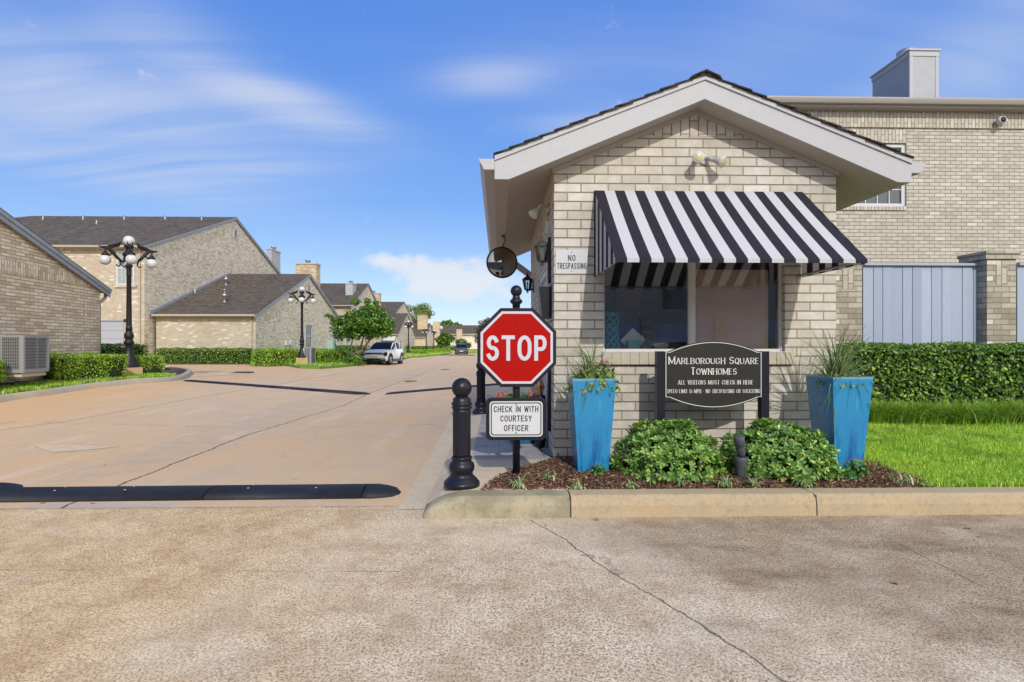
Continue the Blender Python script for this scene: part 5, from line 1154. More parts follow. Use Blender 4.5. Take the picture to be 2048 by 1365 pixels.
# ------------------------------------------------------------------ townhouses on the left side of the street
def house(label, loc, rz, L, y0, yr, y1, z0, ze, zr, group='gabled brick townhouses along the left side', name='townhouse', band=True, front=None, side=None, hip=0.0, vent=None, oh=.38, gutter=True, band_z=None, left_oh=.3, gable_hole=None, detail=True, down=True):
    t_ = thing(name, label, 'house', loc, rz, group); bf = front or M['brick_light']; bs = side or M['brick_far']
    wf = MB()
    wf.quad([(-L, y0, z0), (0, y0, z0), (0, y0, ze - .30), (-L, y0, ze - .30)]); wf.quad([(-L, y0 - .02, ze - .30), (0, y0 - .02, ze - .30), (0, y0 - .02, ze), (-L, y0 - .02, ze)], sw=True)
    w1 = wf.build('front_wall', bf, t_)
    sz = lambda y: ze + (zr - ze) * ((y - y0) / (yr - y0) if y < yr else (y1 - y) / (y1 - yr))
    ws = MB(); bz = band_z if band_z is not None else ze - .02
    ws.quad([(0, y0, z0), (0, y1, z0), (0, y1, bz - .0), (0, y0, bz)]);
    yA = y0 + (bz + .30 - ze) / (zr - ze) * (yr - y0); yB = y1 - (bz + .30 - ze) / (zr - ze) * (y1 - yr)
    yA = max(yA, y0); yB = min(yB, y1)
    ws.quad([(.012, y0, bz), (.012, y1, bz), (.012, y1, ze + .02), (.012, yB, bz + .30), (.012, yA, bz + .30), (.012, y0, ze + .02)], sw=True)
    ws.quad([(0, y0, bz), (.012, y0, bz), (.012, y1, bz), (0, y1, bz)])
    ws.quad([(0, yA, bz + .30), (0, yB, bz + .30), (0, yr, zr + .0)])
    ws.quad([(-L, y1, z0), (0, y1, z0), (0, y1, ze), (-L, y1, ze)][::-1])
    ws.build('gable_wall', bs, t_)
    k = (zr - ze) / (yr - y0); ya, yb = y0 - oh, y1 + oh; za = ze - .02; zb = zr + .10; zA = zb - k * (yr - ya); k2 = (zr - ze) / (y1 - yr); zB = zb - k2 * (yb - yr); xo = .14; xl = -L - left_oh
    r = MB(); hx = xl + hip
    r.quad([(xl, ya, zA), (xo, ya, zA), (xo, yr, zb), (hx, yr, zb)]); r.quad([(xo, yb, zB), (xl, yb, zB), (hx, yr, zb), (xo, yr, zb)])
    if hip: r.quad([(xl, yb, zB), (xl, ya, zA), (hx, yr, zb)])
    r.quad([(xl, ya, zA - .03), (xo, ya, zA - .03), (xo, ya, zA), (xl, ya, zA)]); r.quad([(xo, yr, zb - .03), (xo, yr, zb), (xo, ya, zA), (xo, ya, zA - .03)][::-1]); r.quad([(xo, yb, zB - .03), (xo, yb, zB), (xo, yr, zb), (xo, yr, zb - .03)][::-1])
    rf_ = r.build('roof', M['shingle'], t_)
    hgt = .24
    for (yy0, zz0, yy1, zz1, fl) in ((ya, zA, yr, zb, 0), (yb, zB, yr, zb, 1)):
        b = MB(); poly = [(yy0, zz0 - .031), (yy1, zz1 - .031), (yy1, zz1 - hgt), (yy0, zz0 - hgt)]
        b.prism(poly[::-1] if not fl else poly, 'x', .06, xo - .02); 
        poly = [(yy0, zz0 - .031), (yy1, zz1 - .031), (yy1, zz1 - .13), (yy0, zz0 - .13)]
        b.prism(poly[::-1] if not fl else poly, 'x', xo - .019, xo + .008); b.build('bargeboard', M['trim_blue'], t_)
    f = MB(); f.box(xl, xo - .03, ya + .03, y0 - .001, zA - .16, zA - .035); f.box(xl, xo - .03, ya - .10, ya + .029, zA - .12, zA - .01)
    f.build('gutter', M['gutter'], t_)
    if down: 
        for yy in ((y0,) ): MB().box(-.28, -.20, yy - .10, yy - .03, z0, ze - .15).tube([(-.24, yy - .06, ze - .2), (-.24, yy - .30, zA - .08)], .035).build('downpipe', M['gutter'], t_)
    if vent:
        vy, vz, ry, rz_ = vent; v = MB(); n = 28
        ring = lambda a, b_, x_: [(x_, vy + a * math.cos(2 * math.pi * q / n), vz + b_ * math.sin(2 * math.pi * q / n)) for q in range(n)]
        o1, i1, i0 = ring(ry, rz_, .05), ring(ry * .74, rz_ * .8, .05), ring(ry * .74, rz_ * .8, .005); o0 = ring(ry, rz_, 0)
        for q in range(n): v.quad([o1[q], o1[(q + 1) % n], i1[(q + 1) % n], i1[q]]); v.quad([i1[q], i1[(q + 1) % n], i0[(q + 1) % n], i0[q]]); v.quad([o0[q], o0[(q + 1) % n], o1[(q + 1) % n], o1[q]])
        vv = v.build('gable_vent', M['trim'], t_); lv = MB().quad(ring(ry * .75, rz_ * .81, .008))
        for q in range(9):
            z_ = vz - rz_ * .72 + rz_ * 1.44 * q / 8; w_ = ry * .72 * math.sqrt(max(0, 1 - ((z_ - vz) / (rz_ * .8)) ** 2)); lv.box(.009, .035, vy - w_, vy + w_, z_ - .012, z_ + .012)
        lv.build('louvre', M['trim_blue'], vv)
    return t_, rf_, w1
def chimney(par, px0, px1, D, py_top, depth, mt, zb, cap=None, flue=True):
    """world-placed chimney turned into the parent's space (parents here are unrotated)"""
    X0, Y0_, _ = at(px0, 600, D); X1, _, _ = at(px1, 600, D); zt = zat(py_top, D); lx, ly = par.location.x, par.location.y
    c = MB().box(X0 - lx, X1 - lx, Y0_ - ly, Y0_ - ly + depth, zb, zt - .12, skip='b').build('chimney', mt, par)
    MB().box(X0 - lx - .06, X1 - lx + .06, Y0_ - ly - .06, Y0_ - ly + depth + .06, zt - .12, zt).build('chimney_cap', cap or M['trim'], c)
    if flue: MB().lathe([(.20, zt), (.20, zt + .22), (.26, zt + .24), (.26, zt + .30), (.1, zt + .36)], 16, ((X0 + X1) / 2 - lx, Y0_ - ly + depth / 2, 0)).build('flue_cap', M['metal'], c)
    return c
def roof_pipe(par, x, y, z, h=.45, r=.045, wide=False):
    mb = MB().tube([(x, y, z - .1), (x, y, z + h)], r, 10); mb.lathe([(r * 2.4, z - .03), (r * 1.4, z + .06), (r, z + .10)], 12, (x, y, 0), cap=False)
    if wide: mb.lathe([(r * 1.5, z + h * .35), (r * 3.0, z + h * .5), (r * 3.0, z + h * .62), (r * 1.2, z + h * .75)], 14, (x, y, 0)).lathe([(r * 1.6, z + h * .98), (r * 2.4, z + h * 1.02), (r * .5, z + h * 1.12)], 14, (x, y, 0))
    return mb.build('roof_pipe', M['metal'], par)
# house 1: nearest left, turned slightly, gable towards the street
Bx, By, _ = at(200, 600, 16.0)
ze1 = zat(575, 16.0) - .02
h1, _, _ = house('nearest brick house at the left frame edge, its plain gable wall behind the air conditioner', (Bx, By, 0), R_(6.74), 9.0, -14.0, -7.0, 0.0, .3, ze1, ze1 + .335 * 7.0, oh=.30, down=False, side=M['brick_tan'])
MB().prism([(y_, ze1 + z_) for y_, z_ in ((.23, -.13), (.33, -.13), (.40, -.04), (.40, .0), (.23, .0))], 'x', -3.0, .12).build('gutter', M['gutter'], h1)
MB().tube([(-.02, .32, ze1 - .12), (-.02, .30, ze1 - .26), (-.04, .16, ze1 - .38), (-.06, .07, ze1 - .46), (-.06, .06, .4)], .045, 10).build('downpipe', M['gutter'], h1)
y_ = -.75; mbp = MB()
for (za_, zb_) in ((.6, 1.45), (1.55, 2.15), (2.22, 2.62)): mbp.box(.001, .012, y_ - .018, y_ + .018, za_, zb_)
mbp.build('mortar_joint', M['brick_light'], h1)
# house 2: two storeys with the long roof
Y2, D2 = atX(289, -21.0); yr2, Dr2 = atX(470, -21.0); ze2 = zat(492, D2); zr2 = zat(437, Dr2); X2 = -21.0
L2 = X2 - (-42.5)
vy, vD = atX(470, X2)
h2, rf2, _ = house('two storey brick house with a long brown roof and an oval gable vent', (X2, Y2, 0), 0, 22.0, 0, yr2 - Y2, 2 * (yr2 - Y2), .2, ze2, zr2, hip=6.5, vent=(atX(470.5, X2)[0] - Y2, zat(468, Dr2), .30, .42))
yl = lambda px: atX(px, X2)[0] - Y2
def front_rect(px0, px1, Yw, ox): return atY(px0, Yw)[0] - ox, atY(px1, Yw)[0] - ox
a, b = front_rect(234, 270, Y2, X2); Df = atY(250, Y2)[1]
window(h2, a, b, -.01, zat(571, Df), zat(503, Df), M['white'], M['glass_pale'], 4, 4, .09)
MB().box(a - .12, b + .12, -.10, -.001, zat(573.5, Df) - .06, zat(571, Df) - .0).build('window_sill', M['brick_light'], h2)
a, b = front_rect(120, 248, Y2, X2); z1g = zat(643, Df)
gd = MB(); zc_ = .25
while zc_ < z1g - .3: gd.box(a, b, -.03, -.002, zc_ + .008, min(zc_ + .49, z1g - .01)); zc_ += .5
gdo = gd.build('garage_door', M['garage'], h2); MB().box(a, b, -.012, -.001, .2, z1g).build('door_backing', M['trim_blue'], gdo)
MB().box(a - .1, b + .1, -.06, -.001, z1g, z1g + .07).build('lintel', M['trim_blue'], h2)
bd = MB()
for (pa, pb) in ((595, 618), (629, 643)): bd.quad([(a, -.012, zat(pb, Df)), (b + .35, -.012, zat(pb, Df)), (b + .35, -.012, zat(pa, Df)), (a, -.012, zat(pa, Df))], sw=True)
bd.build('brick_band', M['brick_light'], h2)
def on_slope(par, px, py, h, wide=False, y0=0, ze_=None, zr_=None, yr_=None, Yo=0, Xo=0):
    # find the point of the front roof slope seen at this pixel
    best = None
    for k in range(400):
        yy = -.3 + (yr_ + .3) * k / 399; Dp = atY(px, Yo + yy)[1]; zz_ = ze_ + .1 + (zr_ - ze_) * yy / yr_; e = abs(zat(py, Dp) - zz_)
        if best is None or e < best[0]: best = (e, atY(px, Yo + yy)[0] - Xo, yy, zz_)
    return roof_pipe(par, best[1], best[2], best[3], h, .045 if wide else .05, wide)
for px, py in ((86, 440), (166, 440), (193, 448.5), (248, 440), (330, 440), (403, 441)): on_slope(h2, px, py, .32, ze_=ze2, zr_=zr2, yr_=yr2 - Y2, Yo=Y2, Xo=X2)
MB().tube([(b + .22, -.10, zat(645, Df)), (b + .22, -.22, zat(640, Df))], .03).lathe([(.05, 0), (.09, .12), (.02, .2)], 8, (b + .22, -.24, zat(645, Df))).build('porch_lantern', M['black'], h2)
# house 3: single storey wing with its gable to the street
D3 = 33.0; X3, Y3, _ = at(512, 600, D3); yr3, Dr3 = atX(618, X3); ze3 = zat(628, D3); zr3 = zat(551, Dr3)
h3, rf3, _ = house('single storey brick wing with brown roof, white roof vents and a tall oval gable vent', (X3, Y3, 0), 0, X3 - X2 - .15, 0, yr3 - Y3, 2 * (yr3 - Y3), .15, ze3, zr3, vent=(atX(617, X3)[0] - Y3, zat(583, atX(617, X3)[1]), .34, .62), left_oh=.0)
for px, py, w_ in ((452, 570, 1), (449, 604, 1), (390, 586, 0)): on_slope(h3, px, py, .75 if w_ else .32, bool(w_), ze_=ze3, zr_=zr3, yr_=yr3 - Y3, Yo=Y3, Xo=X3)
fl = MB(); k3 = (zr3 - ze3) / (yr3 - Y3)       # pale flashing where the wing's roof meets the taller house
fl.prism([(-.45, ze3 - .1), (yr3 - Y3 + .2, zr3 + .12), (yr3 - Y3 + .2, zr3 + .30), (-.45, ze3 + .12)], 'x', -(X3 - X2) + .012, -(X3 - X2) + .06)
fl.build('flashing', M['trim_blue'], h3)
# openings in the wing's gable wall
def side_window(par, Xp, px0, px1, py0, py1, Yo, fr=None, gm=None, rail=True, name='window', fw=.10):
    ya, Da = atX(px0, Xp); yb, Db = atX(px1, Xp); z1, z0_ = zat(py0, Da), zat(py1, Da); w_ = MB()
    w_.box(.005, .07, ya - Yo, ya - Yo + fw, z0_, z1).box(.005, .07, yb - Yo - fw, yb - Yo, z0_, z1).box(.005, .07, ya - Yo + fw, yb - Yo - fw, z0_, z0_ + fw).box(.005, .07, ya - Yo + fw, yb - Yo - fw, z1 - fw, z1)
    if rail: w_.box(.005, .05, ya - Yo + fw, yb - Yo - fw, (z0_ + z1) / 2 - .04, (z0_ + z1) / 2 + .04)
    o = w_.build(name, fr or M['trim'], par); MB().quad([(.012, ya - Yo + fw, z0_ + fw), (.012, yb - Yo - fw, z0_ + fw), (.012, yb - Yo - fw, z1 - fw), (.012, ya - Yo + fw, z1 - fw)]).build('pane', gm or M['glass_dark'], o); return o
side_window(h3, X3, 609, 623, 648, 697, Y3); side_window(h3, X3, 664, 673, 664, 697, Y3)
YB3 = atX(670, X3)[0]
for px in (572, 580):
    ya, Da = atX(px, X3); o = MB().box(.01, .14, ya - .22, ya + .22, zat(691, Da), zat(682, Da)).tube([(.06, ya, zat(691, Da)), (.06, ya, .3)], .03).build('meter_box', M['lamp_grey'], h3); o.location = (0, -Y3, 0)
# chimneys seen behind these houses belong to the next ones
def far_house(label, px_c, px_r, D, py_e, py_r, Lx, z0=0, dxr=None, **kw):
    X_, Y_, _ = at(px_c, 600, D); yr_, Dr = atX(px_r, X_); ze_, zr_ = zat(py_e, D), zat(py_r, Dr)
    return house(label, (X_, Y_, 0), 0, Lx, 0, yr_ - Y_, 2 * (yr_ - Y_), z0, ze_, zr_, **kw) + (X_, Y_)
h4, _, _, X4, Y4 = far_house('dark roofed two storey house with a painted chimney behind the leafy tree', 703, 736, 60, 610, 569, 10.5, front=M['brick_light'], down=False)
chimney(h4, 533, 543, 52, 497, 2.1, M['wood_chim'], 5.5); chimney(h4, 591, 632, 48, 526, 1.1, M['brick_chim'], 4.0)
chimney(h4, 691, 705, 63, 566, 1.7, M['wood_chim'], 6.0)
h4b, _, _, _, _ = far_house('low brick wing behind the tree beside the dark roofed two storey house', 680, 712, 55, 655, 628, 6, down=False)
chimney(h4b, 733, 759, 76, 586, 1.0, M['brick_chim'], 2.0)
side_window(h4b, h4b.location.x, 690, 698, 664, 700, h4b.location.y, gm=M['glass_pale'])
h5b, _, _, _, _ = far_house('tall grey gabled house rising behind the middle of the left row', 779, 808, 97, 640, 605, 12, down=False)
h5, _, _, X5, Y5 = far_house('house with a steep grey gable right behind the white car', 795, 814, 80, 668, 628, 9, down=False)
for a_, b_ in ((799, 803), (806, 809)): side_window(h5, X5, a_, b_, 680, 702, Y5, fw=.14, rail=False)
awn = MB().quad([(-2.2, -1.0, 2.15), (-.2, -1.0, 2.15), (-.2, -.03, 2.8), (-2.2, -.03, 2.8)]).quad([(-2.2, -1.0, 2.0), (-.2, -1.0, 2.0), (-.2, -1.0, 2.15), (-2.2, -1.0, 2.15)]); awn.build('porch_canopy', M['white'], h5)
h6, _, _, X6, Y6 = far_house('far brick house with a square brick chimney behind the third street lamp', 851, 860, 118, 674, 648, 12, down=False)
chimney(h6, 835, 854, 122, 631, 1.3, M['brick_chim'], 4.0, flue=False)
h6b, _, _, X6b, _ = far_house('narrow far house with a pale brick chimney next to the small round tree', 868, 873, 150, 672, 652, 9, down=False)
chimney(h6b, 865.5, 879, 150, 644, 1.5, M['brick_chim'], .0, flue=False)
# building closing the street: its long side faces us
XA, YA, _ = at(868, 600, 175); XB, _, _ = at(1120, 600, 175); Wd = XB - XA; zE_, zR_ = zat(668.5, 175), zat(651, 181)
h7 = thing('townhouse', 'long cream house with a grey roof closing the end of the street', 'house', (XB, YA, 0))
MB().quad([(-Wd, 0, -1), (0, 0, -1), (0, 0, zE_), (-Wd, 0, zE_)]).box(-Wd, 0, .01, 12, -1, zE_, skip='tbf').build('wall', simple('cream_render', (.62, .58, .48), .8), h7)
MB().quad([(-Wd - .5, -.6, zE_), (.5, -.6, zE_), (.5, 6, zR_), (-Wd - .5, 6, zR_)]).quad([(-Wd - .5, 12.6, zE_), (.5, 12.6, zE_), (.5, 6, zR_), (-Wd - .5, 6, zR_)][::-1]).build('roof', M['shingle'], h7)
MB().box(-Wd - .5, .5, -.75, -.6, zE_ - .25, zE_ + .05).build('gutter', M['gutter'], h7)
chimney(h7, 913, 924, 172, 659, 1.5, M['brick_chim'], 0, flue=False)
for px in (884, 897, 934): window(h7, at(px, 0, 175)[0] - XB - .7, at(px, 0, 175)[0] - XB + .7, -.02, .6, 2.3, M['white'], M['glass_pale'], 2, 2, .15)
o = MB().lathe([(.5, 0), (.45, -.08), (.15, -.14)][::-1], 20, axis='y').build('satellite_dish', M['white'], loc=at(882, 656, 140)); o.rotation_euler = (.3, 0, .1); tag(o, 'small white dish on the roof left of the street closing house', 'satellite dish')
mb = MB().tube([(0, .05, 0), (0, .6, -.9), (0, .6, -3)], .05); mm = mb.build('mast', M['metal'], o)

# ------------------------------------------------------------------ air conditioners
def ac_unit(label, loc, rz, w_, d_, h_, pad=.10, group=None):
    t_ = thing('air_conditioner', label, 'air conditioner', loc, rz, group)
    MB().box(-w_ / 2 + .06, w_ / 2 - .06, -d_ / 2 + .06, d_ / 2 - .06, -.05, pad - .03).build('pad', M['concrete_pale'], t_)
    r = .06; co = rrect(0, 0, w_ / 2, d_ / 2, r, 5)
    MB().prism(rrect(0, 0, w_ / 2 - .035, d_ / 2 - .035, r, 5), 'z', pad + .04, pad + h_ - .06).build('coil', M['interior_dark'], t_)
    MB().prism(co, 'z', pad - .03, pad + .05).prism(co, 'z', pad + h_ - .05, pad + h_).build('casing', M['ac_grey'], t_)
    for sx in (-1, 1):
        for sy in (-1, 1): MB().prism(rrect(sx * (w_ / 2 - .055), sy * (d_ / 2 - .055), .054, .054, .045, 4), 'z', pad + .0501, pad + h_ - .0501).build('corner_post', M['ac_grey'], t_)
    lo = MB()
    for face in range(4):
        W_ = w_ if face % 2 == 0 else d_; off_ = (d_ if face % 2 == 0 else w_) / 2; a = face * math.pi / 2
        nx = int((W_ - .2) / .034); nz = int((h_ - .12) / .062)
        def P(u, n_, z): x, y = u, -off_ + n_; return (x * math.cos(a) - y * math.sin(a), x * math.sin(a) + y * math.cos(a), z)
        for sgn in (-1, 1):     # pressed louvre: crossing slanted strips leave diamond openings
            for i in range(nx + 1):
                u0 = -W_ / 2 + .10 + i * (W_ - .2) / nx
                for j in range(nz):
                    za, zb = pad + .06 + j * (h_ - .12) / nz, pad + .06 + (j + 1) * (h_ - .12) / nz; s0 = .0075 * sgn * (1 if j % 2 else -1)
                    lo.quad([P(u0 - s0 - .0045, .004 + .001 * (sgn > 0), za), P(u0 - s0 + .0045, .004 + .001 * (sgn > 0), za), P(u0 + s0 + .0045, .004 + .001 * (sgn > 0), zb), P(u0 + s0 - .0045, .004 + .001 * (sgn > 0), zb)])
        for j in range(0, nz, 1):
            z_ = pad + .06 + j * (h_ - .12) / nz; lo.quad([P(-W_ / 2 + .1, .008, z_), P(W_ / 2 - .1, .008, z_), P(W_ / 2 - .1, .008, z_ + .006), P(-W_ / 2 + .1, .008, z_ + .006)])
        lo.quad([P(-.015, -.0, pad + .05), P(.015, -.0, pad + .05), P(.015, -.0, pad + h_ - .05), P(-.015, -.0, pad + h_ - .05)])
    lo.build('louvre', M['ac_grey'], t_)
    MB().box(-w_ / 2 + .012, -w_ / 2 + .10, -d_ / 2 - .002, -d_ / 2 - .001, pad + h_ - .14, pad + h_ - .08).build('rating_plate', M['white'], t_)
    return t_
X, Y, _ = at(46, 747, 11.9)
pz = zat(750, 11.9)
ac_unit('large grey air conditioner with louvred sides in front of the nearest brick house', (X - .43 * math.cos(R_(6.7)) - .43 * math.sin(R_(6.7)), Y + .43 * math.cos(R_(6.7)) - .43 * math.sin(R_(6.7)), pz), R_(6.7), .86, .86, .80, .07)
X, Y, _ = at(619, 720, 29.6); ac_unit('small air conditioner half hidden behind the second street lamp', (X, Y, .25), 0, .45, .8, .9, .1)
# utility pedestals by the hedge
X, Y, _ = at(661, 700, 36)
o = MB().frust((.28, .2), (.20, .16), 0, zat(681, 36) - .3).build('utility_box', M['util_green'], loc=(X, Y, .32)); tag(o, 'pale green utility box behind the hedge left of the leafy tree', 'utility box')
# ------------------------------------------------------------------ foliage builders
def hedge(label, corners, z0, z1, leaf, m, dens=1.0, name='hedge', round_=.12, group=None, quads=True, rough=.04, cat='hedge', taper=.0, lat=None):
    """corners: 4 ground points (counter-clockwise, near-left first); leaves spread through the outer shell of a twiggy body"""
    C = [Vector((c[0], c[1], 0)) for c in corners]; ctr = sum(C, Vector()) / 4; H = z1 - z0
    t_ = thing(name, label, cat, (ctr.x, ctr.y, z0), 0, group); C = [c - ctr for c in C]
    def bil(u, v): return (C[0] * (1 - u) + C[1] * u) * (1 - v) + (C[3] * (1 - u) + C[2] * u) * v
    Lu = ((C[1] - C[0]).length + (C[2] - C[3]).length) / 2; Lv = ((C[3] - C[0]).length + (C[2] - C[1]).length) / 2
    core = MB(); ins = min(leaf * 1.9, Lv * .3, H * .3); iu, iv = min(ins / Lu, .4), min(ins / Lv, .4)
    P = [bil(iu, iv), bil(1 - iu, iv), bil(1 - iu, 1 - iv), bil(iu, 1 - iv)]; V = [(p.x, p.y, 0) for p in P] + [(p.x, p.y, H - ins) for p in P]
    core.faces(V, [(4, 5, 6, 7), (0, 1, 5, 4), (1, 2, 6, 5), (2, 3, 7, 6), (3, 0, 4, 7)]).build('branches', M['twig'], t_)
    areas = [Lu * H, Lu * H * .35, Lv * H, Lv * H, Lu * Lv]; tot_ = sum(areas); N = int(dens * tot_ / (leaf * leaf) * 3.2); pos = []; nr = []
    Nf = [(C[0] - C[1]).cross(Vector((0, 0, 1))).normalized() * 1.0, (C[2] - C[3]).cross(Vector((0, 0, 1))).normalized() * -1.0]
    fr = RNG.choice(5, N, p=np.array(areas) / tot_); U = RNG.random((N, 3))
    e_f = (C[1] - C[0]).normalized(); nf = Vector((e_f.y, -e_f.x, 0)); e_r = (C[2] - C[1]).normalized(); nrr = Vector((e_r.y, -e_r.x, 0)); e_l = (C[0] - C[3]).normalized(); nl = Vector((e_l.y, -e_l.x, 0)); nb = -nf
    for i in range(N):
        u, v, d = U[i]; f = fr[i]; dep = (d ** 1.6) * leaf * 1.6; z = v * H
        if f == 0: p = bil(u, 0); n = nf
        elif f == 1: p = bil(u, 1); n = nb
        elif f == 2: p = bil(1, u); n = nrr
        elif f == 3: p = bil(0, u); n = nl
        else: p = bil(u, v); z = H; n = Vector((0, 0, 1))
        lump = rough * (math.sin(p.x * 5.1 + z * 3 + z0) + math.sin(p.y * 7.3 + p.x * 2.2) + math.sin((p.x + p.y) * 11 + z * 9) * .6) * .6
        q = Vector((p.x, p.y, z)) + n * (lump - dep)
        # rounded edges
        ez = max(0, z - (H - round_)) / round_
        if f < 4: q -= n * (ez ** 2) * round_ * .7; q -= n * taper * max(0, (1 - z / H) - .3)
        else:
            ed = min(u * Lu, (1 - u) * Lu, v * Lv, (1 - v) * Lv); q.z -= max(0, 1 - ed / round_) ** 2 * round_ * .7
        pos.append(q[:]); nr.append((n * 1.0 + Vector((0, 0, .35)))[:])
    pos = np.array(pos); nr = np.array(nr) + RNG.normal(0, .62, (N, 3)); X, Y, Z = frames(nr)
    T_ = LEAFQ if quads else LEAF
    scatter('foliage', *T_, pos, X, Y, Z, leaf * RNG.uniform(.65, 1.25, N), m, t_); return t_
def seg(pxa, pxb, D0, D1, thick, D0b=None):
    a = at(pxa, 700, D0); b = at(pxb, 700, D1); va = Vector((b[0] - a[0], b[1] - a[1], 0)); n = Vector((-va.y, va.x, 0)).normalized() * thick
    return [(a[0], a[1]), (b[0], b[1]), (b[0] + n.x, b[1] + n.y), (a[0] + n.x, a[1] + n.y)]
# right of the gatehouse: tall clipped hedge with large leaves
hedge('tall leafy dark green hedge in front of the board fence on the right', [(3.74, 8.28), (9.4, 8.28), (9.4, 9.15), (3.74, 9.15)], .25, zat(689, 8.7), .062, M['leaf_hedge'], 1.25, quads=False, rough=.03)
# left side
hedge('clipped box hedge cut off by the left frame edge in front of the air conditioner', seg(-140, -32, 10.75, 11.0, .8), zat(768, 10.9), zat(719.5, 10.9), .040, M['leaf_box'], 1.2)
hedge('wide low clipped hedge between the air conditioner and the first lamp post', seg(113, 258, 13.2, 14.85, .75), zat(768, 13.2), zat(710.5, 13.3), .042, M['leaf_box'], 1.15, rough=.05, taper=.12)
hedge('small cube shaped clipped bush right of the first lamp post', seg(277, 332, 16.2, 16.8, .8), zat(754, 16.4), zat(711.5, 16.4), .042, M['leaf_box'], 1.15, taper=.2)
hedge('darker loose hedge behind the clipped ones along the nearest house', seg(104, 299, 15.4, 18.6, .7), .50, zat(688, 16.8), .062, M['leaf_hedge'], 1.0)
hedge('long leafy hedge along the pale front wall of the single storey wing', seg(306, 494, 31.4, 31.4, 1.0), zat(727, 31.4), zat(697, 31.5), .085, M['leaf_hedge'], 1.05, round_=.2)
hedge('dark hedge piece at the corner of the single storey wing', seg(506, 546, 30.4, 30.4, 1.2), zat(729, 30.4), zat(698.5, 30.5), .085, M['leaf_hedge'], 1.0, round_=.2)
hedge('clipped green hedge left of the second street lamp', seg(540, 600, 27.6, 29.6, 1.3), zat(733, 28), zat(698, 28), .075, M['leaf_box'], 1.0, round_=.2)
hedge('clipped green hedge between the second street lamp and the leafy tree', seg(625, 700, 29.8, 34.5, 1.4), zat(725, 30), zat(700, 31), .085, M['leaf_box'], 1.0, round_=.2)
hedge('dark hedge behind the leafy tree trunk', seg(690, 745, 37, 40, 1.2), .05, zat(692, 38), .10, M['leaf_hedge'], 1.0)
hedge('clipped hedge just right of the white car beside the third lamp', seg(796, 858, 68, 74, 2.2), zat(713, 70), zat(700, 70), .16, M['leaf_box'], 1.0, round_=.3)
hedge('dark hedge row behind the third street lamp', seg(792, 822, 84, 88, 2.2), 0, zat(692, 84), .17, M['leaf_hedge'], 1.0, round_=.3)
hedge('far dark hedge between the third and fourth street lamps', seg(838, 870, 92, 100, 2.2), 0, zat(693, 92), .17, M['leaf_hedge'], 1.0, round_=.3)
hedge('far clipped hedge left of the dark car', seg(858, 902, 92, 110, 2.2), zat(709, 92), zat(699, 92), .2, M['leaf_box'], 1.0, round_=.3)
hedge('farthest low hedge left of the small round trees', seg(872, 918, 128, 134, 3), -.3, zat(692, 128), .24, M['leaf_hedge'], 1.0, round_=.3)
hedge('low hedge at the far end of the street right of the dark car', seg(935, 1000, 140, 140, 3), -.6, zat(699, 140), .24, M['leaf_box'], 1.0, round_=.3)

def tree(label, base, crown, trunks, leaf, m, N, name='tree', group=None, lr=.12, sky=.0):
    """crown: list of (x,y,z,r) clumps in world metres; trunks: list of point lists with radii"""
    t_ = thing(name, label, 'tree', base, 0, group); B = Vector(base)
    tb = MB()
    for pts, r0, r1 in trunks:
        k = len(pts); tb.tube([Vector(p) - B for p in pts], [r0 + (r1 - r0) * i / (k - 1) for i in range(k)], 8)
    tb.build('trunk', M['bark'], t_)
    pos = []; nr = []; rr = np.array([c[3] ** 2 for c in crown]); ch = RNG.choice(len(crown), N, p=rr / rr.sum()); d = RNG.normal(size=(N, 3)); d = norm(d); rad = RNG.uniform(.25, 1, N) ** .5
    C = np.array([c[:3] for c in crown]); Rr = np.array([c[3] for c in crown])
    lum = 1 + .18 * np.sin(d[:, 0] * 6 + ch) + .15 * np.sin(d[:, 2] * 7 + ch * 2) + .12 * np.sin(d[:, 1] * 9 + ch)
    P = C[ch] + d * (Rr[ch] * rad * lum)[:, None] * np.array([1, 1, .8]) - np.array(base)
    nn = d * .8 + np.array([0, 0, .5]) + RNG.normal(0, .6, (N, 3)); X, Y, Z = frames(nn, .3)
    scatter('crown', *LEAFQ, P, X, Y, Z, leaf * RNG.uniform(.6, 1.3, N), m, t_); return t_
def clumps(px0, px1, py0, py1, D, n, r0, r1, dd, shape=None, seed=1):
    rs = np.random.default_rng(seed); out = []
    while len(out) < n:
        u, v, w_ = rs.uniform(-1, 1, 3)
        if u * u + v * v * 1.0 + w_ * w_ > 1: continue
        px, py = (px0 + px1) / 2 + u * (px1 - px0) / 2, (py0 + py1) / 2 + v * (py1 - py0) / 2; x, y, z = at(px, py, D + w_ * dd); out.append((x, y, z, rs.uniform(r0, r1)))
    return out
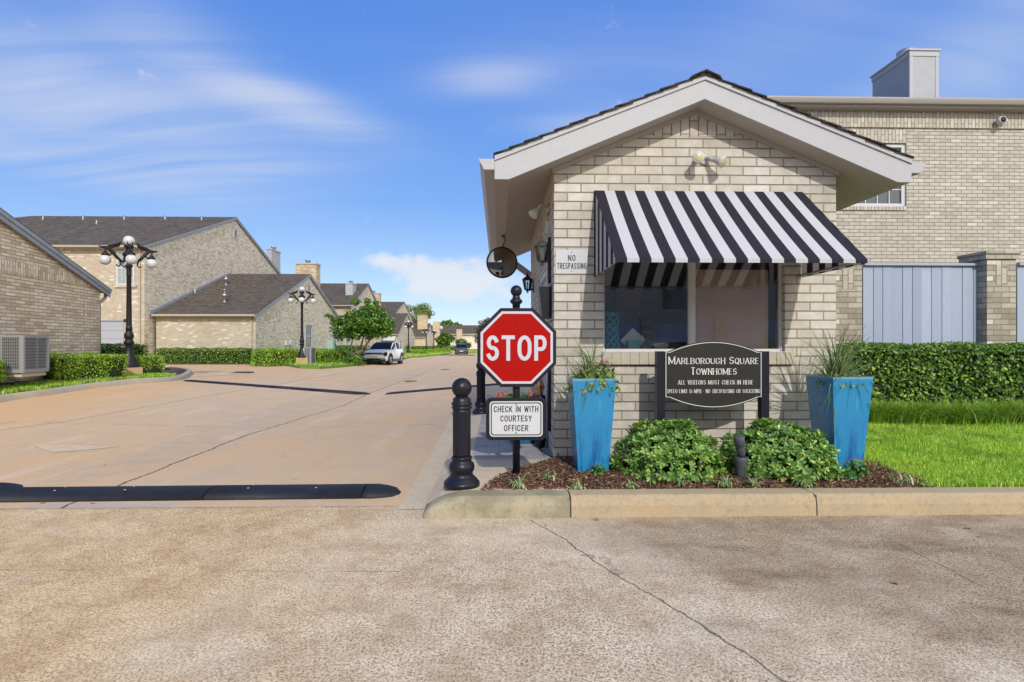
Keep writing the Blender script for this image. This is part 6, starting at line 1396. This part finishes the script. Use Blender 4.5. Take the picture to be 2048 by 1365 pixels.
# the bushy leaning tree by the white car
Dt = 32.0; b0 = at(702, 725, Dt); crown = clumps(688, 776, 614, 672, Dt, 44, .32, .62, 1.3, seed=3) + clumps(668, 700, 632, 672, Dt, 9, .22, .40, .6, seed=5) + clumps(728, 782, 640, 672, Dt, 9, .3, .45, .8, seed=8) + [at(655, 630, Dt) + (.17,), at(662, 634, Dt) + (.2,), at(712, 604, Dt) + (.28,), at(735, 603, Dt) + (.25,), at(752, 607, Dt) + (.22,), at(668, 641, Dt) + (.24,)]
P_ = lambda px, py, d=0: at(px, py, Dt + d)
tree('bushy bright green tree with leaning stems beside the white car', b0, crown, [([P_(702, 725), P_(712, 712), P_(726, 700), P_(737, 684), P_(742, 660)], .10, .05), ([P_(703, 725), P_(708, 708), P_(722, 694, .3), P_(728, 670, .3)], .07, .04), ([P_(701, 724), P_(704, 708), P_(703, 690, .2), P_(708, 662)], .05, .03), ([P_(737, 684), P_(750, 668), P_(760, 650)], .05, .03), ([P_(726, 700), P_(734, 690, -.4), P_(724, 650, -.4)], .05, .03)], .145, M['leaf_tree'], 25000)
X, Y, _ = at(704, 722, 31.6)
pos = np.array([(X + RNG.normal(0, .28), Y + RNG.normal(0, .25), .2 + abs(RNG.normal(0, .30))) for _ in range(800)]) - np.array([X, Y, .1]); nrm = RNG.normal(size=(800, 3)) + np.array([0, 0, .4]); a, b, c = frames(nrm)
t_ = thing('suckers', 'low leafy shoots around the base of the leaning tree', 'shrub', (X, Y, .1)); scatter('foliage', *LEAFQ, pos, a, b, c, .13 * RNG.uniform(.6, 1.3, 800), M['leaf_tree'], t_)
# small young trees, distant trees
D = 88; b0 = at(888, 707, D); tree('small round green tree on the verge left of the dark car', b0, clumps(878, 905, 669, 694, D, 16, .5, .9, 1.0, seed=11), [([at(888, 708, D), at(888, 698, D), at(890, 685, D)], .10, .05)], .36, M['leaf_tree'], 3500)
D = 110; b0 = at(926, 707, D); tree('paler small tree directly behind the dark car', b0, clumps(916, 938, 678, 696, D, 12, .5, .9, 1.2, seed=12), [([at(926, 708, D), at(926, 698, D), at(927, 685, D)], .12, .06)], .4, M['leaf_tree'], 2200)
D = 150; b0 = at(840, 700, D); tree('tall pale yellow green tree rising above the far roofs', b0, clumps(814, 862, 606, 655, D, 22, .9, 1.7, 2.5, seed=13), [([at(840, 700, D), at(840, 660, D), at(836, 625, D)], .3, .1), ([at(840, 665, D), at(852, 630, D)], .15, .06)], .42, M['leaf_pale'], 5200)
D = 230; b0 = at(893, 700, D); tree('dark distant tree top above the roof left of the street end', b0, clumps(884, 902, 643, 656, D, 10, 1.2, 2.0, 3, seed=14), [([at(893, 705, D), at(893, 655, D)], .4, .15)], 1.0, M['leaf_hedge'], 1800)
D = 245; b0 = at(912, 700, D); tree('faint lower distant tree top right of the dark one', b0, clumps(903, 922, 648, 656, D, 8, 1.0, 1.5, 3, seed=15), [([at(912, 705, D), at(912, 655, D)], .4, .15)], 1.0, M['leaf_hedge'], 1200)
D = 105; b0 = at(985, 705, D); tree('brownish olive tree partly hidden behind the stop sign', b0, clumps(947, 1020, 640, 686, D, 30, .8, 1.5, 3, seed=16), [([at(985, 706, D), at(985, 680, D), at(978, 655, D)], .25, .1), ([at(985, 690, D), at(1000, 660, D)], .15, .06)], .38, M['leaf_olive'], 8500)

# ------------------------------------------------------------------ street lamps
def street_lamp(label, loc, rz, group='five globe cast iron street lamps'):
    t_ = thing('street_lamp', label, 'street lamp', loc, rz, group)
    MB().box(-.30, .30, -.30, .30, -.2, .33).build('plinth', M['plinth'], t_, bevel=.015)
    MB().lathe([(.25, .33), (.26, .36), (.25, .40), (.20, .44), (.195, .48), (.18, .56), (.16, .62), (.125, .70), (.105, .78), (.09, .88), (.088, .98), (.10, 1.0), (.13, 1.03), (.135, 1.07), (.115, 1.10), (.092, 1.13), (.105, 1.17), (.122, 1.22), (.125, 1.27), (.105, 1.33), (.085, 1.37), (.085, 1.40)], 32, mod=lambda a, z: 1 + (.03 * math.cos(a * 8) if z < .95 and z > .45 else 0)).build('base', M['black_lamp'], t_)
    MB().lathe([(.082, 1.39), (.086, 1.5), (.075, 1.52), (.072, 1.56), (.058, 3.0), (.070, 3.02), (.066, 3.05), (.064, 3.22), (.075, 3.26), (.11, 3.32), (.085, 3.34)], 32, mod=lambda a, z: 1 - (.04 * math.cos(a * 10) if 1.5 < z < 3.0 else 0)).build('shaft', M['black_lamp'], t_)
    MB().lathe([(.05, 3.33), (.06, 3.42), (.09, 3.47), (.12, 3.55), (.17, 3.62), (.15, 3.68), (.09, 3.72), (.07, 3.78), (.09, 3.82), (.13, 3.86), (.12, 3.90), (.09, 3.91)], 24).build('hub', M['black_lamp'], t_)
    g = MB().ball((0, 0, 4.04), .150, 28, 16).build('globe', M['globe'], t_)
    for k in range(4):
        a = k * math.pi / 2; q = Matrix.Rotation(a, 4, 'Z')
        ar = MB()
        ar.tube([(.05, 0, 3.50), (.16, 0, 3.42), (.28, 0, 3.52), (.38, 0, 3.66), (.46, 0, 3.76), (.56, 0, 3.80), (.64, 0, 3.79), (.72, 0, 3.82)], [.034, .034, .042, .050, .046, .036, .034, .008], 8)
        ar.tube([(.22, 0, 3.44), (.20, 0, 3.33), (.25, 0, 3.27), (.30, 0, 3.30), (.28, 0, 3.34)], [.022, .02, .02, .018, .014], 8)
        ar.tube([(.40, 0, 3.68), (.44, 0, 3.58), (.51, 0, 3.55), (.55, 0, 3.60), (.52, 0, 3.63)], [.02, .02, .02, .018, .012], 8)
        for s_ in (-1, 1):      # curled wing pieces
            w_ = [(.58, 0, 3.80), (.48, .02 * s_, 3.86), (.38, .05 * s_, 3.90), (.28, .07 * s_, 3.93), (.18, .06 * s_, 4.0), (.22, .045 * s_, 3.86), (.34, .03 * s_, 3.80), (.46, .01 * s_, 3.76)]
            n = len(w_); ar.faces([(x, y + .008 * s_, z) for x, y, z in w_] + [(x, y - .008 * s_, z) for x, y, z in w_], [tuple(range(n)), tuple(range(2 * n - 1, n - 1, -1))] + [(i, i + n, (i + 1) % n + n, (i + 1) % n) for i in range(n)])
        ar.lathe([(.02, 3.80), (.028, 3.74), (.025, 3.68), (.05, 3.64), (.095, 3.60), (.098, 3.565), (.085, 3.56)], 20, (.56, 0, 0))
        o = ar.xf(q).build('arm', M['black_lamp'], t_)
        MB().ball((.56, 0, 3.43), .146, 28, 16).xf(q).build('globe', M['globe'], t_)
    return t_
D = 15.85; X, Y, _ = at(258, 757, D)
lp = street_lamp('nearest five globe street lamp standing between the clipped hedges', (X, Y, zat(759, D - .3)), R_(35 + 5))
s0 = 4.195
for label, px, pyt, pyb, rz in (('second five globe street lamp in front of the gabled wing', 604, 574.5, 728, 18), ('third street lamp right of the white car', 817, 641.6, 711.7, 62), ('fourth street lamp, the left one of the far pair', 852.5, 656, 708, 12), ('fifth and farthest street lamp, right one of the far pair', 867.5, 660.5, 706, 75)):
    D = 15.7 * (759 - 472.5) / (pyb - pyt); X, Y, _ = at(px, pyb, D); copy_tree(lp, label=label, loc=(X, Y, zat(pyb, D)), rz=R_(rz))

# ------------------------------------------------------------------ cars
def car(label, loc, rz, paint, scale=1.0, roof=None, dark=False):
    t_ = thing('parked_car', label, 'car', loc, rz); t_.scale = (scale,) * 3
    # lower body: stations along x (front at x=0, rear at 4.6): (x, half width, z bottom, z shoulder, z top centre)
    st = [(-.025, .70, .46, .66, .70), (.03, .82, .30, .80, .86), (.16, .86, .24, .90, .95), (.45, .90, .24, .96, 1.02), (.9, .925, .24, 1.0, 1.07), (1.25, .93, .24, 1.03, 1.10), (1.7, .93, .24, 1.05, 1.08), (2.4, .93, .24, 1.07, 1.08), (3.2, .935, .24, 1.09, 1.10), (3.8, .93, .26, 1.10, 1.12), (4.25, .89, .30, 1.08, 1.12), (4.5, .80, .36, .98, 1.05), (4.6, .66, .45, .85, .90)]
    vs = []; q = 0
    for x, w_, zb, zs, zt in st:
        sec = [(w_ * .80, zb), (w_ * .96, zb + .06), (w_, (zb + zs) / 2 - .05), (w_ * .985, zs - .12), (w_ * .93, zs), (w_ * .70, (zs + zt) / 2 + .02), (w_ * .35, zt), (0, zt + .005)]
        ring = [(x, -y, z) for y, z in sec] + [(x, y, z) for y, z in sec[:-1][::-1]]; q = len(ring); vs += ring
    n = len(st); fs = [(i * q + k, i * q + (k + 1) % q, (i + 1) * q + (k + 1) % q, (i + 1) * q + k) for i in range(n - 1) for k in range(q)] + [tuple(range(q - 1, -1, -1)), tuple((n - 1) * q + k for k in range(q))]
    body = MB().faces(vs, fs, True).build('body', paint, t_)
    # greenhouse
    gs = [(1.18, .80, 1.06, 1.10), (1.55, .76, 1.06, 1.32), (1.95, .72, 1.06, 1.52), (2.3, .70, 1.06, 1.60), (3.0, .69, 1.06, 1.62), (3.6, .67, 1.06, 1.57), (4.0, .64, 1.06, 1.47), (4.42, .60, 1.06, 1.14)]
    vs = []
    for x, w_, zb, zt in gs: vs += [(x, -.84 + .02 * (x > 4), zb), (x, -w_ - (zt < 1.2) * .02, zt - .05), (x, -w_ + .10, zt), (x, w_ - .10, zt), (x, w_ + (zt < 1.2) * .02, zt - .05), (x, .84 - .02 * (x > 4), zb)]
    q = 6; n = len(gs); fs = [(i * q + k, i * q + (k + 1) % q, (i + 1) * q + (k + 1) % q, (i + 1) * q + k) for i in range(n - 1) for k in range(q)] + [tuple(range(q - 1, -1, -1)), tuple((n - 1) * q + k for k in range(q))]
    MB().faces(vs, fs, False).build('windows', M['glass_car'], t_)
    pl_ = MB()
    for s_ in (-1, 1):
        pl_.tube([(1.20, s_ * .83, 1.06), (1.95, s_ * .745, 1.50), (2.35, s_ * .72, 1.585), (3.0, s_ * .71, 1.605), (3.6, s_ * .69, 1.55), (4.1, s_ * .66, 1.42), (4.4, s_ * .63, 1.16)], .030, 8)
        for xx, dx_ in ((2.55, .06), (3.5, .12)): pl_.tube([(xx, s_ * .845, 1.07), (xx + dx_, s_ * .71, 1.57)], .022, 6)
    pl_.build('pillar', paint, t_)
    MB().faces([(2.05, -.62, 1.565), (2.05, .62, 1.565), (2.4, -.61, 1.625), (2.4, .61, 1.625), (3.0, -.60, 1.64), (3.0, .60, 1.64), (3.6, -.58, 1.59), (3.6, .58, 1.59), (4.15, -.55, 1.44), (4.15, .55, 1.44)], [(0, 1, 3, 2), (2, 3, 5, 4), (4, 5, 7, 6), (6, 7, 9, 8)], True).build('roof', roof or paint, t_)
    # cladding and bumpers
    cl = MB(); cl.box(1.35, 3.35, -.955, .955, .20, .36); cl.build('sill_trim', M['dark_grey'], t_, bevel=.02)
    MB().prism([(-.03, .47), (-.045, .36), (-.02, .22), (.5, .20), (.5, .47)][::-1], 'y', -.80, .80).build('front_bumper', M['black'], t_, bevel=.02)
    MB().prism([(4.64, .52), (4.65, .36), (4.60, .24), (4.1, .24), (4.1, .52)], 'y', -.80, .80).build('rear_bumper', M['black'], t_, bevel=.02)
    # front face: grille, lights, plate
    gr = MB(); gr.prism([(-.80, .64), (.80, .64), (.84, .78), (.74, .84), (-.74, .84), (-.84, .78)], 'x', -.012, .12); gr.build('grille', M['black'], t_, bevel=.01)
    MB().box(-.02, -.008, -.62, .62, .855, .878).build('grille_trim', M['metal'] if not dark else M['metal'], t_)
    for s_ in (-1, 1):
        h = MB().prism([(s_ * .50, .66), (s_ * .84, .60), (s_ * .90, .78), (s_ * .84, .93), (s_ * .72, .90)][::s_], 'x', -.004, .24).build('headlight', M['glass_car'], t_, bevel=.01)
        MB().tube([(-.022, s_ * .86, .93), (-.03, s_ * .62, .78), (-.022, s_ * .80, .62)], .016, 6).build('running_light', M['globe'], h)
        MB().tube([(-.03, s_ * .52, .40), (-.03, s_ * .74, .36), (-.01, s_ * .80, .46), (-.02, s_ * .70, .49)], .018, 6).build('fog_light_trim', M['white'] if not dark else M['metal'], t_)
        m_ = MB().ball((1.72, s_ * 1.03, 1.14), .11, 14, 8, (.7, 1.1, .75)); m_.tube([(1.75, s_ * .9, 1.08), (1.73, s_ * .98, 1.11)], .03); m_.build('wing_mirror', paint, t_)
    MB().box(-.030, -.012, -.26, .26, .50, .61).build('number_plate', M['sign_offwhite'], t_)
    MB().box(1.56, 1.58, -.10, -.02, 1.18, 1.24).box(1.56, 1.58, .52, .60, 1.16, 1.21).build('sticker', M['paper'], t_)
    for x in (.88, 3.66):
        for s_ in (-1, 1):
            w_ = MB().lathe([(.22, -.11), (.33, -.11), (.355, -.085), (.36, 0), (.355, .085), (.33, .11), (.22, .11)], 32, (x, s_ * .83, .36), axis='y').build('wheel', M['tyre'], t_)
            rm_ = MB().lathe([(.03, 0), (.21, .02), (.23, .0), (.23, -.03)] if s_ > 0 else [(.23, .03), (.23, 0), (.21, -.02), (.03, 0)], 20, (x, s_ * .94, .36), axis='y')
            for k in range(5):
                a = 2 * math.pi * k / 5; rm_.tube([(x, s_ * .955, .36), (x + .21 * math.cos(a), s_ * .945, .36 + .21 * math.sin(a))], .022, 6)
            rm_.build('rim', M['metal'], w_)
            ar = MB(); pts = [(x + .44 * math.cos(R_(k * 18 - 5)), s_ * .925, .36 + .44 * math.sin(R_(k * 18 - 5))) for k in range(11)]; ar.tube(pts, .05, 6); ar.build('wheel_arch', M['dark_grey'], t_)
            MB().lathe([(.41, -.13), (.41, .125)][::1], 28, (x, s_ * .80, .38), axis='y').build('wheel_well', M['black'], t_)
    return t_
D = 33.8; X, Y, _ = at(748, 731, D)
hd = R_(90 - 18)
car('white compact suv parked nose towards us by the leafy tree', (X, Y, hroad(X, Y) - .0), R_(90 - 6), M['car_white'], .89, roof=M['black'])
D = 78; X, Y, _ = at(923, 709, D)
car('dark suv parked far up the street before the small trees', (X, Y, zat(710.5, D)), R_(90 + 3), M['car_dark'], 1.0, dark=True)
# ------------------------------------------------------------------ plants near the gatehouse
def shrub(label, px0, px1, pyt, pyb, D, depth, N, seed):
    rs = np.random.default_rng(seed); x0 = at(px0, 900, D)[0]; x1 = at(px1, 900, D)[0]; _, Y, _ = at((px0 + px1) / 2, 900, D); zt = zat(pyt, D); zb = .19; cx = (x0 + x1) / 2; rx = (x1 - x0) / 2; H = zt - zb
    t_ = thing('shrub', label, 'shrub', (cx, Y, zb), 0, 'two round shrubs under the name sign')
    br = MB()
    for k in range(26):
        a = rs.uniform(0, 6.28); l_ = rs.uniform(.4, .8); br.tube([(0.02 * math.cos(a), .02 * math.sin(a), 0), (rx * .4 * l_ * math.cos(a), depth * .4 * l_ * math.sin(a), H * .35), (rx * l_ * math.cos(a), depth * l_ * math.sin(a), H * rs.uniform(.5, .8))], [.010, .008, .004], 5)
    br.build('branches', M['twig'], t_)
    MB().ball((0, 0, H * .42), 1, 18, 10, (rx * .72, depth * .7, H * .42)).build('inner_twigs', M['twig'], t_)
    # rosettes of leaves at the ends of twigs
    nr_ = N // 7; pos = []; nrm = []; axx = []; sz = []
    for k in range(nr_):
        u = rs.normal(size=3); u /= np.linalg.norm(u); u[2] = abs(u[2]) * 1.62 - .62 
        if u[1] > .5: continue
        rad = 1 - abs(rs.normal(0, .10)); lump = 1 + .07 * math.sin(u[0] * 9 + seed) + .07 * math.sin(u[2] * 11 + u[1] * 6 + seed)
        c = np.array([u[0] * rx, u[1] * depth, H * .44 + u[2] * H * .60]) * np.array([rad * lump, rad * lump, 1]) ; c[2] = H * .42 + (u[2] * H * .53 * rad * lump if u[2] > 0 else u[2] * H * .75)
        if c[2] < .02: c[2] = .02 + rs.random() * .05
        ax = u + np.array([0, 0, .55]) + rs.normal(0, .2, 3); ax /= np.linalg.norm(ax); p1 = np.cross(ax, [.3, .9, .2]); p1 /= np.linalg.norm(p1); p2 = np.cross(ax, p1); nl = rs.integers(5, 8); a0 = rs.uniform(0, 6.28)
        for j in range(nl):
            a = a0 + 2 * math.pi * j / nl + rs.normal(0, .15); d = math.cos(a) * p1 + math.sin(a) * p2; L = rs.uniform(.042, .066); till = rs.uniform(.25, .75)
            xdir = d * math.cos(till) + ax * math.sin(till); n = ax * math.cos(till) - d * math.sin(till); pos.append(c + xdir * L * .5); axx.append(xdir); nrm.append(n); sz.append(L)
    pos = np.array(pos); X = norm(np.array(axx)); Z = norm(np.array(nrm)); Y_ = np.cross(Z, X)
    OB = ([(-.5, 0, 0), (-.1, .13, .02), (.28, .21, .03), (.5, 0, -.03), (.28, -.21, .03), (-.1, -.13, .02), (.1, 0, -.03)], LEAF[1])
    scatter('foliage', *OB, pos, X, Y_, Z, np.array(sz), M['leaf_shrub'], t_); return t_
shrub('round leafy green shrub left of the small garden spotlight', 1228, 1438, 839, 960, 5.20, .47, 6400, 5)
shrub('round leafy green shrub right of the garden spotlight beside the planter', 1449, 1662, 843, 962, 5.18, .48, 6600, 9)

# planters
def planter(label, loc, rz):
    t_ = thing('planter', label, 'planter', loc, rz, 'tall tapered blue glazed planters')
    h0, h1, H = .142, .205, .90; w_ = .022
    mb = MB()
    def ring(h, z): return [(-h, -h, z), (h, -h, z), (h, h, z), (-h, h, z)]
    R0, R1, R2, R3 = ring(h0, 0), ring(h1, H), ring(h1 - w_, H), ring(h1 - w_ - .01, H - .09)
    for A_, B_ in ((R0, R1), (R1, R2), (R2, R3)):
        for k in range(4): mb.quad([A_[k], A_[(k + 1) % 4], B_[(k + 1) % 4], B_[k]])
    mb.quad(R0[::-1]); mb.build('pot', M['glaze'], t_, bevel=.004)
    MB().quad([(p[0] * 1.0, p[1], p[2] + .005) for p in R3]).build('potting_soil', M['soil'], t_); return t_
PL = (.885, 5.205, .185); PR = (3.345, 5.245, .195)
p1 = planter('tall blue glazed planter at the left corner of the gatehouse wall', PL, R_(1)); copy_tree(p1, label='tall blue glazed planter at the right corner of the gatehouse wall', loc=PR, rz=R_(4))

def arch_blades(name, label, cat, loc, N, L, wd, m, spread=.8, z0=0, up=1.0, droop=1.0, seg_=7, sd=1, r0=.03, group=None, bias=(0, 0)):
    rs = np.random.default_rng(sd); t_ = thing(name, label, cat, loc, 0, group); vs = []; fs = []
    for k in range(N):
        a = rs.uniform(0, 2 * math.pi); l_ = L * rs.uniform(.55, 1.15); el = R_(90) - abs(rs.normal(0, spread)) * .8; d = Vector((math.cos(a) + bias[0], math.sin(a) + bias[1], 0)).normalized()
        p = Vector((rs.normal(0, r0), rs.normal(0, r0), z0)); side = Vector((-d.y, d.x, 0)); g = droop * rs.uniform(.5, 1.5); i0 = len(vs)
        for j in range(seg_ + 1):
            w_ = wd * (1 - (j / seg_) ** 1.6) + .0006; vs += [tuple(p - side * w_), tuple(p + side * w_)]
            e = el - g * (j / seg_) ** 1.3; p = p + (d * math.cos(e) + Vector((0, 0, math.sin(e)))) * (l_ / seg_)
        fs += [(i0 + 2 * j, i0 + 2 * j + 1, i0 + 2 * j + 3, i0 + 2 * j + 2) for j in range(seg_)]
    MB().faces(vs, fs, True).build('blades', m, t_); return t_
arch_blades('spiky_grass', 'fountain of thin arching blades in the left blue planter', 'ornamental grass', (PL[0], PL[1], 1.0), 150, .56, .0055, M['spike'], 1.0, droop=1.2, sd=3)
arch_blades('spiky_grass', 'wide spray of thin arching blades in the right blue planter', 'ornamental grass', (PR[0] - .02, PR[1], 1.0), 190, .68, .0058, M['spike'], 1.05, droop=1.0, sd=4)
def bedding(label, loc, rx, ry, rz_, N, leaf, m, name='bedding_plant', cat='flowering plant', flowers=None, nf=12, fr=.012, hang=.0, stems=True, sd=1, up=.3, group=None):
    rs = np.random.default_rng(sd); t_ = thing(name, label, cat, loc, 0, group)
    if stems:
        sb_ = MB()
        for k in range(10): a = rs.uniform(0, 6.28); r = rs.uniform(.2, .8); sb_.tube([(rx * .15 * math.cos(a), ry * .15 * math.sin(a), -.02), (rx * r * .7 * math.cos(a), ry * r * .7 * math.sin(a), rz_ * .5), (rx * r * math.cos(a), ry * r * math.sin(a), rz_ * .95)], [.003, .0025, .0015], 5)
        sb_.build('stems', M['leaf_mid'], t_)
    d = norm(rs.normal(size=(N, 3))); d[:, 2] = np.abs(d[:, 2]); r = rs.uniform(.3, 1, N) ** .6; P = d * r[:, None] * np.array([rx, ry, rz_]); edge = np.hypot(P[:, 0] / rx, P[:, 1] / ry); P[:, 2] -= hang * np.maximum(0, edge - .7) * 3
    nrm = d * .6 + np.array([0, 0, up]) + rs.normal(0, .5, (N, 3)); X, Y, Z = frames(nrm, .3); scatter('foliage', *LEAF, P, X, Y, Z, leaf * rs.uniform(.6, 1.3, N), m, t_)
    if flowers:
        n5 = nf * 14; c = norm(rs.normal(size=(nf, 3))); c[:, 2] = np.abs(c[:, 2]) * .5 + .55; c = c * np.array([rx * .85, ry * .85, rz_ * 1.05]); P = np.repeat(c, 14, 0) + rs.normal(0, fr, (n5, 3)) * np.array([1, 1, .5]); X, Y, Z = frames(rs.normal(0, .5, (n5, 3)) + np.array([0, -.3, 1])); scatter('flowers', *LEAF, P, X, Y, Z, fr * 1.3 * rs.uniform(.7, 1.2, n5), flowers, t_)
    return t_
bedding('yellow green trailing leaves spilling over the rim of the left planter', (PL[0] + .03, PL[1] - .03, 1.03), .27, .23, .14, 700, .052, M['leaf_yellowgreen'], 'trailing_plant', 'foliage plant', None, hang=.10, sd=11)
bedding('dark red flowering plant beside the blades in the left planter', (PL[0] + .10, PL[1] - .02, 1.08), .14, .12, .15, 160, .04, M['leaf_mid'], flowers=M['petal_red'], nf=7, fr=.013, sd=12)
bedding('low white flowering edging in the right planter', (PR[0], PR[1] - .02, 1.04), .235, .22, .08, 520, .034, M['leaf_yellowgreen'], flowers=M['petal_white'], nf=8, fr=.008, hang=.06, sd=13)
bedding('small green plant with few red blooms at the foot of the left planter', at(1196, 952, 4.98)[:2] + (.19,), .085, .07, .13, 95, .042, M['leaf_mid'], sd=14, flowers=M['petal_red'], nf=1, fr=.008)
bedding('dark red flowering plant at the foot of the right planter', at(1712, 950, 4.98)[:2] + (.185,), .13, .10, .16, 170, .050, M['leaf_mid'], flowers=M['petal_red'], nf=5, fr=.013, sd=15)
bedding('small feathery green plant in the mulch in front of the right planter', at(1697, 962, 4.88)[:2] + (.18,), .07, .06, .08, 110, .034, M['leaf_mid'], sd=16)
# drooping bulb foliage in the mulch
WL = [(1038, 974, 'right in front of the sign post base'), (1094, 958, 'set back between sign post and left planter'), (1155, 976, 'in front of the left planter near the kerb'), (1260, 974, 'in front of the left round shrub at its left end'), (1362, 971, 'in front of the left round shrub at its right end'), (1449, 972, 'just left of the garden spotlight'), (1510, 972, 'just right of the garden spotlight'), (1612, 973, 'in front of the right round shrub at its right end'), (1806, 966, 'at the right end of the mulch near the lawn')]
for k, (px, py, tx) in enumerate(WL):
    D = (CAMZ - .18) * FOC / (py - HOR); X, Y, _ = at(px, py, D)
    arch_blades('wilted_bulb_plant', 'drooping leaf clump ' + tx, 'bulb plant', (X, Y, .178), [34, 34, 26, 26, 22, 38, 26, 30, 34][k], [.155, .13, .11, .12, .13, .165, .13, .15, .12][k], .0068, M['leaf_wilt'], .45, droop=3.0 if k % 4 else 2.6, seg_=8, sd=40 + k, r0=.018 if k not in (1, 8) else .045, group='wilted bulb clumps in the mulch')
# border grass mounds below the tall hedge
LX = [(1722, 1795, 7.95), (1790, 1880, 7.92), (1872, 1950, 7.90), (1945, 2030, 7.92), (2025, 2110, 7.90)]
tx = ['half hidden behind the right planter', 'right beside the planter', 'in the middle of the row', 'towards the right frame edge', 'cut off by the right frame edge']
for k, (a, b, D) in enumerate(LX):
    x0, x1 = at(a, 800, D)[0], at(b, 800, D)[0]; Y = at((a + b) / 2, 800, D)[1]; cx = (x0 + x1) / 2
    t_ = thing('border_grass', 'dense mound of arching dark border grass ' + tx[k], 'ornamental grass', (cx, Y, zlawn(cx, Y) - .01), 0, 'border grass mounds below the hedge'); rs = np.random.default_rng(60 + k); vs = []; fs = []
    for q in range(1700):
        px_, py_ = rs.uniform(-1, 1) * (x1 - x0) / 2 * .9, rs.normal(0, .10) + .05; aa = rs.normal(-math.pi / 2 if py_ < .1 else math.pi / 2, 1.0); d = Vector((math.cos(aa) + .45, math.sin(aa), 0)).normalized(); p = Vector((px_, py_, rs.uniform(0, .04))); side = Vector((-d.y, d.x, 0)); l_ = rs.uniform(.30, .50) * (1 - .35 * abs(px_ / ((x1 - x0) / 2)) ** 2); el = R_(rs.uniform(58, 88)); g = rs.uniform(1.2, 2.3); i0 = len(vs)
        for j in range(6):
            w_ = .0048 * (1 - (j / 5) ** 2) + .0006; vs += [tuple(p - side * w_), tuple(p + side * w_)]; e = el - g * (j / 5) ** 1.4; p = p + (d * math.cos(e) + Vector((0, 0, math.sin(e)))) * l_ / 5
        fs += [(i0 + 2 * j, i0 + 2 * j + 1, i0 + 2 * j + 3, i0 + 2 * j + 2) for j in range(5)]
    MB().faces(vs, fs, True).build('blades', M['liriope'], t_)
# blue bowl with geraniums behind the sign post
X, Y, _ = at(1044, 880, 6.85)
o = thing('round_planter', 'round teal blue bowl planter behind the sign post', 'planter', (X, Y, .166))
MB().lathe([(.13, 0), (.16, .02), (.19, .12), (.215, .30), (.225, .42), (.235, .44), (.225, .455), (.205, .45), (.20, .40)], 36, cap=False).build('bowl', M['glaze'], o); MB().lathe([(.2, .40), (.01, .41)], 24).build('potting_soil', M['soil'], o)
bedding('pink and red geraniums growing in the round bowl behind the signs', (X - .02, Y, .60), .36, .22, .20, 420, .07, M['leaf_mid'], 'geranium', 'flowering plant', M['petal_pink'], nf=15, fr=.028, sd=21)
X, Y, _ = at(1080, 795, 6.5)
o = MB().lathe([(.07, 0), (.09, .02), (.075, .35), (.10, .42), (.085, .45)], 20).build('small_pot', M['navy'], loc=(X, Y, .166)); o.scale = (.7, .7, 1.4); tag(o, 'slim dark pot by the gatehouse door behind the signs', 'pot')
mb = MB(); rs = np.random.default_rng(5)
for k in range(9): a = rs.uniform(0, 6.28); mb.tube([(0, 0, 0), (.02 * math.cos(a), .02 * math.sin(a), .06), (.045 * math.cos(a + 1), .045 * math.sin(a + 1), .13), (.02 * math.cos(a + 2.5), .02 * math.sin(a + 2.5), .21)], [.018, .016, .014, .005], 7)
o = mb.build('driftwood', M['copper_wood'], loc=(X, Y, .166 + .60)); tag(o, 'twisted brown driftwood standing in the slim dark pot', 'driftwood')
# cable lying on the paving
mb = MB().tube([at(1092, 868, 5.9)[:2] + (.20,), at(1066, 873, 6.9)[:2] + (.175,), at(1080, 885, 6.3)[:2] + (.172,), at(1100, 895, 5.95)[:2] + (.172,), at(1122, 901, 5.76)[:2] + (.20,), at(1150, 903, 5.74)[:2] + (.21,)], .006)
o = mb.build('cable', M['black']); tag(o, 'thin black cable crossing the paving corner into the bed', 'cable')
# fallen leaves
LV = [(86, 1007, 'brown leaf under the long speed bump near the left edge', .05), (185, 1008, 'pale leaf below the long speed bump', .05), (649, 999, 'orange leaf resting against the right part of the speed bump', .045), (1192, 1040, 'larger orange leaf at the foot of the kerb', .07), (1092, 1052, 'tiny orange leaf just right of the kerb crack', .03), (1935, 1058, 'tan leaf on the slab near the right edge', .06), (1958, 1075, 'pale curled leaf on the slab at the far right', .04), (210, 931, 'small brown leaf on the street above the speed bump', .04), (978, 908, 'single red brown leaf on the grey pavers', .045), (826, 1018, 'small red leaf in the joint before the kerb nose', .035), (655, 1195, 'brown leaf lying on the near slab left of the middle', .0), (1790, 1168, 'curled brown leaf on the right slab', .05)]
for px, py, lab, L in LV:
    if L == 0: continue
    z = .168 if px == 978 else hroad(*gp(px, py)); X, Y = gp(px, py, z); z = .168 if px == 978 else hroad(X, Y)
    vs = [(-.5, 0, .1), (-.2, .25, .0), (.1, .30, .12), (.35, .16, .03), (.5, 0, .12), (.3, -.2, .0), (0, -.3, .14), (-.25, -.2, .02), (0, 0, -.04)]
    o = MB().faces([(a * L, b * L, c * L + .004) for a, b, c in vs], [(k, (k + 1) % 8, 8) for k in range(8)]).build('fallen_leaf', M['leaf_litter'], loc=(X, Y, z), rz=px); tag(o, lab, 'leaf', 'fallen leaves on the ground')
